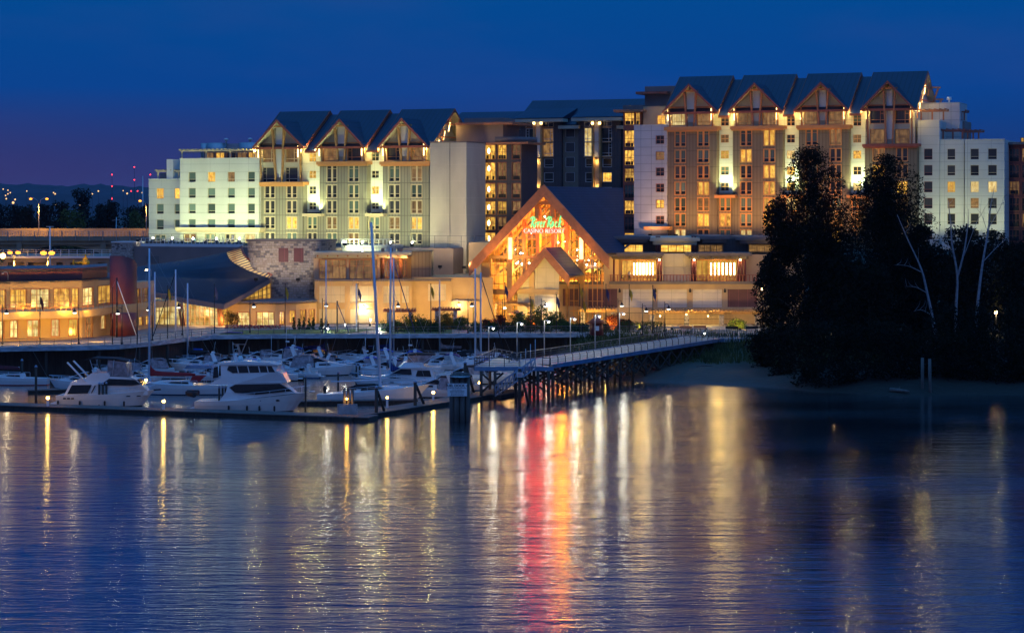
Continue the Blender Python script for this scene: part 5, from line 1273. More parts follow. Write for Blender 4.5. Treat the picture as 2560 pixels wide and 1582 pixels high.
# ======================= middle podium: dining room over blank ochre walls
FM=Frame(900,356,0,4.5); F=FM
MP=F.thing('dining_pavilion','dining pavilion with dark gridded windows above blank ochre panelled walls','restaurant'); P=MP
zt=F.z(900,645); z1=F.z(900,697); 
h=[(F.u(798),F.u(865),z1,F.z(900,649)),(F.u(874),F.u(943),z1,F.z(900,649))]
b=MB(); b.wall(F.u(784),F.u(950),z1-.1,zt,0,h,.3); b.add([(F.u(784),0,zt),(F.u(950),0,zt),(F.u(950),8,zt),(F.u(784),8,zt)],[(0,1,2,3)]); b.build('wall',M['stucco'],P)
for q in h: window(P,F,*q,0,'g4x3',M['timber'],M['lit_dim'],.3,.08)
n0=-1.2; b=MB(); b.box(F.u(782,n0),F.u(1028,n0),n0,6,F.z(900,637,n0),F.z(900,630,n0)); b.box(F.u(790,-.6),F.u(1020,-.6),-.6,5,F.z(900,645,-.6)+.02,F.z(900,637,n0)-.003); b.build('roof',M['soffit'],P)
b=MB()
for i in range(10): xx=F.u(795)+i*(F.u(1020)-F.u(795))/9; b.box(xx-.1,xx+.1,-1.1,-.61,F.z(900,642,-1),F.z(900,638,-1))
b.build('bracket',M['timber'],P)
n=2.5; hh=[(F.u(960,n),F.u(972,n),F.z(960,692,n),F.z(960,652,n)),(F.u(984,n),F.u(997,n),F.z(960,692,n),F.z(960,652,n)),(F.u(1006,n),F.u(1016,n),F.z(960,690,n),F.z(960,650,n))]
b=MB(); b.wall(F.u(945,n),F.u(1035,n),z1-.1,F.z(960,640,n),n,hh,.3); b.build('wall',M['stucco_o'],P)
for q in hh: window(P,F,*q,n,'g2x3',M['timber'],M['lit_dim'],.3,.1)
b=MB()
for p in (957,978,1002): b.lathe([(.3,0),(.3,5.2)],(F.u(p,1),1,z1),8)
b.build('column',M['timber'],P)
point((F.u(975,.5),-1.0,F.z(975,650,0)),170,(1,.5,.15),.2,P); point((F.u(1012,.5),-.8,F.z(975,648,0)),120,(1,.5,.15),.2,P)
b=MB(); b.box(F.u(1028,1.5),F.u(1078,1.5),1.5,12,z1,F.z(1000,628,1.5)); b.build('side_wall',M['batten_b'],P)
n=-2
zc=F.z(900,698,n); b=MB(); b.box(F.u(784,n),F.u(1036,n),n-.15,0,zc-.35,zc); b.build('cornice',M['slab'],P)
pn=[(798,862,715,757),(875,943,715,757),(958,1000,715,757),(1005,1022,715,757),(798,862,772,808),(875,943,772,808)]
hs=[(F.u(a,n),F.u(c,n),F.z(900,d,n),F.z(900,e,n)) for a,c,e,d in pn]
b=MB(); b.wall(F.u(786,n),F.u(1030,n),0,zc-.36,n,hs,.25); b.build('wall',M['stucco_o'],P)
for q in hs: 
    b=MB(); b.box(q[0],q[1],n+.18,n+.24,q[2],q[3]); b.build('blank_panel',M['yellow_panel'],P)
n=-1
zc2=F.z(1100,694,n); b=MB(); b.wall(F.u(1030,n),F.u(1130,n),0,zc2,n,[(F.u(1070,n),F.u(1115,n),F.z(1100,752,n),F.z(1100,710,n))],.2); b.add([(F.u(1030,n),n,zc2),(F.u(1130,n),n,zc2),(F.u(1130,n),14,zc2),(F.u(1030,n),14,zc2)],[(0,1,2,3)])
b.wall(F.u(1130,n),F.u(1232,n),0,zc2+.01,n+.4,[],.2); b.add([(F.u(1130,n),n+.4,zc2),(F.u(1232,n),n+.4,zc2),(F.u(1232,n),24,zc2),(F.u(1130,n),24,zc2)],[(0,1,2,3)]); b.build('wall',M['stucco_o'],P)
b=MB(); b.box(F.u(1070,n),F.u(1115,n),n+.12,n+.19,F.z(1100,752,n),F.z(1100,710,n)); b.build('blank_panel',M['yellow_panel'],P)
b=MB(); b.box(F.u(1036,n),F.u(1128,n),n-.15,n-.01,F.z(1100,703,n),F.z(1100,697,n)); b.box(F.u(1130,n),F.u(1202,n),n-.1,n+.39,F.z(1100,753,n),F.z(1100,750,n)); b.build('cornice',M['slab'],P)
# dark wedge of roof beside the lounge tower
b=MB(); b.box(F.u(1172,14),F.u(1300,14),14,30,zc2-1,F.z(1230,606,14)); b.build('wall',M['stucco'],P)
F=FM
lampthing(F,907,768,-2.2,'wall lamp throwing a bright pool on the blank ochre wall',550,(1,.85,.55),M['white_l'],.16)
lampthing(F,1148,762,-1.2,'wall lamp on the ochre wall left of the casino glass',350,(1,.8,.45),M['white_l'],.14)
# wall wash: added ground floods further down, not lamps on the poles
# ======================= left curved building
LBD=thing('clubhouse','two-storey ochre curved clubhouse with lit windows, balcony and maroon roof band at the far left','clubhouse',(0,0,0)); P=LBD
def sh(p): return [(a,d-25 if a<=206 else d-25+19*min(1,(a-206)/180)) for a,d in p]
pathU=sh([(-330,322),(-120,331),(24,337),(125,340),(206,342),(285,345)])
ref=(125,315)
hu=[(-100,-60,722,768,('g3x3',LR)),(-45,14,722,768,('g3x3',LR)),(26,66,722,768,('g3x3',M['lit'])),(78,123,722,768,('g3x3',LB)),(135,174,722,768,('g3x3',LR)),(180,196,722,770,('g2x3',M['lit'])),(207,233,722,766,('g3x2',LB)),(245,280,720,766,('g3x1',LR))]
ribbon(P,pathU,701,778,M['stucco_o'],'wall',ref,[h for h in hu],.4,zt=at(125,702,315).z)
pathB=sh([(-330,323.5),(-120,333),(24,339),(125,342),(206,344),(268,346.5)])
ribbon(P,pathB,672,700,M['maroon'],'roof_band',ref,[],.5)
pathL=sh([(-330,318),(-120,327),(24,333),(125,336),(206,338),(285,341),(345,345),(385,349)])
refL=(125,311)
hl=[(-60,-35,799,841,('g2x2',LB)),(-10,10,799,841,('g2x2',LB)),(26,44,799,841,('g2x2',LB)),(69,97,799,841,('g2x2',LB)),(129,148,799,841,('g2x2',M['lit_pale'])),(172,194,799,841,('g2x2',M['lit'])),(214,231,797,848,('g2x3',M['lit_dim'])),(252,264,797,832,('g2x1',M['lit_pale'])),(347,358,792,838,('g1x3',LR)),(364,380,792,840,('g2x3',LR))]
ribbon(P,pathL,793,860,M['stucco_o'],'wall',refL,hl,4,zb=4.0,zt=at(125,795,311).z)
pathS=sh([(-330,315),(-120,324),(24,330),(125,333),(206,335),(285,338),(345,342),(385,345),(440,350)])
# balcony slab
zsl=at(125,778,308).z
def slabpath(P,p1,p2,z0,z1,m,nm):
    A=[at(a,YH,d) for a,d in p1]; C=[at(a,YH,d) for a,d in p2]; k=len(A); b=MB()
    vs=[(p.x,p.y,z0) for p in A]+[(p.x,p.y,z1) for p in A]+[(p.x,p.y,z0) for p in C]+[(p.x,p.y,z1) for p in C]
    fs=[]
    for i in range(k-1): fs+=[(i,i+1,k+i+1,k+i),(k+i,k+i+1,3*k+i+1,3*k+i),(2*k+i,2*k+i+1,i+1,i),(2*k+i+1,2*k+i,3*k+i,3*k+i+1)]
    fs+=[(0,k,3*k,2*k),(k-1,3*k-1,4*k-1,2*k-1)]
    b.add(vs,fs); return b.build(nm,m,P)
inn=[(a,d+8) for a,d in pathS]
slabpath(P,pathS,inn,at(125,796,308).z,zsl,M['stucco_o'],'balcony')
b=MB(); pts=[at(a,YH,d+.1) for a,d in pathS]
fine=[]
for a,c in zip(pts,pts[1:]):
    for i in range(6): fine.append(a.lerp(c,i/6))
fine.append(pts[-1])
for p in fine: b.tube([(p.x,p.y,zsl),(p.x,p.y,zsl+1.1)],.04,4)
for hh_ in (1.1,.55): b.tube([(p.x,p.y,zsl+hh_) for p in fine],.045,4)
b.build('balcony_rail',M['timber'],P)
b=MB(); b.box(0,0,0,0,0,0) if False else None
# roof fill + maroon fin
slabpath(P,pathU,[(a,d+25) for a,d in pathU],at(125,700,315).z-.4,at(125,702,315).z,M['slab'],'roof')
slabpath(P,pathB,[(a,d+20) for a,d in pathB],at(125,674,317).z-.3,at(125,673,317).z,M['slab'],'roof')
c=at(301,YH,318); r_=(at(335,YH,318).x-at(267,YH,318).x)/2
b=MB(); b.smooth=True; vs=[];fs=[]; K=24
zbf=at(301,762,316).z
for j in range(K+1):
    t=PI+PI*j/K; x=c.x+r_*math.cos(t); y=c.y+2.5+r_*math.sin(t)*1.0
    fr=j/K; px=CX+x/y*FPX
    ytop=640 if fr<.45 else 640+ (fr-.45)**2/.55**2*22
    ztop=at(301,ytop,318).z
    vs+= [(x,y,zbf),(x,y,ztop),(c.x+(x-c.x)*.95,c.y+2.5+(y-c.y-2.5)*.95,ztop)]
for j in range(K): fs+=[(3*j,3*j+3,3*j+4,3*j+1),(3*j+1,3*j+4,3*j+5,3*j+2)]
b.add(vs,fs); b.build('roof_fin',M['maroon'],P)
b=MB(); b.lathe([(r_*.98,0),(r_*.98,3.6)],(c.x,c.y+2.5,4.4),24); b.build('drum_base',M['maroon'],P)
b=MB(); pa=[(335,345),(385,350)]
ribbon(P,[(325,330),(385,341)],705,793,M['stucco'],'wall',(350,334),[(338,350,722,772,('g2x2',LR)),(356,372,722,772,('g2x2',M['lit_dim']))],2)
for px,py,D,W in ((60,772,309,420),(160,772,312,420),(230,770,314,420),(-30,772,306,420)): spot(at(px,772,D-4),at(px,735,D+5),W*2.0,(1,.56,.08),150,.9,.4,P,'added_wall_wash')  # added spots brightening the clubhouse wall; the balcony has no such lamps
for px,D in ((40,300),(110,302),(180,303),(245,307),(-20,298)): spot(at(px,846,D-2),at(px,815,D+9),1400,(1,.56,.08),140,.9,.4,P)  # added promenade-side spots brightening the lower clubhouse wall
# goosenecks on the parapet
for px,py in ((20,700),(378,690)):
    g=thing('gooseneck_lamp','white gooseneck lamp on the %s'%('roof edge at the far left' if px<100 else 'tan wall beside the tall mast'),'lamp',at(px,py,311 if px<100 else 343))
    b=MB(); b.tube([(0,0,0),(0,0,.7),(-.1,0,1.1),(-.45,0,1.25),(-.75,0,1.05)],.05,5); b.build('arm',M['galv'],g)
    b=MB(); b.lathe([(.22,-.12),(.1,.1)],(-.78,0,1.0),8); b.build('lamp_head',M['warm'] if px>100 else M['galv'],g)
# ======================= promenade, river walk, pier, floats
ZP=4.52
edge_px=[(-420,885),(-200,876),(-50,869),(100,866),(200,865),(300,862),(400,852),(470,843),(530,838),(700,836),(1000,835),(1240,834),(1500,833),(1640,834),(1806,845),(1948,846)]
edge=[atz(a,c,ZP) for a,c in edge_px]
def resample(pts,step):
    out=[]; acc=0; out.append(pts[0].copy()); prev=pts[0]; rem=step
    for q in pts[1:]:
        d=(q-prev).length
        while d>=rem:
            prev=prev.lerp(q,rem/d); out.append(prev.copy()); d=(q-prev).length; rem=step
        rem-=d; prev=q
    return out
PW=thing('promenade','concrete riverside promenade deck on piles with pale edge beam, in front of the buildings','promenade'); P=PW
b=MB(); k=len(edge)
b.add([(p.x,p.y,ZP) for p in edge]+[(p.x,max(p.y+24,352),ZP) for p in edge],[(i,i+1,k+i+1,k+i) for i in range(k-1)])
M['paving']=vary(mat('promenade_paving',(.34,.28,.23),.75),.25,1.2); b.build('deck',M['paving'],P)
b=MB()
for a,c in zip(edge,edge[1:]):
    b.add([(a.x,a.y-.12,ZP+.05),(c.x,c.y-.12,ZP+.05),(c.x,c.y-.12,ZP-.62),(a.x,a.y-.12,ZP-.62),(a.x,a.y+.3,ZP+.05),(c.x,c.y+.3,ZP+.05),(c.x,c.y+.3,ZP-.62),(a.x,a.y+.3,ZP-.62)],[(0,3,2,1),(0,1,5,4),(3,7,6,2),(4,5,6,7)])
M['beam']=vary(mat('bluish_lit_edge_beam',(.36,.44,.50),.5),.45,.8,stretch=(1,1,4)); b.build('edge_beam',M['beam'],P)  # blue-white beam; the bluish light on it is put into the colour
b=MB()
for a,c in zip(edge,edge[1:]): b.add([(a.x,a.y+3,ZP-.3),(c.x,c.y+3,ZP-.3),(c.x,c.y+3,-2),(a.x,a.y+3,-2)],[(3,2,1,0)])
b.build('retaining_wall',M['pile'],P)
for p in resample(edge,7.5):
    if p.x<-90: continue
    b=MB(); b.tube([(p.x,p.y+.6,-2),(p.x,p.y+.6,ZP-.62)],.22,7); b.build('pile',M['pile'],P)
b=MB(); rp_=resample(edge,2.4)
for p in rp_: b.tube([(p.x,p.y+.15,ZP),(p.x,p.y+.15,ZP+.75),(p.x,p.y+.32,ZP+1.1)],.035,4)
for h_,o_ in ((1.1,.32),(.75,.15),(.3,.15)): b.tube([(p.x,p.y+o_,ZP+h_) for p in rp_],.045 if h_==1.1 else .025,4)
b.build('guard_rail',M['rail'],P)
# lawns and beds behind the promenade
def patch(name,pts,z,m,kind,lab=None,cat_=None,P=None):
    b=MB(); b.add([(p.x,p.y,z) for p in [atz(a,c,z) for a,c in pts]],[tuple(range(len(pts)))]); o=b.build(name,m); return tag(o,kind=kind)
M['lawn']=vary(mat('mown_grass',(.07,.13,.03),.95),.25,2.5)
patch('lawn',[(545,836),(800,834.5),(1130,834),(1130,823),(900,822),(585,826)],ZP+.03,M['lawn'],'structure')
patch('path',[(868,834),(950,834),(985,824),(960,822),(938,824)],ZP+.05,M['paving'],'structure')
# pier ------------------------------------------------------------------------
PR_=thing('pier','wooden boardwalk pier on braced piles sloping from the promenade to the gangway','pier'); P=PR_
N0,N1,N2=atz(1378,911,4.1),atz(1808,845,4.54),atz(1945,846,4.54)
dr=(N1-N0); dr.z=0; dr.normalize(); pr_=Vector((-dr.y,dr.x,0)); Wd=6.4
F0=N0+pr_*Wd; F1=N1+pr_*Wd; F0.z=N0.z; F1.z=N1.z
b=MB(); K=60
for i in range(K):   # planks-level deck strips
    a=N0.lerp(N1,i/K); c=N0.lerp(N1,(i+1)/K-.0012*1); a2=a+pr_*Wd; c2=c+pr_*Wd
    b.add([a,c,c2,a2],[(0,1,2,3)])
M['deckw']=vary(mat('boardwalk_planks',(.36,.35,.30),.7),.35,3,stretch=(.4,3,1)); b.build('deck',M['deckw'],P)
b=MB()
def beamside(b,a,c,dz=.55,off=.1,pr=None):
    pr=pr or Vector((0,-1,0)); o=pr*off
    b.add([a+o+Vector((0,0,.04)),c+o+Vector((0,0,.04)),c+o-Vector((0,0,dz)),a+o-Vector((0,0,dz)),a-o*2+Vector((0,0,.04)),c-o*2+Vector((0,0,.04)),c-o*2-Vector((0,0,dz)),a-o*2-Vector((0,0,dz))],[(0,3,2,1),(0,1,5,4),(3,7,6,2),(4,5,6,7)])
beamside(b,N0,N1,.5,.12,-pr_); beamside(b,F0,F1,.5,.12,pr_); 
M['beamb']=vary(mat('skylit_edge_beam',(.10,.24,.42),.4),.3,.8); b.build('edge_beam',M['beamb'],P)  # sky-lit blue of the beam side is put into its colour
def railing(P,pts,m,step=2.1,h=1.15,nm='guard_rail',inw=Vector((0,.1,0)),rails=(1.15,.8,.5,.22)):
    rs=resample(pts,step); b=MB()
    for p in rs: b.tube([p,p+Vector((0,0,h*.68)),p+inw+Vector((0,0,h))],.05,4)
    for r_ in rails: b.tube([p+Vector((0,0,r_))+(inw if r_==h else inw*0) for p in rs],.055 if r_==h else .02,4)
    return b.build(nm,m,P)
railing(P,[N0+pr_*.1,N1+pr_*.1],M['rail'],2.0,inw=pr_*.25)
railing(P,[F0-pr_*.1,(F0-pr_*.1).lerp(F1-pr_*.1,.93)],M['rail'],2.2,inw=-pr_*.25)
# platform at the river end
Q=[atz(1186,917,4.1),atz(1384,917,4.1),F0+dr*3,atz(1240,893,4.1)]
b=MB(); b.add([(p.x,p.y,4.104) for p in Q],[(0,1,2,3)]); b.build('platform_deck',M['deckw'],P)
b=MB(); beamside(b,Vector((Q[0].x,Q[0].y,4.1)),Vector((Q[1].x,Q[1].y,4.1)),.5,.1); beamside(b,Vector((Q[0].x,Q[0].y,4.1)),Vector((Q[3].x,Q[3].y,4.1)),.5,.1,Vector((-1,0,0))); b.build('edge_beam',M['beamb'],P)
A=Vector((Q[0].x,Q[0].y+.1,4.1)); B_=Vector((Q[1].x,Q[1].y+.1,4.1)); C_=Vector((Q[3].x,Q[3].y,4.1))
railing(P,[A,A.lerp(B_,.62)],M['rail'],1.9); railing(P,[A.lerp(B_,.86),B_],M['rail'],.9); railing(P,[A,C_,F0+dr*2-pr_*.1+Vector((0,0,0))],M['rail'],1.9)
b=MB()
# bents: three piles + X braces, every 4 m
L_p=(N1-N0).length; nb_=14
for i in range(nb_):
    base=N0.lerp(N1,(i+.3)/nb_); 
    bb_=MB()
    ps=[base+pr_*o for o in (.4,3.2,6.0)]
    for p in ps: bb_.tube([(p.x,p.y,-2),(p.x,p.y,base.z-.45)],.21,7)
    bb_.bar(ps[0]+Vector((0,0,-.65)),ps[2]+Vector((0,0,-.65)),.3,.3)
    bb_.bar((ps[0].x-.25,ps[0].y,base.z-.9),(ps[2].x-.25,ps[2].y,.9),.12,.25); bb_.bar((ps[2].x+.25,ps[2].y,base.z-.9),(ps[0].x+.25,ps[0].y,.9),.12,.25)
    bb_.build('pile_bent',M['pile'],P)
    if i<nb_-1:
        nx_=N0.lerp(N1,(i+1.3)/nb_); bb_=MB()
        bb_.bar((base.x,base.y,base.z-.8),(nx_.x,nx_.y,1.3),.12,.22); bb_.bar((nx_.x,nx_.y,nx_.z-.8),(base.x,base.y,1.3),.12,.22); bb_.build('brace',M['pile'],P)
for px,py in ((1203,921),(1238,921),(1290,921),(1345,921),(1372,921),(1225,905),(1300,903)):
    q=atz(px,py,4.0); bb_=MB(); bb_.tube([(q.x,q.y+.4,-2),(q.x,q.y+.4,3.65)],.2,7); bb_.build('pile',M['pile'],P)
bb_=MB(); q0=atz(1203,921,4.0); q1=atz(1372,921,4.0)
bb_.bar((q0.x,q0.y+.4,3.4),(q0.x+2.8,q0.y+.4,.9),.15,.25); bb_.bar((q0.x+2.8,q0.y+.6,3.4),(q0.x,q0.y+.6,.9),.15,.25); bb_.bar((q1.x-4,q1.y+.4,3.4),(q1.x,q1.y+.4,.9),.15,.25); bb_.build('brace',M['pile'],P)
# gangway
GW=thing('gangway','blue-white aluminium truss gangway ramp leading down to the float','gangway'); P=GW
a0=atz(1338,918,4.1); a1=atz(1238,987,.62); a0.y=a1.y=min(a0.y,a1.y)-.6
dg=(a1-a0); 
for off in (0,1.5):
    b=MB(); o=Vector((0,-off,0)); k=11
    b.tube([a0+o,a1+o],.07,5); b.tube([a0+o+Vector((0,0,1.25)),a1+o+Vector((0,0,1.25))],.07,5)
    for i in range(k+1):
        p=a0+dg*(i/k)+o; b.tube([p,p+Vector((0,0,1.25))],.045,4)
        if i<k: q=a0+dg*((i+1)/k)+o; b.tube([p+Vector((0,0,1.25)),q],.035,4); b.tube([p+Vector((0,0,.65)),q+Vector((0,0,.65))],.02,4)
    b.build('side_truss',M['bluemetal'],P)
b=MB(); b.add([a0+Vector((0,-1.45,.04)),a0+Vector((0,-.05,.04)),a1+Vector((0,-.05,.04)),a1+Vector((0,-1.45,.04))],[(0,1,2,3)]); b.build('walkway',M['galv'],P)
b=MB()
for p in (0,.12,.24,.36): q=a0+dg*p; b.tube([q,q+Vector((0,0,3.6-p*1.5))],.05,4)
b.build('guide_post',M['galv'],P)
# floats
def dock(pts,w,lab,m=None,top=.5,pw=None):
    t=thing('floating_dock',lab,'dock',(0,0,0),0,'floating docks of the marina')
    ps=[Vector((p[0],p[1],0)) for p in pts]; b=MB(); b2=MB()
    for a,c in zip(ps,ps[1:]):
        d=(c-a).normalized(); nrm=Vector((-d.y,d.x,0)); 
        if nrm.y<0: nrm=-nrm
        c2=c+d*(w*.0); q=[a,c2,c2+nrm*w,a+nrm*w]
        s=MB(); s.plan([(p.x,p.y) for p in (q if d.x>0 else q[::-1])],top-.12,top); b.add(s.v,s.f)
        s=MB(); i_=nrm*.12; q=[a+i_,c2+i_,c2+nrm*(w-.12),a+nrm*(w-.12)]; s.plan([(p.x,p.y) for p in q],-.35,top-.12); b2.add(s.v,s.f)
    b.build('deck',m or M['dockwood'],t); b2.build('pontoon',M['pile'],t); return t
d1=[atz(-420,1008),atz(920,1054)]; dock(d1,3.2,'long outermost dark dock along the open river on the left')
d2=[atz(880,1053.5),atz(1130,1013),atz(1290,984)]; dock(d2,3.4,'outer dock angling back from the corner to the gangway',top=.52)
dock([atz(1255,997),atz(1312,985)],3.0,'short float under the foot of the gangway',top=.56)
dock([atz(745,1013),atz(1045,1009)],1.6,'finger dock beside the long-boomed sailing yacht')
dock([atz(72,985),atz(178,982)],1.5,'short finger dock at the cream cabin cruiser by the left piles')
dock([atz(120,955),atz(760,950)],2,'inner float hidden between the boat rows, nearest the river',top=.45)
dock([atz(-60,925),atz(1150,918)],2,'second inner float crossing behind the middle boats',top=.45)
# piles
def pile(px,yt,yb,lab,r=.17,lean=0,cap=True,m=None,grp='mooring piles'):
    w=atz(px,yb); zt=CH-(yt-YH)/FPX*w.y
    t=thing('mooring_pile',lab,'pile',(w.x,w.y,0),0,grp)
    b=MB(); b.tube([(0,0,-2),(lean,0,zt)],r,9,r*.9); b.build('shaft',m or M['pile'],t)
    if cap: b=MB(); b.lathe([(r*1.15,0),(r*1.1,.12),(.03,.3)],(lean,0,zt),9); b.build('cap',M['bluemetal'],t)
    return t
pile(55,902,960,'dark mooring pile second from the left edge, with pale cap'); pile(90,918,1008,'dark mooring pile rising beside the short finger dock at the left')
for i,p in enumerate((248,257,266)): pile(p,961-(i==2)*2,1017,'%s pile of the dark trio in front of the white flybridge yacht'%('left','middle','right')[i],.14)
for i,p in enumerate((548,556.5,564)): pile(p,970,1029,'%s pile of the dark trio in front of the pilothouse yacht'%('left','middle','right')[i],.14)
pile(764,943,1030,'slim lone pile right of the pilothouse yacht bow',.13); pile(845.5,933,968,'slim pile behind the long yacht boom',.14)
pile(891,915,962,'left pile of the capped pair behind the yacht boom',.14); pile(899,915,962,'right pile of the capped pair behind the yacht boom',.14)
pile(926,948,963,'short pile behind the sailing yacht cabin',.12)
def braced(px,yt,yb,px2,yb2,lab):
    w=atz(px,yb); zt=CH-(yt-YH)/FPX*w.y; w2=atz(px2,yb2)
    t=thing('braced_pile',lab,'pile',(w.x,w.y,0),0,'braced outer piles')
    b=MB(); b.tube([(0,0,-2),(0,0,zt)],.2,9); b.build('shaft',M['pile'],t)
    b=MB(); d=w2-w; b.tube([(d.x*1.1,d.y*1.0,-.6),(.12,0,zt-.35)],.17,8); b.build('raker',M['pile'],t)
    b=MB(); b.lathe([(.24,0),(.2,.15),(.03,.25)],(0,0,zt),8); b.build('cap',M['bluemetal'],t)
braced(941,970,1042,966,1036,'dark pile with a leaning brace near the dock corner lamp'); braced(1038,956,1024,1066,1018,'dark pile with a leaning brace in front of the cream cockpit boat')
braced(1163,908,992,1188,990,'dark pile with a leaning brace right of the fuel sign'); braced(1299,922,1012,1322,1010,'dark pile with a leaning brace and a small white notice by the gangway')
# cluster dolphin with the fuel sign
w=atz(1149,1052); D_=thing('pile_cluster','cluster of weathered grey piles bound together that carries the fuel dock sign','pile cluster',(w.x,w.y,0))
for i,(x,y,h) in enumerate(((-.85,0,5.3),(-.3,-.35,5.5),(.3,-.3,5.4),(.9,0,5.5),(-.5,.6,5.6),(.5,.6,5.5),(0,.3,5.6))):
    b=MB(); b.tube([(x*1.05,y*1.2,-2),(x,y*.6,h)],.33,9,.27); b.build('shaft',M['pile_l'],D_)
b=MB(); b.lathe([(1.22,0),(1.22,.1)],(0,.05,5.05),16); b.build('cable_band',M['galv'],D_)
FD=thing('fuel_sign','white board reading FUEL DOCK with an arrow, fixed to the pile cluster','sign',(w.x-.25,w.y-.95,3.65))
b=MB(); b.box(-1.12,1.12,-.03,.03,-.72,.72); b.build('board',M['signw'],FD)
o=textmesh('FUEL DOCK \u2192',.40,.012,0,.004,1.0,'lettering'); o.data.materials.clear(); o.data.materials.append(M['ink']); o.parent=FD; o.location=(.02,-.04,.47)
rr=random.Random(8)
b=MB()
for z,wd in ((.2,1.0),(.02,.55),(-.13,.82),(-.28,.8),(-.43,.72),(-.58,.74)):
    x=-wd
    while x<wd:
        l=rr.uniform(.06,.2); b.box(x,min(x+l,wd),-.036,-.031,z-.028,z+.028); x+=l+.035
b.build('fine_print',M['ink'],FD)
nb2=atz(1299,1012); NT=thing('notice','small white notice with red lines on the gangway pile','sign',(nb2.x,nb2.y-.3,3.75))
b=MB(); b.box(-.36,.36,-.02,.02,-.3,.3); b.build('board',M['signw'],NT)
b=MB(); 
for z in (.16,.04,-.08,-.18): b.box(-.26,.26,-.026,-.021,z-.025,z+.025)
b.build('red_lines',M['redp'],NT)
# far right pair
pile(2306,894,984,'taller weathered grey pile standing off the wooded bank',.22,cap=False,m=M['pile_l'],grp='weathered bank piles'); pile(2326,897,986,'right weathered grey pile of the bank pair',.22,-.1,cap=False,m=M['pile_l'],grp='weathered bank piles')
# lit cluster with fence at the corner
w=atz(868,1048); LC=thing('pile_cluster','sodium-lit pile trio with a galvanised cage at the dock corner','pile cluster',(w.x,w.y+1.2,0))
for x,y,h in ((-.42,0,3.5),(0,.3,3.4),(.5,.1,3.4)):
    b=MB(); b.tube([(x,y,-2),(x,y,h)],.17,8); b.build('shaft',M['pile_l'],LC)
b=MB()
for x in [-1.1+i*.1 for i in range(23)]: b.box(x-.012,x+.012,-.92,-.9,.5,1.7)
for x in (-1.1,-.55,0,.55,1.1): b.box(x-.04,x+.04,-.95,-.87,.5,1.75)
for z in (.55,1.7): b.box(-1.12,1.12,-.95,-.88,z-.04,z+.04)
b.build('cage',M['galv'],LC)
b=MB(); b.box(-1.0,1.0,-.86,-.84,.55,1.6); b.build('cage_panel',M['galv'],LC)
b=MB(); b.ball((-.1,-.45,2.3),.11); b.build('lamp_bulb',M['sodium'],LC); point((-.1,-.9,2.3),40,SODC,.12,LC)
# dock lamps -------------------------------------------------------------------
def docklamp(px,py,h,W,lab,m='sodium_s',col=SODC2,r=.2):
    z=.5+h; w=atz(px,py,z); t=thing('dock_lamp',lab,'lamp',(w.x,w.y,.5),0,'low lamps along the floating docks')
    b=MB(); b.box(-.13,.13,-.13,.13,0,h-.12); b.build('pedestal',M['white_trim'],t)
    b=MB(); b.ball((0,0,h),r,8,.7); b.build('bulb',M[m],t)
    b=MB(); b.box(-.16,.16,-.16,.16,h+r*.75,h+r*.75+.05); b.build('cap',M['white_trim'],t)
    point((0,-.05,h+.35),W,col,.12,t); return t
docklamp(119.5,995,.95,70,'dock lamp on the outer dock left of the flybridge yacht'); docklamp(409,1003,.95,80,'dock lamp between the two big white yachts')
docklamp(968,994,1.2,50,'dock lamp below the sailing yacht hull',r=.14); docklamp(1083,981,.95,80,'dock lamp by the cream cockpit boat left of the fuel sign')
docklamp(1199,957,.9,40,'dock lamp under the pier platform'); docklamp(202,900,.9,45,'far dock lamp behind the black-topped boats'); docklamp(151,904,.9,45,'far dock lamp in front of the green-covered boat')
docklamp(363,881,.9,45,'far dock lamp by the blue-covered sailing boats'); docklamp(25,915,.9,45,'dock lamp beside the maroon sail cover at the left'); docklamp(365,950,.9,25,'dock lamp by the bow of the small cream boat')
docklamp(799,878,1.2,30,'orange dock lamp behind the pink-canvas cruiser','sodium_s',SODC,.12); docklamp(705,872,.6,12,'small dock lamp near the radar-masted cruiser',r=.08)
docklamp(1417,935,.9,30,'lamp under the pier seen between the braced piles',r=.12); docklamp(1515,930,.9,30,'second lamp under the pier nearer the beach',r=.12)
# pier and garden lamps ---------------------------------------------------------
def poststreet(px,py_lamp,D,zb,lab,bell=True,side=1,h=None,W=60,col=(1,.93,.75),name='lamp_post',m=None,grp='bell lamp posts along the promenade'):
    w=at(px,py_lamp,D); h=w.z-zb; t=thing(name,lab,'street lamp',(w.x,D,zb),0,grp)
    b=MB(); b.tube([(0,0,0),(0,0,h+1.1)],.085,6,.05); b.lathe([(.2,0),(.12,.35)],(0,0,0),8); b.build('pole',m or M['darkmetal'],t)
    b=MB(); b.tube([(0,0,h+.55),(side*.25,0,h+.75),(side*.55,0,h+.65),(side*.6,0,h+.4)],.035,4); b.build('bracket',m or M['darkmetal'],t)
    b=MB(); b.lathe([(.36,.0),(.3,.12),(.13,.35),(.1,.5)],(side*.6,0,h-.05),10); b.build('bell_shade',M['darkmetal'],t)
    b=MB(); b.lathe([(.24,-.16),(.29,-.02)],(side*.6,0,h-.05),8); b.build('globe',m_lamp(W),t)
    if W>20: point((side*.6,-.1,h-.45),W*5,(1,.76,.42),.25,t)
    return t
M['bulb_w']=emat('pale_globe',(1,.93,.78),3.0)
def m_lamp(W): return M['white_l'] if W>100 else M['bulb_w']
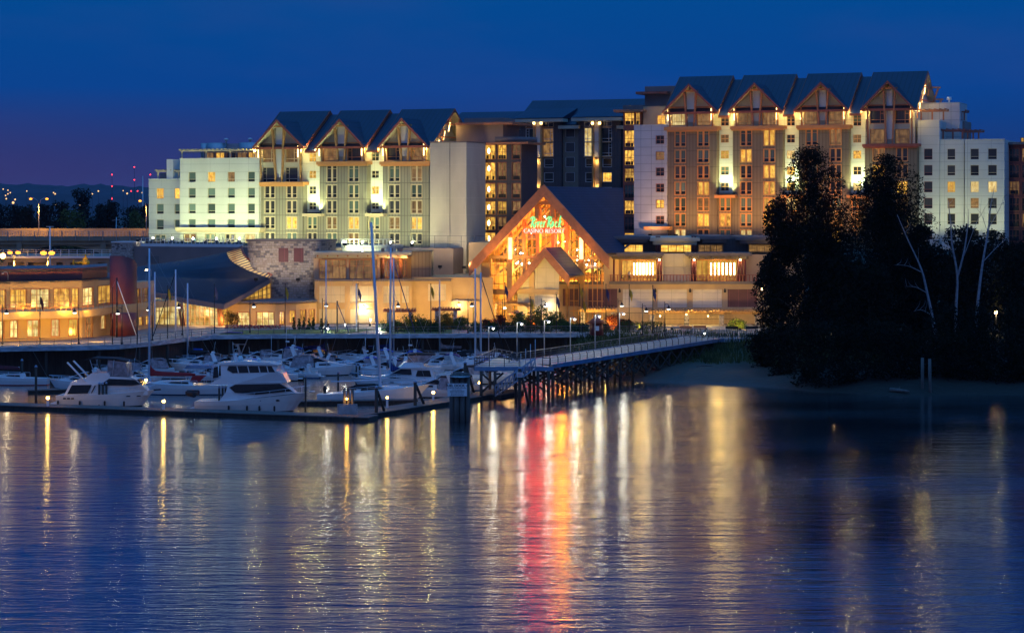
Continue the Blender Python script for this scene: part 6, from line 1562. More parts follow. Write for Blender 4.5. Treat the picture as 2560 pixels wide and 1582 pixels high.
for px,py,D,s,lab in ((6,781,301,1,'leftmost bell lamp post, at the left edge of the photo'),(197,780,301,-1,'bell lamp post in front of the clubhouse double doors'),(305,782,301,-1,'bell lamp post in front of the maroon round fin'),(381,773,309,-1,'bell lamp post beside the two tall white masts'),(456,767,322,-1,'bell lamp post in front of the atrium glass'),
   (625,765,327,1,'bell lamp post in front of the annex windows'),(806,763,327,1,'bell lamp post before the blank ochre wall'),(986,764,327,1,'bell lamp post beside the white mast tops'),(1170,763,327,1,'bell lamp post left of the casino glass'),(1354,764,327,1,'bell lamp post under the porch gable'),(1545,763,326,1,'bell lamp post in front of the maroon shutters'),(1606,776,322,1,'bell lamp post above the clipped hedge'),(1662,771,322,1,'bell lamp post in front of the iron fence')):
    poststreet(px,py,D,ZP,lab,side=s,W=25)
def flagpole(px,py,D,lab,fc=None,fy=None,zb=ZP,flip=1):
    w=at(px,py,D); h=w.z-zb; t=thing('flagpole',lab,'flagpole',(w.x,D,zb),0,'dark poles along the promenade')
    b=MB(); b.tube([(0,0,0),(0,0,h)],.08,6,.05); b.ball((0,0,h+.05),.1,6); b.build('pole',M['darkmetal'],t)
    if fc:
        zf=h-.3 if fy is None else at(px,fy,D).z-zb; b=MB(); vs=[];K=6
        for i in range(K+1):
            u=i/K; dx=flip*(.06+u*.5); vs+= [(dx,.12*math.sin(u*7),zf-u*u*1.1),(dx*.75,.12*math.sin(u*7+.6),zf-1.0-u*1.1)]
        b.smooth=True; b.add(vs,[(2*i,2*i+1,2*i+3,2*i+2) for i in range(K)]); b.build('flag',fc,t)
M['flag_y']=vary(mat('yellow_flag',(.55,.36,.03),.8),.2,3); M['flag_b']=vary(mat('navy_flag',(.02,.03,.13),.8),.2,3); M['flag_m']=vary(mat('maroon_flag',(.12,.02,.03),.8),.2,3); M['flag_g']=vary(mat('grey_flag',(.15,.13,.2),.8),.2,3)
for px,py,D,lab,fc,fy in ((100,724,301,'pole with maroon flag in front of the clubhouse upper windows',M['flag_m'],742),(281,720,301,'bare dark pole left of the maroon fin',None,None),(343,723,301,'bare dark pole right of the maroon fin',None,None),(419,716,314,'pole with small orange pennant before the curved roof',M['flag_y'],722),
  (536,712,326,'pole with grey flag at the low tip of the curved roof',M['flag_g'],718),(713,711,327,'pole with yellow flag in front of the stone tower',M['flag_y'],718),(895,711,327,'pole with drooping dark flag before the ochre panels',M['flag_b'],722),(1077,711,327,'pole with yellow flag at the ochre side wall',M['flag_y'],716),(1183,757,328,'short pole with olive flag left of the casino glass',M['flag_y'],766),
  (1262,708,327,'pole with navy flag below the cylinder lamp',M['flag_b'],714),(1256,750,329,'short pole beside the navy flag',None,None),(1326,743,327,'pole with green-yellow flag at the patio',M['flag_y'],748),(1391,738,327,'short pole with blue pennant at the porch corner',M['flag_b'],742),(1449,711,327,'pole with two yellow flags at the podium corner',M['flag_y'],716),(1457,722,328,'thin pole just right of the two yellow flags',M['flag_y'],752),
  (1515,712,326,'pole with navy flag in front of the maroon shutters',M['flag_b'],722),(1573,713,325,'pole with yellow flag at the first blank panel',M['flag_y'],722),(1632,715,324,'pole with navy flag between the blank panels',M['flag_b'],722)):
    flagpole(px,py,D,lab,fc,fy)
for i,(px,py,D) in enumerate(((1222,822,278),(1293,811,280),(1361,806,283),(1426,799,287),(1488,792,293),(1549,786,299))):
    w=at(px,py,D); t=thing('pier_lamp','slim grey pole with white lamp, %s of six along the pier'%('leftmost','second','third','fourth','fifth','rightmost')[i],'street lamp',(w.x,D,-1.5),0,'slim pier lamps')
    h=w.z+1.5; b=MB(); b.tube([(0,0,0),(0,0,h+.25),(.5,0,h+.3)],.08,5); b.build('pole',M['galv'],t)
    b=MB(); b.box(.3,.85,-.12,.12,h+.12,h+.22); b.build('lamp_head',M['galv'],t); b=MB(); b.ball((.6,0,h+.02),.13,6,.6); b.build('bulb',M['white_l'],t); point((.6,-.1,h-.25),190,(1,.95,.78),.3,t)
for px,py,D,W,lab in ((949,824,330,260,'starry white garden lamp behind the tall mast'),(820,822,330,220,'white garden lamp on the lawn by the slim mast'),(863,811,334,120,'white garden lamp near the dark leaning stay'),(926,799,345,140,'warm lamp on the lawn by the ochre wall'),(1230,820,336,60,'small white lamp in the shrubs left of the patio'),(1762,843,318,12,'tiny deck lamp on the pier approach')):
    w=at(px,py,D); t=thing('garden_lamp',lab,'lamp',(w.x,D,ZP),0,'garden lamps'); h=max(.5,w.z-ZP)
    b=MB(); b.tube([(0,0,0),(0,0,h)],.06,6); b.build('stem',M['galv'],t); b=MB(); b.ball((0,0,h),.11); b.build('bulb',M['white_l'],t); point((0,-.3,h+.1),W,(1,.97,.85),.25,t)
# added sodium floods at ground level, put in to wash the tan walls orange
def added_groundflood(px,D,tx,ty,tD,W,lab,col=SODC2,ang=125):
    w=at(px,YH,D); w.z=ZP; t=thing('added_ground_flood',lab,'floodlight',w,0,'added ground floods washing the tan walls'); tg=at(tx,ty,tD)
    b=MB(); b.box(-.2,.2,-.15,.15,.05,.4); b.build('housing',M['darkmetal'],t)
    spot((0,.2,.5),tg-w,W,col,ang,.9,.3,t)
for i,(px,D,tx,ty,tD,W) in enumerate(((820,346,820,730,354,1500),(925,345,930,730,354,1700),(1010,346,1010,730,355,1500),(1095,345,1095,730,356,2200),(1180,344,1180,730,356,2600),
   (1440,337,1440,735,352,1500),(1520,334,1520,735,352,1800),(1600,334,1600,735,352,2400),(1680,334,1680,735,352,2400),(1765,334,1765,735,352,2200),(1850,334,1850,735,352,1800),(1235,338,1240,700,352,2600),(1480,339,1490,640,354,1500))):
    added_groundflood(px,D,tx,ty,tD,W*1.0,'added ground flood washing the tan podium walls, number %s from the left'%['one','two','three','four','five','nine','ten','eleven','twelve','thirteen','fourteen','six','eight'][i])
added_groundflood(1330,338,1320,560,352,3600,'added ground flood washing the casino gable, the seventh from the left',(1,.55,.08),120)
# roof-level sodium floods on the right wing
for i,px in enumerate((1690,1760,1830,1900,1970,2040,2120)):
    flood(FR,px,-7,14.0,FR.u(px,0),0,24,2100,'sodium floodlight on the podium roof below the right wing, number %s from the left'%('one','two','three','four','five','six','seven')[i],(1,.52,.15),120,grp='podium roof floodlights')
for i,px in enumerate((2320,2400,2480)):
    flood(FR,px,-5,13.0,FR.u(px,0),0,20,1100,'floodlight at the foot of the white stepped right end, %s of three'%('left','middle','right')[i],(.95,1,.5),110,grp='right end floodlights')
flood(FR,1625,-6,14.0,FR.u(1625,0),0,22,900,'floodlight below the pale block with cross windows',(1,.6,.45),120,grp='podium roof floodlights')
# ======================= boats (bow towards +x, waterline z=0)
def hull(L,B,fb,fs,rake=1.2,fine=2.2,stern=.85,dz=.0,boot=None):
    n=14; V=[]
    for i in range(n+1):
        t=i/n; hb=B/2*(stern+(1-stern)*min(1,t/.4))*(1-max(0,(t-.42)/.58)**fine)
        zs=fs+(fb-fs)*t**1.7; x=-L/2+L*t
        hb=max(hb,.03)
        V.append([(x,hb,zs),(x-rake*.35*t**5,hb*.97,zs*.62),(x-rake*.8*t**5,hb*.86,.12),(x-rake*t**5,hb*.55,-.35)])
    return V
def add_hull(b,V,boot=None):
    n=len(V)-1; k=4
    vs=[]; 
    for r_ in V: vs+=r_
    for r_ in V: vs+=[(x,-y,z) for x,y,z in r_]
    o=(n+1)*k; fs=[]; ms=[]
    for i in range(n):
        for j in range(3):
            fs.append((i*k+j,i*k+j+1,(i+1)*k+j+1,(i+1)*k+j)); ms.append(1 if j==2 else 0)
            fs.append((o+i*k+j,o+(i+1)*k+j,o+(i+1)*k+j+1,o+i*k+j+1)); ms.append(1 if j==2 else 0)
        fs.append((i*k,(i+1)*k,o+(i+1)*k,o+i*k)); ms.append(0)
        fs.append((i*k+3,o+i*k+3,o+(i+1)*k+3,(i+1)*k+3)); ms.append(1)
    fs.append((0,o,o+1,1)); fs.append((1,o+1,o+2,2)); fs.append((2,o+2,o+3,3)); ms+=[0,0,1]
    base=len(b.v); b.v+=vs
    for f,m_ in zip(fs,ms): b.f.append(tuple(base+q for q in f)); b.m.append(m_); b.sm.append(False)
def sideprism(b,pts,hw,tap=None):
    """side profile pts (x,z); half width per point"""
    n=len(pts); H=hw if hasattr(hw,'__len__') else [hw]*n
    vs=[(p[0],-h,p[1]) for p,h in zip(pts,H)]+[(p[0],h,p[1]) for p,h in zip(pts,H)]
    b.add(vs,[tuple(range(n))[::-1],tuple(range(n,2*n))]+[(i,(i+1)%n,(i+1)%n+n,i+n) for i in range(n)])
def quadside(b,pts,hw,off=.02):
    n=len(pts); H=hw if hasattr(hw,'__len__') else [hw]*n
    b.add([(p[0],-h-off,p[1]) for p,h in zip(pts,H)],[tuple(range(n))]); b.add([(p[0],h+off,p[1]) for p,h in zip(pts,H)],[tuple(range(n))[::-1]])
def pulpit(b,L,B,zb,t0=.35,h=.65):
    n=9; top=[];
    for i in range(n+1):
        t=t0+(1-t0)*i/n; hb=B/2*(1-max(0,(t-.42)/.58)**2.2)*.96; x=-L/2+L*t; top.append((x,max(hb,.05),zb(t)))
    for s in (-1,1):
        b.tube([(x,s*y,z+h) for x,y,z in top],.022,4)
        for x,y,z in top[::2]: b.tube([(x,s*y,z),(x,s*y,z+h)],.02,4)
def fenders(P,xs,y,z):
    for x in xs:
        for s in (-1,1):
            b=MB(); b.lathe([(.03,-.35),(.12,-.25),(.12,.25),(.03,.35)],(x,s*(y+.08),z),7); b.build('fender',M['rubber'],P)
DARKB=[0]
def boat_base(kind,lab,cat_,px,py,hd,grp):
    w=atz(px,py); return thing(kind,lab,cat_,(w.x,w.y,0),R(hd),grp)
def cruiser(px,py,L,hd,lab,can='blackc',arch=True,hm='fibre',low='hullblue',canopy=1,win=True,B=None,mast=False,grp='motor cruisers in the marina',clear=True):
    t=boat_base('motor_cruiser',lab,'boat',px,py,hd,grp); B=B or L*.31; fs,fb=L*.085+.15,L*.115+.3
    b=MB(); V=hull(L,B,fb,fs,L*.12,2.3); add_hull(b,V); b.build('hull',[M[hm],M[low]],t)
    zb=lambda q: fs+(fb-fs)*q**1.7
    # raised foredeck / cabin trunk
    hb=B*.36; z0=fs*.9; h=L*.075
    b=MB(); pts=[(-L*.05,z0),(L*.36,fb*.95),(L*.30,fb+.08),(L*.14,zb(.6)+h*.9),(-L*.05,zb(.5)+h)]
    sideprism(b,pts,[hb,B*.12,B*.10,hb*.8,hb*.9]); b.build('cabin_trunk',M[hm],t)
    b=MB(); quadside(b,[(-L*.0,zb(.5)+h*.35),(L*.17,zb(.6)+h*.35),(L*.12,zb(.6)+h*.72),(L*.0,zb(.5)+h*.72)],[hb*.95,hb*.82,hb*.84,hb*.93],.03); b.build('cabin_window',M['glass_d'],t)
    # windshield
    zw=zb(.5)+h*.98; wh=L*.055
    b=MB(); pts=[(L*.15,zw-.12),(-L*.02,zw+wh),(-L*.06,zw+wh),(-L*.08,zw-.1)]; sideprism(b,pts,[hb*.6,hb*.82,hb*.86,hb*.98]); b.build('windshield',M['glass_d'],t)
    b=MB(); 
    for s in (-1,1): b.tube([(L*.15,s*hb*.6,zw-.1),(-L*.02,s*hb*.83,zw+wh+.02),(-L*.08,s*hb*.9,zw+wh+.02)],.035,4)
    b.tube([(-L*.02,-hb*.83,zw+wh+.02),(-L*.02,hb*.83,zw+wh+.02)],.035,4); b.build('windshield_frame',M['alu'],t)
    if arch:
        b=MB(); xa=-L*.22; za=zw+wh*1.9
        for s in (-1,1): b.add([(xa-L*.10,s*B*.46,fs),(xa-L*.03,s*B*.46,fs),(xa+L*.045,s*B*.34,za),(xa-.02*L,s*B*.34,za),(xa-L*.10,s*B*.43,fs),(xa-L*.03,s*B*.43,fs),(xa+L*.045,s*B*.31,za),(xa-.02*L,s*B*.31,za)],[(0,1,2,3),(7,6,5,4),(0,4,5,1),(1,5,6,2),(2,6,7,3),(3,7,4,0)])
        b.box(xa-.02*L,xa+.045*L,-B*.34,B*.34,za-.12,za); b.build('radar_arch',M[hm],t)
        b=MB(); b.lathe([(.25,0),(.28,.12),(.2,.25)],(xa+.01*L,0,za),8); b.tube([(xa,.4,za),(xa-.3,.4,za+1.7)],.018,4); b.build('radar',M['white_trim'],t)
    if canopy:
        zc=zw+wh*1.75; b=MB(); pts=[(-L*.04,zw+wh),(-L*.10,zc),(-L*.27,zc+.05),(-L*.36,zc-.25),(-L*.36,zc-.38),(-L*.27,zc-.08),(-L*.10,zc-.12)]; sideprism(b,pts,[hb*.85,hb*.9,hb*.95,hb*.95,hb*.97,hb*.97,hb*.92]); b.build('canopy',M[can],t)
        if clear:
            b=MB(); pts=[(-L*.07,zw),(-L*.10,zc-.1),(-L*.355,zc-.35),(-L*.40,fs+.1),(-L*.07,fs+.1)]; sideprism(b,pts,[hb*.95,hb*.88,hb*.9,B*.42,B*.43]); b.build('vinyl_enclosure',M['clear'],t)
    else:
        b=MB(); b.box(-L*.42,-L*.12,-B*.35,B*.35,fs,fs+.45); b.build('cockpit_seat',M['fibre_w'],t)
    b=MB(); pulpit(b,L,B,zb,.5,.5); b.build('pulpit_rail',M['alu'],t)
    b=MB(); b.box(-L/2-.7,-L/2,-B*.38,B*.38,.25,.33); b.build('swim_platform',M[hm],t)
    if mast: b=MB(); b.tube([(-L*.1,0,zw+wh),(-L*.1,0,zw+wh+3.2)],.03,4); b.lathe([(.3,0),(.3,.22)],(-L*.12,0,zw+wh+1.1),8); b.build('antenna',M['white_trim'],t)
    return t
def flybridge(px,py,L,hd,lab,can='navy',low='hullblue',hm='fibre',enclosure='clear',rear=True,B=None,bimini=True):
    t=boat_base('flybridge_yacht',lab,'yacht',px,py,hd,'flybridge yachts in the marina'); B=B or L*.31; fs,fb=L*.085+.2,L*.12+.35
    b=MB(); add_hull(b,hull(L,B,fb,fs,L*.13,2.3)); b.build('hull',[M[hm],M[low]],t); zb=lambda q: fs+(fb-fs)*q**1.7
    hb=B*.40; h1=1.55; z0=fs*.95
    b=MB(); pts=[(-L*.34,z0),(L*.34,fb*.9),(L*.18,zb(.65)+.35),(L*.02,z0+h1+.2),(-L*.30,z0+h1+.15)]; sideprism(b,pts,[hb,B*.12,hb*.62,hb*.85,hb*.9]); b.build('saloon',M[hm],t)
    b=MB(); quadside(b,[(-L*.30,z0+.55),(-L*.13,z0+.62),(-L*.15,z0+h1-.15),(-L*.28,z0+h1-.15)],[hb*.97,hb*.95,hb*.88,hb*.9],.03)
    quadside(b,[(-L*.09,z0+.8),(L*.16,zb(.65)+.36),(L*.03,z0+h1+.02),(-L*.08,z0+h1-.0)],[hb*.95,hb*.7,hb*.86,hb*.9],.04); b.build('saloon_window',M['glass_d'],t)
    b=MB(); b.add([(L*.165,-hb*.55,zb(.65)+.42),(L*.165,hb*.55,zb(.65)+.42),(L*.035,hb*.8,z0+h1+.15),(L*.035,-hb*.8,z0+h1+.15)],[(0,1,2,3)]); b.build('windshield',M['glass_d'],t)
    zf=z0+h1+.15; b=MB(); sideprism(b,[(-L*.40,zf),(L*.03,zf),(L*.06,zf+.1),(-L*.02,zf+.8),(-L*.20,zf+.75),(-L*.24,zf+.15),(-L*.40,zf+.12)],[hb*.98,hb*.9,hb*.7,hb*.75,hb*.9,hb*.95,hb*.95]); b.build('flybridge',M[hm],t)
    if bimini:
        b=MB(); sideprism(b,[(-L*.04,zf+1.7),(-L*.14,zf+1.95),(-L*.32,zf+1.85),(-L*.34,zf+1.7),(-L*.14,zf+1.8)],hb*.85); b.build('bimini',M[can],t)
        b=MB(); 
        for s in (-1,1):
            b.tube([(-L*.04,s*hb*.8,zf+1.7),(-L*.12,s*hb*.8,zf+.6)],.03,4); b.tube([(-L*.33,s*hb*.8,zf+1.75),(-L*.2,s*hb*.8,zf+.6)],.03,4)
        b.build('bimini_frame',M['alu'],t)
        if enclosure: b=MB(); sideprism(b,[(-L*.05,zf+1.65),(-L*.31,zf+1.75),(-L*.26,zf+.6),(-L*.04,zf+.75)],[hb*.8]*4); b.build('vinyl_enclosure',M[enclosure],t)
    b=MB(); 
    for s in (-1,1): b.bar((-L*.33,s*hb*.95,fs),(-L*.42,s*hb*.9,zf+.9),.12,.45,up=(0,1,0))
    b.build('radar_arch',M[hm],t)
    b=MB(); pulpit(b,L,B,zb,.45,.6); b.build('pulpit_rail',M['alu'],t); b=MB(); b.box(-L/2-.8,-L/2,-B*.4,B*.4,.28,.37); b.build('swim_platform',M[hm],t)
    b=MB(); b.tube([(L*.49,0,fb-.05),(L*.56,0,fb+.05)],.08,5); b.build('bow_roller',M['darkmetal'],t)
    b=MB()
    for x in (.1,.22): quadside(b,[(L*x,fb*.52),(L*(x+.045),fb*.53),(L*(x+.04),fb*.62),(L*(x+.005),fb*.61)],B*.45,.05)
    b.build('porthole',M['glass_d'],t)
    return t
def sailboat(px,py,L,hd,lab,mh,mx=.08,cov='blue',hm='fibre',low='hullblue',lean=0,furl=None,boomL=None,cat_='sailboat',spread=2,dodger='blackc',covc=True,mast_m='alu',thin=1.0):
    t=boat_base('sailboat',lab,cat_,px,py,hd,'sailing boats in the marina'); B=L*.29; fs,fb=L*.075+.25,L*.10+.35
    b=MB(); add_hull(b,hull(L,B,fb,fs,L*.14,2.0,.62)); b.build('hull',[M[hm],M[low]],t); zb=lambda q: fs+(fb-fs)*q**1.7
    hb=B*.3; z0=fs
    b=MB(); sideprism(b,[(-L*.16,z0),(L*.27,zb(.75)),(L*.20,zb(.7)+.3),(L*.05,z0+.55),(-L*.14,z0+.62)],[hb,B*.14,B*.16,hb*.8,hb*.9]); b.build('cabin',M[hm],t)
    b=MB(); quadside(b,[(-L*.11,z0+.22),(L*.10,z0+.3),(L*.07,z0+.45),(-L*.10,z0+.45)],[hb*.97,hb*.86,hb*.86,hb*.95],.03); b.build('cabin_window',M['glass_d'],t)
    xm=L*mx; sx=lean
    b=MB(); b.tube([(xm,0,z0+.4),(xm+sx,0,mh)],(.15*thin if thin>.2 else .1),7,(.11*thin if thin>.2 else .07)); 
    for i in range(spread):
        z=z0+(mh-z0)*(.45+.3*i if spread>1 else .6); xx=xm+sx*(z/mh); b.tube([(xx,-B*.28,z+.05),(xx,B*.28,z+.05)],.03,4)
    b.build('mast',M[mast_m],t)
    b=MB(); bl=boomL or L*.36; b.tube([(xm,0,z0+1.35),(xm-bl,0,z0+1.45)],.08,6); b.build('boom',M['alu'],t)
    if covc:
        b=MB(); K=9; vs=[];fs_=[]
        pr=[( .02,1.35),( .06,.85),( .14,.48),( .3,.36),( .6,.30),(1.0,.18)]
        for u,h_ in pr:
            x=xm-bl*u; vs+=[(x,-.16,z0+1.3+(.08*u)),(x,0,z0+1.35+h_),(x,.16,z0+1.3+.08*u),(x,0,z0+1.12)]
        for i in range(len(pr)-1):
            for j in range(4): fs_.append((4*i+j,4*i+(j+1)%4,4*i+4+(j+1)%4,4*i+4+j))
        fs_+=[(3,2,1,0),(4*len(pr)-4,4*len(pr)-3,4*len(pr)-2,4*len(pr)-1)]
        b.add(vs,fs_); b.build('sail_cover',M[cov],t)
    b=MB(); top=(xm+sx,0,mh-.1)
    b.tube([(-L*.49,0,fs),top],.012,3)
    for s in (-1,1): b.tube([(xm-.1,s*B*.46,zb(.55)),(xm+sx*.7,s*B*.27,z0+(mh-z0)*.75),top],.011,3); b.tube([(xm-.4,s*B*.45,zb(.5)),(xm+sx*.45,s*.05,z0+(mh-z0)*.47)],.011,3)
    b.build('rigging',M['galv'],t)
    b=MB(); r_=.07 if furl else .014; b.tube([(L*.47,0,fb+.1),(xm+sx,0,mh*.97)],r_,5); b.build('furled_sail' if furl else 'forestay',M[furl] if furl else M['galv'],t)
    if dodger:
        b=MB(); sideprism(b,[(-L*.12,z0+.5),(-L*.14,z0+1.15),(-L*.24,z0+1.2),(-L*.26,z0+1.1),(-L*.2,z0+.4)],hb*.95); b.build('dodger',M[dodger],t)
    b=MB(); pulpit(b,L,B,zb,.3,.6); b.build('pulpit_rail',M['alu'],t)
    return t
# ---- front row ---------------------------------------------------------------
# white sedan flybridge yacht
t=boat_base('flybridge_yacht','white flybridge yacht with raked aft window and long black bimini on the outer dock','yacht',268,1014,0,None); t.rotation_euler[2]=R(-4)
L,B=11.9,3.8; fs,fb=1.35,2.0
b=MB(); add_hull(b,hull(L,B,fb,fs,1.9,2.6,.9)); b.build('hull',[M['fibre_w'],M['glass_d']],t)
b=MB(); sideprism(b,[(-5.0,1.3),(-4.1,3.05),(.2,3.15),(.55,3.7),(3.0,3.62),(3.9,3.35),(4.6,2.55),(5.2,1.95),(5.2,1.4)],[1.65,1.45,1.45,1.35,1.2,1.15,.95,.6,.6]); b.build('saloon',M['fibre'],t)
b=MB(); quadside(b,[(-4.55,1.55),(-2.0,1.65),(-1.5,2.7),(-4.0,2.65)],[1.6,1.6,1.48,1.47],.05); quadside(b,[(-1.6,1.7),(-1.15,2.6),(-1.0,2.6),(-1.45,1.7)],[1.58,1.48,1.48,1.58],.05)
quadside(b,[(-.4,2.65),(3.4,2.62),(4.45,2.75),(3.75,3.3),(.6,3.45),(.1,3.1)],[1.46,1.2,1.0,1.15,1.36,1.45],.05); b.build('saloon_window',M['glass_d'],t)
b=MB(); b.add([(4.62,-.85,2.68),(4.62,.85,2.68),(3.95,1.05,3.32),(3.95,-1.05,3.32)],[(0,1,2,3)]); b.build('windshield',M['glass_d'],t)
b=MB(); sideprism(b,[(-3.4,3.06),(.25,3.16),(.7,3.75),(.5,4.15),(-1.6,4.1),(-2.4,3.5),(-3.4,3.3)],[1.4]*7); b.build('flybridge',M['fibre'],t)
b=MB()
for s in (-1,1): b.bar((-2.3,s*1.4,3.1),(-4.6,s*1.35,5.4),.12,.42,up=(0,1,0))
b.build('radar_arch',M['fibre'],t)
b=MB(); sideprism(b,[(-3.2,5.55),(-1.6,6.0),(1.4,5.9),(3.3,5.5),(1.4,5.75),(-1.6,5.82)],1.35); b.build('bimini',M['blackc'],t)
b=MB(); sideprism(b,[(.4,5.72),(2.7,5.45),(2.9,3.75),(.3,3.75)],1.2); b.build('vinyl_enclosure',M['clear'],t)
b=MB()
for x,x2 in ((-1.2,-1.8),(1.0,1.2),(2.9,3.1)):
    for s in (-1,1): b.tube([(x,s*1.3,3.8),(x2,s*1.3,5.75)],.03,4)
b.build('bimini_frame',M['alu'],t)
b=MB(); pulpit(b,L,B,lambda q:1.35+.65*q**1.7,.55,.55); b.build('pulpit_rail',M['alu'],t)
b=MB(); b.box(-6.7,-5.95,-1.5,1.5,.3,.4); b.build('swim_platform',M['fibre'],t)
b=MB(); b.tube([(5.8,0,1.98),(6.7,0,2.05)],.1,5); b.build('bow_roller',M['darkmetal'],t)
b=MB()
for x in (2.8,4.0): quadside(b,[(x,1.28),(x+.55,1.3),(x+.5,1.42),(x+.05,1.4)],1.62 if x<3 else 1.25,.1)
for x in (-5.0,-4.5,-4.0): quadside(b,[(x,.95),(x+.35,.95),(x+.35,1.12),(x,1.12)],1.75,.06)
b.build('porthole',M['glass_d'],t); fenders(t,(-5.6,-2.9,.2,2.6),1.85,.45)
# pilothouse yacht
t=boat_base('pilothouse_yacht','big white pilothouse yacht with wraparound upper windows and covered dinghy on the outer dock','yacht',634,1027,-4,None)
L,B=13.6,4.2; fs,fb=1.25,2.35
b=MB(); add_hull(b,hull(L,B,fb,fs,2.4,2.4,.9)); b.build('hull',[M['fibre_w'],M['glass_d']],t)
b=MB(); sideprism(b,[(-4.0,1.2),(-3.2,2.2),(-4.7,4.1),(-4.3,4.35),(-2.0,4.35),(.2,4.25),(3.1,3.95),(3.4,3.72),(-1.9,3.5),(-2.7,3.0),(-2.0,2.1),(4.8,2.3),(4.3,1.8)],[1.8,1.75,1.6,1.55,1.6,1.6,1.3,1.25,1.6,1.65,1.7,.7,.8]) if False else None
sideprism(b,[(-3.9,1.2),(-3.0,2.4),(-2.7,3.5),(3.4,3.6),(5.2,2.25),(6.0,2.2),(4.8,1.5)],[1.85,1.8,1.65,1.3,.75,.35,.8]); b.build('saloon',M['fibre'],t)
b=MB(); quadside(b,[(-2.6,2.95),(-1.9,2.35),(.6,2.1),(3.2,2.35),(4.9,2.5),(3.4,3.4),(-1.9,3.3)],[1.7,1.72,1.5,1.3,.95,1.25,1.66],.06); b.build('saloon_window',M['glass_d'],t)
b=MB(); sideprism(b,[(-4.9,3.45),(-3.6,4.1),(-3.7,5.6),(.2+3.0,5.55),(3.0,4.9),(3.75,4.6),(5.05-.9,3.8),(4.9-.6,3.5),(-1.9,3.32),(-4.6,3.3)],[1.6,1.6,1.5,1.4,1.5,1.3,1.15,1.1,1.6,1.6]); b.build('pilothouse',M['fibre'],t)
b=MB(); quadside(b,[(-2.9,5.05),(-2.2,4.65),(2.9,4.78),(2.45,5.95-.45),(1.5,5.5),(-2.7,5.5)],[1.55,1.55,1.45,1.4,1.42,1.5],.06); quadside(b,[(-4.6,4.0),(-3.9,4.15),(-4.0,5.45),(-4.5,5.3)],[1.6,1.6,1.5,1.5],.05); b.build('pilothouse_window',M['glass_d'],t)
b=MB()
for x in (-1.5,-.2,1.1,2.1):
    for s in (-1,1): b.bar((x,s*1.6,4.68),(x-.22,s*1.53,5.52),.05,.1)
b.build('window_post',M['fibre'],t)
b=MB(); sideprism(b,[(-4.3,5.62),(-4.0,5.85),(-1,6.05),(2.2,5.9),(3.3,5.62)],1.62); b.build('hardtop',M['fibre'],t)
b=MB(); b.lathe([(.3,0),(.34,.3),(.2,.55)],(-1.6,0,6.05),9); b.lathe([(.2,0),(.22,.2),(.1,.35)],(.6,.3,6.0),8); b.tube([(-2.6,.8,5.9),(-2.7,.8,8.2)],.02,4); b.tube([(2,.8,5.9),(2,.8,9.0)],.02,4); b.tube([(-2.3,-.7,5.9),(-2.2,-.7,7.4),(-1.7,-.7,7.5)],.03,4); b.build('radar_mast',M['white_trim'],t)
b=MB(); pulpit(b,L,B,lambda q:1.25+1.1*q**1.7,.4,.75); b.build('pulpit_rail',M['alu'],t)
b=MB(); 
for x in (1.0,3.2): b.lathe([(.26,0),(.26,.06)],(0,0,0),10) if False else quadside(b,[(x-.3,1.42),(x-.1,1.32),(x+.1,1.32),(x+.3,1.42),(x+.1,1.54),(x-.1,1.54)],1.86 if x<2 else 1.5,.1)
b.build('porthole',M['glass_d'],t); fenders(t,(-2.6,-.4,1.1,2.9),1.98,.5)
b=MB(); b.tube([(6.7,0,2.35),(7.4,0,2.4)],.09,5); b.build('bow_roller',M['alu'],t)
b=MB(); b.box(-7.5,-6.8,-1.7,1.7,.3,.4); b.build('swim_platform',M['fibre'],t)
b=MB(); b.tube([(-6.9,-1.2,2.0),(-7.9,-.4,2.15),(-8.1,.5,2.1),(-7.0,1.4,2.0)],.35,7); b.box(-7.9,-6.9,-.8,.9,1.85,2.2); b.build('dinghy_cover',M['blackc'],t)
# long sailing yacht
t=sailboat(936,1003,14.2,-1,'long white racing yacht with bare silver boom, tallest mast and a long bare boom aft',22.5,.06,'blue','fibre','glass_d',0,None,6.2,'yacht',3,None,False,'alu',1.35)
t.children[3].location=(0,0,0)
b=MB(); b.lathe([(.18,0),(.25,.5),(.1,.9)],(-6.2,.5,1.4),8); b.box(-6.4,-6.0,.35,.65,.4,1.5); b.build('outboard_motor',M['rubber'],t)
b=MB(); quadside(b,[(-3.6,1.75),(-2.2,2.15),(0,2.15),(1.2,1.85)],[1.3,1.25,1.2,1.0],.1) ; b.build('saloon_window',M['glass_d'],t)
o=textmesh('Fishing Cruise',.34,.0,.4,.004,1,'hull_name') if False else None
t.rotation_euler[1]=R(-3.2)
# catamaran-like cream cockpit boat
t=cruiser(1085,992,9.5,178,'cream cockpit boat with black bimini beside the lamp left of the fuel sign','blackc',True,'fibre_w','glass_d',1)
sailboat(448,985,13.0,180,'white ketch with blue hull stripe, red sail cover and small square cabin windows',19.0,.30,'redc','fibre','hullblue',0,None,6.0,'sailboat',2,'redc')
t=boat_base('wheelhouse_awning','pale blue canvas awning on posts over the ketch cockpit','awning',502,982,180,None)
b=MB(); sideprism(b,[(-1.9,3.3),(-1.5,3.7),(1.6,3.75),(2.0,3.3)],1.3); b.build('canvas',M['bluemetal'],t); b=MB()
for x in (-1.6,-.6,.6,1.7):
    for s in (-1,1): b.tube([(x,s*1.1,1.2),(x,s*1.1,3.4)],.035,4)
b.build('post',M['alu'],t)
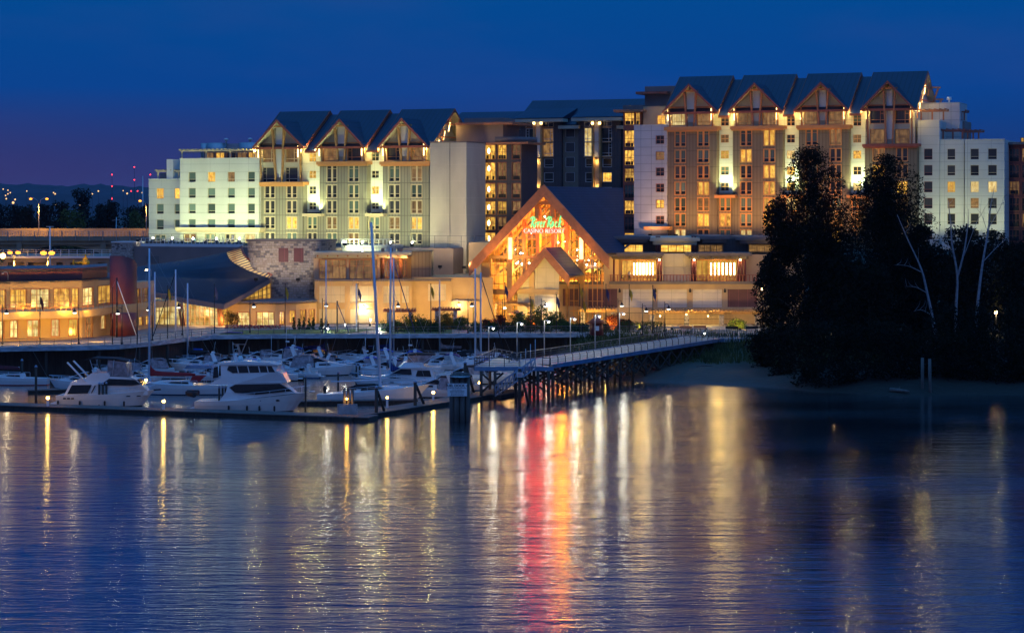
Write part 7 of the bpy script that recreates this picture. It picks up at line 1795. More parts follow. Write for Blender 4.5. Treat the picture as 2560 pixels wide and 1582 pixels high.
# ---- middle and rear rows ------------------------------------------------------
cruiser(205,972,9.0,176,'white sports cruiser with dark windshield behind the flybridge yacht','blackc',True,'fibre','glass_d',0)
cruiser(668,951,8.6,184,'white cruiser with slanted black canopy right of the pilothouse yacht roof','blackc',True,'fibre','glass_d',1,clear=False)
cruiser(752,944,5.6,170,'small white speedboat with folded top moored beside the slim pile','blackc',True,'fibre','hullblue',0,grp=None)
cruiser(800,937,10.5,-3,'large white cruiser with pinkish canvas enclosure, bow to the right','clear',False,'fibre','glass_d',1)
cruiser(900,932,8.0,182,'white trawler-roofed cruiser behind the large cruiser bow','blue',True,'fibre','hullblue',1,mast=True)
flybridge(1010,972,12.5,180,'wide white yacht with black canvas bridge behind the racing yacht mast','blackc','glass_d')
cruiser(1150,958,8.6,176,'white cruiser with green cabin lights just left of the pier platform','blackc',False,'fibre','glass_d',1)
cruiser(1228,958,8.5,20,'white hull moored in the shade under the pier platform','blackc',False,'fibre_w','glass_d',0)
sailboat(35,962,9.5,180,'white sailboat with maroon sail cover near the left edge',14,.28,'maroonc','fibre','redp',0,None,None,'sailboat',1,None,thin=.01)
cruiser(122,935,6.2,10,'small open runabout behind the left mooring piles','blackc',False,'fibre','hullblue',0)
cruiser(128,925,7.5,0,'small white cuddy boat with yellow-lit cockpit behind the runabout','blackc',False,'fibre','hullblue',0)
cruiser(205,928,8.0,4,'low white cruiser moored below the far dock lamps','blackc',False,'fibre','hullblue',0)
flybridge(66,914,8.6,170,'boxy white cabin cruiser with bright blue flybridge canvas at the left','blue','hullblue',enclosure=None)
flybridge(-5,912,9.5,175,'white cruiser with blue enclosure cut by the left edge of the photo','navy','hullblue')
cruiser(262,926,8.6,180,'cruiser with broad flat black canopy beside the dark mast','blackc',True,'fibre','glass_d',1)
cruiser(318,905,8.2,5,'cruiser with bright blue canvas cover in the far left row','blue',False,'fibre','hullblue',1,clear=False)
cruiser(345,960,7.2,-8,'small cream boat with lamplit bow between the two white yachts','blackc',False,'fibre_w','glass_d',0)
cruiser(366,935,8.0,186,'small cruiser with grey vinyl cover left of the white ketch','clear',False,'fibre','glass_d',1)
cruiser(500,928,9.2,182,'dark-topped cruiser with white hoops behind the red sail cover','blackc',True,'fibre','glass_d',1)
flybridge(545,905,11.6,178,'tall white cruiser with royal blue bridge enclosure in the back row','navy','glass_d','fibre','navy')
cruiser(560,930,8.6,176,'cruiser with black canvas tent behind the pilothouse roof','blackc',True,'fibre','glass_d',1,clear=False)
cruiser(640,912,8.0,190,'low cruiser with brown vinyl cover right of the pilothouse radar','clear',False,'fibre','hullblue',1)
cruiser(700,912,9.8,175,'white cruiser with radar pole and curved arch below the retaining wall','navy',True,'fibre','hullblue',1,mast=True)
cruiser(612,893,6.5,-8,'open white boat with black outboard engine at the far float','blackc',False,'fibre','hullblue',0)
flybridge(1058,893,9.6,184,'white flybridge cruiser with pink lit enclosure and blue cockpit tent','blackc','hullblue')
cruiser(1140,892,9.2,2,'white cruiser with grey dome cover left of the bright mast pair','clear',False,'fibre','hullblue',1)
cruiser(1166,905,7.6,0,'low white hull behind the dark platform sign pole','blackc',False,'fibre','hullblue',0)
cruiser(885,905,7.5,178,'white cruiser with name on its curved cabin top, behind the furled mast','navy',True,'fibre','hullblue',0)
cruiser(1462,893,7.0,184,'small boat with bright blue canopy beyond the pier','blue',False,'fibre','hullblue',1,clear=False)
cruiser(1362,890,6.0,90,'small white fishing boat beyond the pier with round mast domes','blackc',False,'fibre','hullblue',0,mast=True)
# sailing boats by their masts: (mast px, top py, waterline py, ...)
def mastboat(px,pyt,pyw,hd,lab,cov,L=9.5,furl=None,lean=0,hm='fibre',mm='alu',low='hullblue',mx=.08,dod='blackc',thin=1.0,**kw):
    w=atz(px,pyw); mh=CH-(pyt-YH)/FPX*w.y
    t=sailboat(px,pyw,L,hd,lab,mh,mx,cov,hm,low,lean,furl,kw.get('boomL'),'sailboat',kw.get('sp',2),dod,True,mm,thin)
    t.location.x-=math.cos(R(hd))*L*mx; t.location.y-=math.sin(R(hd))*L*mx; return t
mastboat(116,722,905,178,'sailboat with dark green sail cover and thick grey mast','greenc',9.5,lean=-.2,mm='galv')
mastboat(208,757,905,180,'sailboat with short leaning mast before the clubhouse doors','blackc',8,lean=.2)
mastboat(238,728,902,184,'sailboat with grey mast and dark cover near the balcony','blackc',9,mm='galv')
mastboat(292,694,918,4,'sailboat with black mast and sloping silver stay before the maroon fin','navy',10.5,mm='darkmetal',furl='alu')
mastboat(299,757,900,182,'sailboat with slim mast just right of the black mast','blue',8)
mastboat(387,680,902,182,'sailboat with royal blue mast boot and blue boom cover','blue',10)
mastboat(439,674,915,182,'blue-hulled sailboat with bright mast and dark furled headsail','blue',11.5,furl='blackc',hm='hullblue',low='fibre')
mastboat(469,708,918,184,'sailboat with black wedge sail cover and slim mast','blackc',9)
mastboat(815,650,905,4,'sailboat with navy cover on a slim mast before the dining room','navy',9.5,thin=.8)
mastboat(843,752,902,8,'sailboat with dark short mast and blue furled headsail','blackc',8,furl='navy',mm='darkmetal')
mastboat(891,709,900,182,'sailboat with pale mast in front of the ochre panels','navy',9.5)
mastboat(975,619,972,182,'sailing yacht with second tallest mast right behind the racing yacht','navy',12.5,lean=-.1,sp=3)
mastboat(984,645,905,2,'sailboat with deep blue sail cover in the back row','navy',11,furl='navy')
mastboat(1099,700,905,182,'sailboat with grey mast and low slung cover right of the blue cover','clear',9.5,mm='galv')
mastboat(1188,671,925,182,'sailboat with the left bright mast of the pair at the pier platform','clear',10.5)
mastboat(1202,681,918,2,'sailboat with the right bright mast of the pair and dark furled sail','blackc',10,furl='blackc')
for px,yb in ((393,0),): pass

# fill the back rows
for i,(px,py,L,hd,can,ar,hm,mast_,lab) in enumerate((
 (400,905,7.5,182,'navy',True,'fibre',0,'small cruiser with navy canopy just right of the two tall left masts'),
 (470,893,7.0,175,'blue',False,'fibre',0,'small boat with blue top below the atrium promenade'),
 (520,952,7.2,178,'blackc',True,'fibre',0,'cruiser squeezed between ketch awning and pilothouse yacht'),
 (590,955,7.5,185,'navy',True,'fibre',0,'cruiser half hidden by the pilothouse hardtop'),
 (655,935,7.5,2,'blue',True,'fibre',0,'blue-topped cruiser behind the slanted black canopy'),
 (725,925,7.6,180,'blackc',True,'fibre',1,'black-topped cruiser between the radar boat and the large cruiser'),
 (770,908,8.0,184,'navy',True,'fibre',0,'navy-topped cruiser behind the pink canvas enclosure'),
 (850,925,7.5,-5,'blackc',True,'fibre',0,'black-topped cruiser above the lone boom tip'),
 (935,912,8.2,182,'blue',True,'fibre',0,'blue-topped cruiser left of the two tallest masts'),
 (960,938,8.0,175,'navy',True,'fibre',0,'navy-topped cruiser directly behind the racing yacht mast'),
 (1010,915,8.0,182,'blue',True,'fibre',1,'blue-topped cruiser with antenna behind the wide white yacht'),
 (1045,938,8.5,5,'blackc',True,'fibre',0,'black-topped cruiser between the wide yacht and fuel sign'),
 (1100,925,8.2,178,'navy',True,'fibre',0,'navy-topped cruiser above the fuel sign'),
 (1130,975,7.5,180,'blackc',True,'fibre',0,'black-topped cruiser directly behind the fuel sign piles'),
 (1200,935,8.0,182,'blue',True,'fibre',0,'blue-topped cruiser behind the platform rail'),
 (1270,925,8.0,0,'navy',True,'fibre',0,'navy-topped cruiser seen through the pier platform'),
 (1310,940,8.0,180,'blackc',False,'fibre_w',0,'white hull in the gloom behind the pier piles'),
 (60,938,7.5,182,'navy',True,'fibre',0,'navy-topped cruiser behind the maroon sail cover'),
 (160,912,8.0,178,'blackc',True,'fibre',0,'black-topped cruiser under the dark green sail cover'),
 (300,940,8.0,184,'blackc',False,'fibre',0,'low dark-windowed cruiser right of the flybridge yacht bimini'),
 (240,905,8.0,0,'navy',True,'fibre',0,'navy-topped cruiser in the far row below the balcony masts'),
 (20,900,8.0,178,'blue',True,'fibre',0,'blue-topped cruiser in the far row at the left edge'))):
    cruiser(px,py,L,hd,lab,can,ar,hm,'hullblue' if i%2 else 'glass_d',1,mast=bool(mast_),clear=i%3!=0)
# ======================= vegetation
def leafmat(name,c1,c2,sc=.5):
    m=mat(name,c1,.75,spec=.08); t,N,L,b=nodes(m); g=N.new('ShaderNodeNewGeometry'); nz=N.new('ShaderNodeTexNoise'); nz.inputs['Scale'].default_value=sc; nz.inputs['Detail'].default_value=3
    L.new(g.outputs['Position'],nz.inputs[0]); cr=N.new('ShaderNodeValToRGB'); cr.color_ramp.elements[0].position=.38; cr.color_ramp.elements[0].color=(*c1,1); cr.color_ramp.elements[1].position=.62; cr.color_ramp.elements[1].color=(*c2,1)
    L.new(nz.outputs[0],cr.inputs[0]); L.new(cr.outputs[0],b.inputs['Base Color']); return m
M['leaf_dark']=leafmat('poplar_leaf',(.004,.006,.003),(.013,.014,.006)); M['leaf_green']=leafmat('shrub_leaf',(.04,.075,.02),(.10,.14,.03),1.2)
M['leaf_cedar']=leafmat('cedar_leaf',(.015,.04,.012),(.03,.07,.02),1.5); M['leaf_far']=leafmat('far_leaf',(.012,.016,.012),(.03,.03,.018),.1); M['leaf_olive']=leafmat('willow_leaf',(.07,.085,.025),(.15,.15,.05),.3)
M['leaf_red']=leafmat('red_maple_leaf',(.10,.02,.015),(.18,.05,.02),1.5); M['leaf_amber_lit']=leafmat('amber_lit_leaf',(.14,.11,.02),(.22,.12,.02),1.5)  # amber lamplight is put into the colour of the amber leaves
M['bark']=vary(mat('dark_bark',(.05,.04,.03),.9),.3,3); M['bark_w']=vary(mat('pale_birch_bark',(.30,.29,.32),.8),.35,2.5)
def leaves(blobs,n,size,seed,flat=.75):
    """blobs (x,y,z,rx,ry,rz); leaf clumps biased to the shell, gaps between blobs"""
    g=np.random.default_rng(seed); w=np.array([b_[3]*b_[4]*b_[5] for b_ in blobs])**.75; w=w/w.sum(); idx=g.choice(len(blobs),n,p=w); B=np.array(blobs)[idx]
    d=g.normal(size=(n,3)); d/=np.linalg.norm(d,axis=1)[:,None]; r=g.uniform(.25,1.0,n)**.45*(1+g.normal(size=n)*.06)
    c=B[:,:3]+d*r[:,None]*B[:,3:6]
    a=g.normal(size=(n,3)); a/=np.linalg.norm(a,axis=1)[:,None]; u=np.cross(a,g.normal(size=(n,3))); u/=np.linalg.norm(u,axis=1)[:,None]
    s=size*g.uniform(.5,1.35,n)[:,None]; a=a*s; u=u*s*flat*.6
    vs=np.stack([c-a*.5,c+u*.5+a*.05,c+a*.5,c-u*.5-a*.05],1).reshape(-1,3)
    return vs
def leafmesh(name,blobs,n,size,seed,m,parent):
    vs=leaves(blobs,n,size,seed); me=bpy.data.meshes.new(name); k=len(vs)//4
    me.vertices.add(len(vs)); me.vertices.foreach_set('co',vs.astype(np.float32).ravel()); me.loops.add(4*k); me.loops.foreach_set('vertex_index',np.arange(4*k,dtype=np.int32))
    me.polygons.add(k); me.polygons.foreach_set('loop_start',np.arange(0,4*k,4,dtype=np.int32)); me.update(calc_edges=True); me.validate(); me.materials.append(m)
    o=bpy.data.objects.new(name,me); COL.objects.link(o); o.parent=parent; return o
def treeD(px,pyt,pyb,D,wpx,lab,m='leaf_dark',n=6000,size=.42,seed=1,zb=4.4,shape='poplar',name='tree',cat_='tree',grp=None,bark='bark',cb=.12,trunk=True):
    w=at(px,pyt,D); H=w.z-zb; W=wpx/FPX*D/2; t=thing(name,lab,cat_,(w.x,D,zb),0,grp); g=random.Random(seed); bl=[]
    k=int(48 if n>20000 else 26 if n>3000 else 12)
    for i in range(k):
        f=i/(k-1); z=H*(cb+(1-cb)*f)
        if shape=='poplar': e=math.sin(PI*min(1,(.18+.82*f)**1.0)*.96)**.6*(1-.25*f)
        elif shape=='round': e=math.sin(PI*(.2+.62*f))**.6
        elif shape=='cone': e=1-.85*f
        else: e=math.sin(PI*(.2+.75*f))**.5
        a=g.uniform(0,2*PI); rr_=W*e*g.uniform(.25,.72); s=W*e*g.uniform(.42,.68)+.1
        zz_=min(z,H-s*.9); bl.append((rr_*math.cos(a),rr_*math.sin(a)*.8,zz_,s,s,s*g.uniform(.8,1.4)))
    if shape in('poplar','cone'): bl.append((0,0,H*.94,W*.22,W*.22,H*.06))
    if n>7500:
        for i in range(26):
            z=H*g.uniform(.12,.93); a=g.uniform(0,2*PI); q=W*g.uniform(.8,1.02)*math.sin(PI*min(1,(.18+.82*z/H))*.96)**.6; s=g.uniform(.35,.8); bl.append((q*math.cos(a),q*math.sin(a)*.8,z,s*1.3,s,s*.8))
    leafmesh('crown',bl,n,size,seed,M[m],t)
    if trunk:
        b=MB(); r0=max(.06,H*.016); b.tube([(0,0,-.3),(W*.04,0,H*.35),(0,0,H*.8)],[r0,r0*.7,r0*.2],7)
        for q in bl[::3]:
            z0=max(.3,q[2]-W*.5); b.tube([(0,0,min(z0,H*.75)),(q[0]*.8,q[1]*.8,q[2])],[r0*.35,r0*.1],5)
        b.build('trunk',M[bark],t)
    return t
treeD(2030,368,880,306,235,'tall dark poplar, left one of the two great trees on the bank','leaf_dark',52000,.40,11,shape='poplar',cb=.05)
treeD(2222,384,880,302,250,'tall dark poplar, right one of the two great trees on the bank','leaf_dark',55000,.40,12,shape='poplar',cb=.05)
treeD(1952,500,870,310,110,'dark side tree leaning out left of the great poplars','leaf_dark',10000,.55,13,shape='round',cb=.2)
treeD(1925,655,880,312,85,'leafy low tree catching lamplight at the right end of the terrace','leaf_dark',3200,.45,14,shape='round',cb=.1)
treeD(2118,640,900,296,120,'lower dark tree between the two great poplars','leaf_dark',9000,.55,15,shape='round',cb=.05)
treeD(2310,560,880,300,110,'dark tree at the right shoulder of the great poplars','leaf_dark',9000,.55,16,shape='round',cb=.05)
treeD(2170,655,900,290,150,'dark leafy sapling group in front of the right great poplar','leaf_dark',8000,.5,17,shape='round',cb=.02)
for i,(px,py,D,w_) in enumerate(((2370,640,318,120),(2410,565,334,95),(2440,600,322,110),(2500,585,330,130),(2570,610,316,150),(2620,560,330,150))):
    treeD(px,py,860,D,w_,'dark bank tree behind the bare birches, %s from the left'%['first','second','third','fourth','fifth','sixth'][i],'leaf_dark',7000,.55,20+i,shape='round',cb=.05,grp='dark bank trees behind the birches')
# undergrowth
for i,(px,py,yb,w_) in enumerate(((1905,828,905,70),(1955,812,915,90),(2010,800,930,110),(2070,805,940,110),(2130,815,950,110),(2195,800,955,120),(2260,820,960,120),(2330,830,965,120),(2400,828,968,120),(2470,822,970,120),(2540,830,975,120),(2610,830,975,120),(2440,760,930,110),(2540,740,930,130),(2360,760,930,110))):
    D=min(311,max(277,(CH-2.2)*FPX/(yb-YH))); zb=hz((px-CX)/FPX*D,D)
    treeD(px,py,yb,D,w_,'dark shrub on the wooded bank, number %s from the left'%['one','two','three','four','five','six','seven','eight','nine','ten','eleven','twelve','thirteen','fourteen','fifteen'][i],'leaf_dark',3600,.42,40+i,zb-.2,'round','shrub','shrub','shrubs along the wooded bank',cb=.0,trunk=False)
# dead birches
def bare(base,D,paths,lab,seed):
    g=random.Random(seed); w=at(base[0],base[1],D); zb=hz(w.x,D); w.z=zb; t=thing('bare_birch',lab,'tree',w,0,'bare pale birches on the bank'); b=MB()
    def loc(p): q=at(p[0],p[1],D); return Vector((q.x-w.x,p[2] if len(p)>2 else 0,q.z-zb))
    for path,r0 in paths:
        P3=[loc(p) for p in path]; P3=cat(P3,4); k=len(P3); b.tube(P3,[r0*(1-.85*i/(k-1)) for i in range(k)],6)
        for i in range(3,k,2):
            if r0>.12 and i>k*.45 or r0<=.12:
                d=Vector((g.uniform(-1,1),g.uniform(-.6,.6),g.uniform(.3,1.1))).normalized(); ln=g.uniform(.8,2.6); q=P3[i]+d*ln*.5+Vector((0,0,.1)); b.tube([P3[i],q,q+Vector((d.x*.4,0,.9))*ln*.4],[.035,.02,.008],4)
    b.build('trunk',M['bark_w'],t)
bare((2346,912),292,[([(2346,914),(2336,820),(2318,733),(2303,672),(2270,600),(2243,537)],.26),([(2318,733),(2290,718),(2262,716)],.08),([(2303,680),(2270,665),(2235,662)],.07),([(2332,790),(2305,775),(2283,778)],.07)],'bare pale birch leaning left, nearest the great poplars',1)
bare((2389,850),300,[([(2389,852),(2390,770),(2393,690),(2380,610),(2377,560),(2370,500)],.26),([(2393,695),(2410,630),(2420,560),(2422,522)],.17),([(2410,640),(2440,560),(2462,520)],.06)],'forked bare birch, the middle of the three',2)
bare((2436,845),300,[([(2436,850),(2446,740),(2457,655),(2470,580),(2476,520),(2484,478)],.25),([(2457,655),(2490,620),(2515,598)],.09),([(2472,570),(2500,520),(2510,490)],.06),([(2470,585),(2455,540),(2440,520)],.06)],'bare birch leaning right with a long side limb, rightmost of the three',3)
# reeds and bank grass
g=np.random.default_rng(5); n=7000; X=g.uniform(9,52,n); Yv=np.array([ys(x) for x in X])+g.uniform(12,40,n); Z=np.array([hz(x,y) for x,y in zip(X,Yv)]); keep=(Z>1.7); X,Yv,Z=X[keep],Yv[keep],Z[keep]; n=len(X)
h=g.uniform(.4,1.3,n); dx=g.normal(size=n)*.25; s=.06
vs=np.stack([np.stack([X-s,Yv,Z-.05],1),np.stack([X+s,Yv,Z-.05],1),np.stack([X+dx+s*.3,Yv+dx*.4,Z+h],1),np.stack([X+dx-s*.3,Yv+dx*.4,Z+h],1)],1).reshape(-1,3)
me=bpy.data.meshes.new('bank_grass'); me.from_pydata(vs.tolist(),[],[(4*i,4*i+1,4*i+2,4*i+3) for i in range(n)]); M['reed']=leafmat('reed_blade',(.03,.05,.02),(.09,.11,.04),.4); me.materials.append(M['reed'])
o=bpy.data.objects.new('bank_grass',me); COL.objects.link(o); tag(o,'tall dark green reeds and grass above the sandbar','reeds',kind='stuff')
def log(px,py,z,dx,dy,dz,r,lab):
    w=atz(px,py,z); w.z=hz(w.x,w.y)+r*.6; t=thing('driftwood',lab,'driftwood',w,0,'driftwood on the shore'); b=MB(); b.tube([(0,0,0),(dx*.5,dy*.5,dz*.5+.05),(dx,dy,dz)],[r,r*.8,r*.5],7); b.tube([(dx*.4,dy*.4,dz*.4),(dx*.4+.3,dy*.4,dz*.4+.5)],[r*.3,.02],5); b.build('log',M['pile_l'],t)
log(1568,938,.9,1.4,3.5,.35,.16,'short driftwood log lying on the nose of the sandbar'); log(1740,921,1.3,2.4,.4,.05,.1,'thin driftwood stick along the grass edge of the sandbar'); log(2010,933,1.5,2.3,-3.5,-.9,.14,'long driftwood log sliding down the wooded bank'); log(2225,980,.3,2.2,-1.5,-.1,.3,'root-like dark driftwood at the waterline by the weathered piles')
# garden plants
for i,(px,w_) in enumerate(((734,13),(748,13),(760,12),(772,13),(783,11),(803,13),(815,12))):
    treeD(px,793+(i%2)*3,828,337-i%2,w_,'dark clipped cedar column, %s from the left in front of the annex'%['first','second','third','fourth','fifth','sixth','seventh'][i],'leaf_cedar',500,.22,70+i,ZP,'cone','cedar','shrub','clipped cedars by the annex',cb=.05)
treeD(580,778,822,344.5,42,'round amber-lit garden tree beside the atrium glass','leaf_amber_lit',1500,.22,80,ZP,'round')
for i,(px,py,w_,m_) in enumerate(((1030,786,70,'leaf_green'),(1000,808,50,'leaf_red'),(1060,800,50,'leaf_green'),(1108,783,60,'leaf_amber_lit'),(1128,806,50,'leaf_green'),(1155,792,40,'leaf_green'),(1092,812,40,'leaf_green'),(1215,800,36,'leaf_red'),(1252,788,45,'leaf_red'),(1298,782,40,'leaf_green'),(1350,765,56,'leaf_green'),(1385,778,50,'leaf_green'),(1335,790,46,'leaf_red'),(1535,788,42,'leaf_red'),(1845,800,52,'leaf_green'),(1562,800,30,'leaf_red'),(1400,800,40,'leaf_green'))):
    treeD(px,py,826,335+(i*7%5),w_,'%s garden shrub, number %s from the left behind the promenade'%({'leaf_green':'green','leaf_red':'reddish','leaf_amber_lit':'amber-lit'}[m_],['one','two','three','four','five','six','seven','eight','nine','ten','eleven','twelve','thirteen','fourteen','sixteen','fifteen','seventeen'][i] if False else str(i+1)),m_,2000,.28,90+i,ZP,'round','shrub','shrub','garden shrubs behind the promenade',cb=.02)
for i,(px,w_,py) in enumerate(((975,60,806),(1040,70,804),(1085,60,806),(1195,50,808),(1232,44,806),(1275,52,804),(1322,60,800),(1368,56,802),(1415,52,806),(1452,44,808),(1505,40,808))):
    treeD(px,py,830,330.5,w_,'low dark planting clump at the promenade rail, %s from the left'%['first','second','third','fourth','fifth','sixth','seventh','eighth','ninth','tenth','eleventh'][i],'leaf_cedar',1500,.26,300+i,ZP,'round','shrub','shrub','dark planting along the promenade rail',cb=.0,trunk=False)
HG=thing('hedge','long clipped green hedge in front of the iron fence and maroon shutters','hedge',(at(1604,YH,334).x,334,ZP))
leafmesh('foliage',[(x*.55,0,.75,.6,.7,.8) for x in range(-6,7)],3200,.2,9,M['leaf_green'],HG)
g=random.Random(3); b=MB(); b2=[]
for i in range(420):
    px=g.uniform(563,702); D=g.uniform(337,340); w=at(px,YH,D); w.z=ZP+g.uniform(.15,.55); b.ball(tuple(w),.11,5); 
FBm=mat('petal',(.5,.03,.03),.6); t_,N_,L_,bb=nodes(FBm); g_=N_.new('ShaderNodeNewGeometry'); nz=N_.new('ShaderNodeTexNoise'); nz.inputs['Scale'].default_value=1.3; L_.new(g_.outputs['Position'],nz.inputs[0]); cr=N_.new('ShaderNodeValToRGB'); cr.color_ramp.interpolation='CONSTANT'
cr.color_ramp.elements[0].color=(.45,.02,.02,1); cr.color_ramp.elements[1].position=.5; cr.color_ramp.elements[1].color=(.7,.45,.2,1); e=cr.color_ramp.elements.new(.6); e.color=(.55,.05,.1,1); L_.new(nz.outputs[0],cr.inputs[0]); L_.new(cr.outputs[0],bb.inputs['Base Color'])
tag(b.build('flower_bed',FBm),'red and cream flower bed along the lawn below the annex','flowers',kind='stuff')
# kiosk with red hexagonal roof
w=at(1492,YH,322); K_=thing('kiosk','small dark kiosk with red hexagonal roof and a white notice by the pier head','kiosk',(w.x,322,ZP)); b=MB(); b.lathe([(1.0,0),(1.0,1.9)],(0,0,0),6); b.build('body',M['maroon'],K_)
b=MB(); b.lathe([(1.5,1.85),(.06,3.0)],(0,0,0),6); b.build('roof',M['timber_r'],K_); b=MB(); b.box(-.3,.3,-1.06,-1.0,.75,1.45); b.build('notice',M['signw'],K_)
for i,(px,D) in enumerate(((1715,330),(1750,331),(1830,329),(1880,329))):
    w=at(px,YH,D); t=thing('bench',['brown timber bench left of the pair below the middle pillar','brown timber bench right of the pair below the middle pillar','dark bench with backrest near the green shrub','dark bench with backrest at the deck end'][i],'bench',(w.x,D,ZP),0,'benches on the deck'); m_=M['timber'] if i<2 else M['darkmetal']
    b=MB(); b.box(-1,1,-.22,.22,.42,.48); b.build('seat',m_,t); b=MB(); b.box(-1,1,.2,.26,.55,.92); b.build('backrest',m_,t)
    for s in (-.85,.85): b=MB(); b.box(s-.04,s+.04,-.2,.26,0,.42); b.build('leg',M['darkmetal'],t)
for i,(pa,pc,py,D) in enumerate(((959,1041,771,340),(1079,1152,768,341))):
    a,c=at(pa,py,D),at(pc,py,D); t=thing('pergola',['dark timber garden pergola behind the tallest mast','dark timber garden pergola left of the ochre corner'][i],'pergola',((a.x+c.x)/2,D,ZP)); hw=(c.x-a.x)/2; h=a.z-ZP
    b=MB(); b.box(-hw,hw,-1.2,-.95,h-.55,h-.25); b.box(-hw,hw,.95,1.2,h-.55,h-.25)
    for k in range(11): x=-hw+.2+k*(2*hw-.4)/10; b.box(x-.09,x+.09,-1.6,1.6,h-.247,h)
    b.build('beam',M['timber_r'],t)
    for s in (-1,1): b=MB(); b.box(s*(hw-.9)-.3,s*(hw-.9)+.3,-1.3,-.75,0,h-.553); b.build('pillar',M['stone_p'],t)
w=at(1735,YH,331); 
FS_=thing('patio_umbrella','small orange patio umbrella under the casino porch','parasol',(at(1292,YH,343).x,343,ZP)); b=MB(); b.lathe([(.05,0),(.05,2.4)],(0,0,0),6); b.build('pole',M['darkmetal'],FS_); b=MB(); b.lathe([(1.5,2.1),(.7,2.45),(.03,2.75)],(0,0,0),8); b.build('canopy',M['timber'],FS_)
# people ---------------------------------------------------------------------
def person(loc,lab,seated,rz,shirt,legs,grp=None):
    me=bpy.data.meshes.new('person'); 
    if seated: J=[(0,0,.55),(0,.02,.85),(0,.03,1.12),(0,.02,1.26),(0,0,1.42),(.10,-.02,.52),(.13,-.42,.52),(.13,-.44,.08),(-.10,-.02,.52),(-.13,-.42,.52),(-.13,-.44,.08),(.20,.02,1.10),(.25,-.12,.84),(.16,-.36,.80),(-.20,.02,1.10),(-.25,-.12,.84),(-.16,-.36,.80)]
    else: J=[(0,0,.95),(0,.02,1.2),(0,0,1.42),(0,0,1.52),(0,-.02,1.68),(.10,0,.9),(.12,-.02,.48),(.12,0,.06),(-.10,0,.9),(-.12,.05,.48),(-.12,.1,.06),(.20,0,1.40),(.27,.02,1.12),(.25,-.1,.88),(-.20,0,1.40),(-.27,.02,1.12),(-.25,-.1,.88)]
    E=[(0,1),(1,2),(2,3),(3,4),(0,5),(5,6),(6,7),(0,8),(8,9),(9,10),(2,11),(11,12),(12,13),(2,14),(14,15),(15,16)]
    me.from_pydata(J,E,[]); o=bpy.data.objects.new('person',me); COL.objects.link(o); md=o.modifiers.new('s','SKIN'); rad=[.15,.14,.15,.06,.105,.10,.07,.05,.10,.07,.05,.07,.05,.035,.07,.05,.035]
    for v,r_ in zip(me.skin_vertices[0].data,rad): v.radius=(r_,r_*.9)
    me.skin_vertices[0].data[0].use_root=True; o.modifiers.new('u','SUBSURF').levels=1; bpy.context.view_layer.update()
    nm=bpy.data.meshes.new_from_object(o.evaluated_get(bpy.context.evaluated_depsgraph_get())); bpy.data.objects.remove(o); nm.name='person'
    sk=M.setdefault('skin',mat('skin',(.45,.27,.18),.6)); hr=M.setdefault('hair',mat('hair',(.03,.02,.015),.7))
    for m_ in (shirt,legs,sk,hr): nm.materials.append(m_)
    zt=J[4][2]
    for p in nm.polygons:
        c=p.center; p.use_smooth=True
        p.material_index=3 if (c.z>zt+.03 or (c.z>zt-.1 and c.y>.04)) else 2 if (c.z>J[3][2]-.02 or (abs(c.x)>.12 and (c-Vector(J[13])).length<.12)) else 0 if c.z>J[0][2]+.02 else 1
    o=bpy.data.objects.new('person',nm); COL.objects.link(o); o.location=loc; o.rotation_euler=(0,0,rz); tag(o,lab,'person',grp); return o
F=FP; zt=F.z(1640,705)
sw=mat('white_shirt',(.7,.7,.68),.7); sd=mat('dark_coat',(.03,.03,.04),.7); st_=mat('teal_top',(.05,.35,.40),.7)
person(F.world((F.u(1573,2.2),2.2,zt+.12)),'person in white shirt seated behind the glass of the left terrace restaurant',False,2.6,sw,sd,None)
person(F.world((F.u(1553,1.2),1.2,zt+.12)),'person in dark coat seated at the left terrace restaurant rail',True,1.2,sd,sd)
person(F.world((F.u(1493,1.6),1.6,zt+.12)),'person in dark clothes standing under the terrace parasols',False,.4,sd,sd)
z_=FL.z(470,617,-13)
person(FL.world((FL.u(484,-8),-8,z_)),'person in teal top standing on the floodlit hotel terrace',False,.2,st_,sd)
b=MB(); 
for q in (1553,): pass
# ======================= background: bridge, far lights, far trees
BD=460; BR=thing('bridge','long concrete elevated road bridge with arched haunches and railing behind the clubhouse','bridge',(0,0,0)); P=BR
xL,xR=at(-420,YH,BD).x,at(410,YH,BD).x; zt=at(150,597,BD).z; M['bridgec']=vary(mat('bridge_concrete',(.30,.24,.18),.85),.3,.25)
b=MB(); b.box(xL,xR,BD,BD+12,zt-1.3,zt); b.box(xL,xR,BD-.5,BD-.003,zt-.45,zt+.55); b.build('deck',M['bridgec'],P)
b=MB(); cols=[at(p,YH,BD).x for p in (-372,-162,48,258,468)]
for a,c in zip(cols,cols[1:]):
    K=12; m_=(a+c)/2; hw=(c-a)/2
    pts=[(a,zt-1.303)]+[(a+2*hw*i/K, zt-1.303-2.0*abs((i/K-.5)*2)**2.2-.25) for i in range(K+1)]+[(c,zt-1.303)]
    pts=[p for p in pts if p[0]<=xR]
    if pts[-1][1]<zt-1.31: pts.append((pts[-1][0],zt-1.303))
    b.prism(pts,BD+.6,BD+2)
for c in cols[:-1]: b.box(c-.6,c+.6,BD-.2,BD+.59,zt-4.5,zt-.46); b.box(c-1.3,c+1.3,BD+2.01,BD+9,4.4,zt-1.31)
b.build('girder',M['bridgec'],P)
b=MB(); x=xL
while x<xR: b.box(x-.05,x+.05,BD-.4,BD-.3,zt+.55,zt+1.6); x+=.7
b.box(xL,xR,BD-.42,BD-.28,zt+1.6,zt+1.68); b.box(xL,xR,BD-.42,BD-.28,zt+1.1,zt+1.16)
x=xL
while x<xR: b.bar((x,BD-.5,zt-.4),(x,BD-.75,zt+1.8),.22); x+=3.0
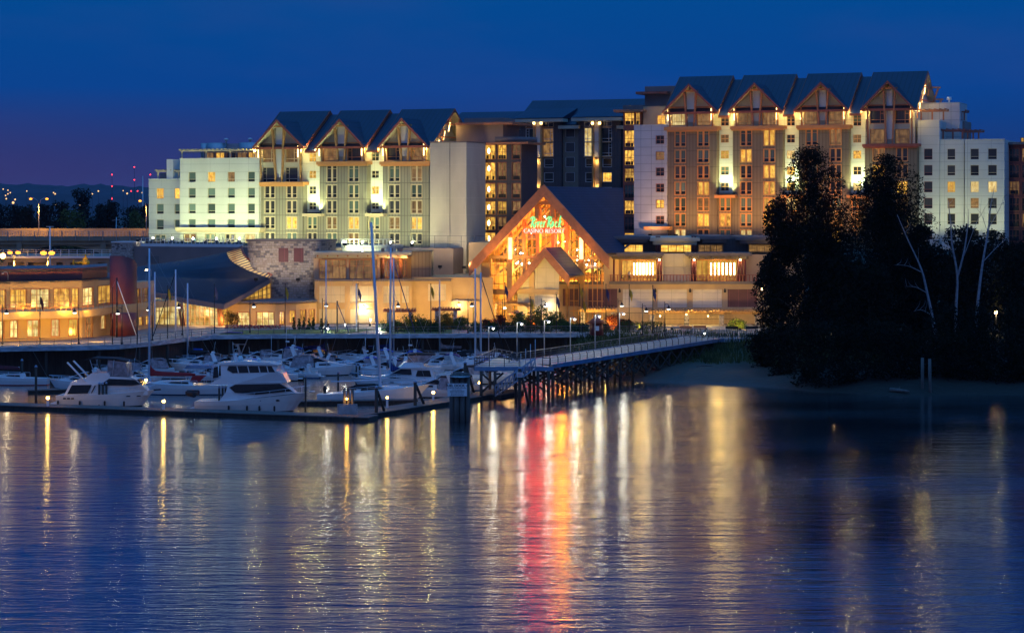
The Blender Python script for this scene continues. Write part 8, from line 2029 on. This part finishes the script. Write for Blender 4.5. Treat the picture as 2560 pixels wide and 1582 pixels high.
b.build('railing',M['galv'],P)
b=MB(); b.box(xL,xR,BD+8.5,BD+8.6,zt,zt+2.2); b.build('sound_wall',M['bridgec'],P)
def cobra(px,pyl,D,zb,arms,lab,W=900,r=.34,out=1.6):
    w=at(px,pyl,D); h=w.z-zb; t=thing('street_lamp',lab,'street lamp',(w.x,D,zb),0,'sodium street lamps'); b=MB(); b.tube([(0,0,0),(0,0,h*.86)],.13,7,.09)
    for s in arms: b.tube([(0,0,h*.86),(s*out*.25,0,h*.97),(s*out*.65,0,h*1.02),(s*out,0,h)],.06,5)
    b.build('pole',M['galv'],t)
    for s in arms:
        b=MB(); b.ball((s*out,0,h-.05),r,8,.6); b.build('bulb',M['sodium_b'],t); b=MB(); b.box(s*out-.45,s*out+.45,-.2,.2,h+.16,h+.26); b.build('lamp_head',M['galv'],t)
        spot((s*out,-.3,h-.5),(s*out,-.4,-5),W*1.2,SODC,150,.35,.5,t)
    return t
cobra(97,497,BD+4,zt,(-1,1),'double-armed sodium street lamp standing on the bridge',3000,.34,1.8); cobra(366,502,BD+1,zt,(-1,),'single-armed sodium street lamp on the bridge next to the hotel',3000,.34,1.4)
cobra(35,631,385,4.5,(-1,1),'double-headed sodium lamp behind the clubhouse roof, left of the two',2200,.5,.75); cobra(119,632,385,4.5,(-1,1),'brighter double-headed sodium lamp behind the clubhouse roof, right of the two',2600,.62,.75)
w=at(125,566,400); t=thing('lamp_mast','tall thin lit mast rising in front of the bridge','mast',(w.x,400,4.5)); b=MB(); b.tube([(0,0,0),(0,0,w.z-4.5)],.14,6); b.box(-.7,.7,-.1,.1,w.z-4.6,w.z-4.5); b.build('pole',M['white_trim'],t)
GB=thing('parkade','low concrete parking building with dark openings and white rooftop railing, under the bridge','parking building',(0,0,0)); a,c=at(-300,YH,405),at(284,YH,405)
b=MB(); op=[(at(p,YH,405).x,at(p+w_,YH,405).x,at(0,690,405).z,at(0,656,405).z) for p,w_ in ((141,16),(176,30),(244,16),(20,40),(70,50),(-60,40))]; b.wall(a.x,c.x,4,at(0,640,405).z,405,op,1.2); b.add([(a.x,405,at(0,640,405).z),(c.x,405,at(0,640,405).z),(c.x,425,at(0,640,405).z),(a.x,425,at(0,640,405).z)],[(0,1,2,3)]); b.box(a.x,c.x,406.2,406.4,4,at(0,641,405).z-.05); b.build('wall',M['bridgec'],GB)
b=MB(); zr_=at(0,640,405).z; x=a.x
while x<c.x: b.box(x-.05,x+.05,404.9,405,zr_,zr_+1.2); x+=1.6
for q in (.4,.8,1.2): b.box(a.x,c.x,404.88,404.98,zr_+q,zr_+q+.06)
b.box(a.x,c.x,404.7,404.99,zr_-.45,zr_-.01); b.build('roof_rail',M['white_trim'],GB)
w=at(7,640,400); t=thing('wall_lamp','small bright sodium wall lamp at the far left under the bridge','lamp',w); b=MB(); b.ball((0,0,0),.5); b.build('bulb',M['sodium'],t); b=MB(); b.box(-.1,.1,.3,4.8,-.1,.1); b.build('bracket',M['galv'],t); point((0,-1,0),900,SODC,.3,t)
# yellow rotor machine on the clubhouse roof
w=at(214,672,352); t=thing('display_helicopter','yellow-lit open-frame helicopter on display behind the clubhouse roof','helicopter',w); b=MB(); b.ball((0,0,1.0),.75,8,.8); b.tube([(-.4,0,1.1),(-1.6,0,1.0),(-2.0,0,1.1)],[.3,.14,.08],6); b.box(-2.2,-1.9,-.05,.05,.6,1.5); b.box(-.4,.3,-.3,.3,1.5,1.9); b.build('body',M['yellow'],t)
b=MB(); b.tube([(0,0,1.5),(0,0,2.5)],.16,6); b.bar((-4.2,0,2.2),(1.3,0,2.5),.25,.06); b.bar((0,-3,2.35),(0,3,2.35),.25,.06); b.build('rotor',M['yellow'],t)
b=MB(); 
for y in (-.6,.6): b.tube([(-1.1,y,0),(1.1,y,0),(1.35,y,.15)],.07,5); b.tube([(-.6,y,0),(-.3,y*.5,.7)],.05,4); b.tube([(.6,y,0),(.3,y*.5,.7)],.05,4)
b.build('skid',M['yellow'],t); point((0,-2.5,2.0),120,SODC,.3,t)
treeD(4,648,690,370,50,'sodium-lit conifer sprig above the clubhouse roof at the left edge','leaf_olive',700,.3,130,6.5,'cone',cb=.02)
# far treeline
tl=[(-60,500,90),(-10,516,80),(40,513,70),(70,517,60),(112,512,60),(150,505,50),(203,474,64),(250,512,50),(285,503,48),(330,516,70),(375,512,60),(262,525,60)]
for i,(px,py,w_) in enumerate(tl): treeD(px,py,590,760+(i*37%90),w_,'dark far tree beyond the bridge, number %d from the left'%(i+1),'leaf_far',3400,1.1,140+i,4.4,'round','tree','tree','far trees beyond the bridge',cb=.02)
treeD(180,522,590,530,76,'olive sodium-lit willow just beyond the bridge, left of the dark oak','leaf_olive',3200,.7,160,4.4,'round',cb=.05); treeD(333,530,590,540,64,'dim olive tree beyond the bridge beside the hotel','leaf_olive',2600,.7,161,4.4,'round',cb=.05); treeD(365,545,590,525,60,'dim olive tree half hidden by the hotel corner','leaf_olive',1800,.7,162,4.4,'round',cb=.05)
w=at(287,543,500); t=thing('utility_pole','thin leaning utility pole with small lamp beyond the bridge','utility pole',(w.x,500,4.4)); b=MB(); b.tube([(0,0,0),(.4,0,w.z-4.4)],.12,5); b.bar((-.6,0,w.z-5.2),(1.2,0,w.z-5.0),.1); b.build('pole',M['galv'],t)
# radio masts with red beacons
for px,D,bs,lab in ((336,3900,(418,450),'tall radio mast with two red beacons'),(280,3900,(437,466,497),'radio mast with three red beacons left of the tall one'),(376,3900,(437,),'radio mast with one red beacon beside the hotel'),(328,3950,(478,),'short radio mast with one low red beacon, left of the pair'),(344,3950,(478,),'short radio mast with one low red beacon, right of the pair')):
    w=at(px,bs[0],D); t=thing('radio_mast',lab,'radio mast',(w.x,D,4.4),0,'radio masts on the horizon'); h=w.z-4.4; b=MB(); b.tube([(0,0,0),(0,0,h)],.5,4,.3); b.build('tower',M['darkmetal'],t)
    for y_ in bs: b=MB(); b.ball((0,-.6,at(px,y_,D).z-4.4),1.15,6); b.build('beacon',M['red_l'],t)
w=at(357,440,1500); t=thing('radio_mast','pale slim tower rising left of the hotel','radio mast',(w.x,1500,4.4)); b=MB(); b.tube([(0,0,0),(0,0,w.z-4.4)],.9,5,.25); b.build('tower',M['white_trim'],t)
for i,(px,py,s_) in enumerate(((8,473,1),(20,476,1),(26,482,1),(20,485,1),(14,489,1),(16,497,1.2),(38,499,1.3),(67,478,1),(134,482,1),(138,485,1.2),(246,478,1.2),(231,485,1.1),(140,513,1.6),(318,484,1.3),(356,482,1.2),(76,517,1.2),(33,507,2.0),(200,513,1),(252,563,1),(308,477,.8))):
    D=3300; w=at(px,py,D); t=thing('distant_lamp','tiny warm lamp twinkling on the far hillside','street lamp',(w.x,D,4.4),0,'tiny lamps on the far hillside'); b=MB(); b.tube([(0,0,0),(0,0,w.z-4.4)],.25,4); b.build('pole',M['darkmetal'],t); b=MB(); b.ball((0,-.5,w.z-4.4),1.0*s_,6); b.build('bulb',M['far_l'],t)
for px,py,D,W,lab in ((2490,781,326,900,'warm lamp glowing through the bushes behind the right birch'),(1906,722,344,700,'warm lamp at the podium end glimmering through the left poplar leaves'),(2000,790,330,350,'lamp low behind the left great poplar'),(2092,765,332,500,'lamp glimmering between the two great poplars')):
    w=at(px,py,D); t=thing('path_lamp',lab,'lamp',(w.x,D,4.4),0,'path lamps behind the trees'); h=w.z-4.4; b=MB(); b.tube([(0,0,0),(0,0,h)],.07,5); b.build('pole',M['darkmetal'],t); b=MB(); b.ball((0,0,h),.26); b.build('bulb',M['warm'],t); point((0,-.6,h),W,(1,.72,.3),.3,t)
def split_loose(o):
    me=o.data; n=len(me.vertices); par=list(range(n))
    def fd(i):
        while par[i]!=i: par[i]=par[par[i]]; i=par[i]
        return i
    for p in me.polygons:
        v=p.vertices; a=fd(v[0])
        for q in v[1:]:
            b_=fd(q)
            if b_!=a: par[b_]=a
    groups={}
    for p in me.polygons: groups.setdefault(fd(p.vertices[0]),[]).append(p)
    if len(groups)<2: return
    nm=o.name.split('.')[0]
    for g_ in groups.values():
        b=MB(); ix={}; 
        for p in g_:
            f=[]
            for v in p.vertices:
                if v not in ix: ix[v]=len(b.v); b.v.append(tuple(me.vertices[v].co))
                f.append(ix[v])
            b.f.append(tuple(f)); b.m.append(p.material_index); b.sm.append(p.use_smooth)
        c=b.build(nm,list(me.materials),o.parent); c.location=o.location; c.rotation_euler=o.rotation_euler
    bpy.data.objects.remove(o)
for o in [o for o in bpy.data.objects if o.type=='MESH' and o.name.split('.')[0] in ('column','pillar','chair_back','timber_strut','saloon_window','cabin_window','wall_sconce','fin','wall_lamp','hanging_lamp','drum_screen','mullion_post','post','guide_post','porthole','cylinder_lamp') and o.parent and not o.children]:
    if o.name.split('.')[0]!='wall_lamp' or o.parent.name.split('.')[0]!='wall_lamp': split_loose(o)
build_haze()
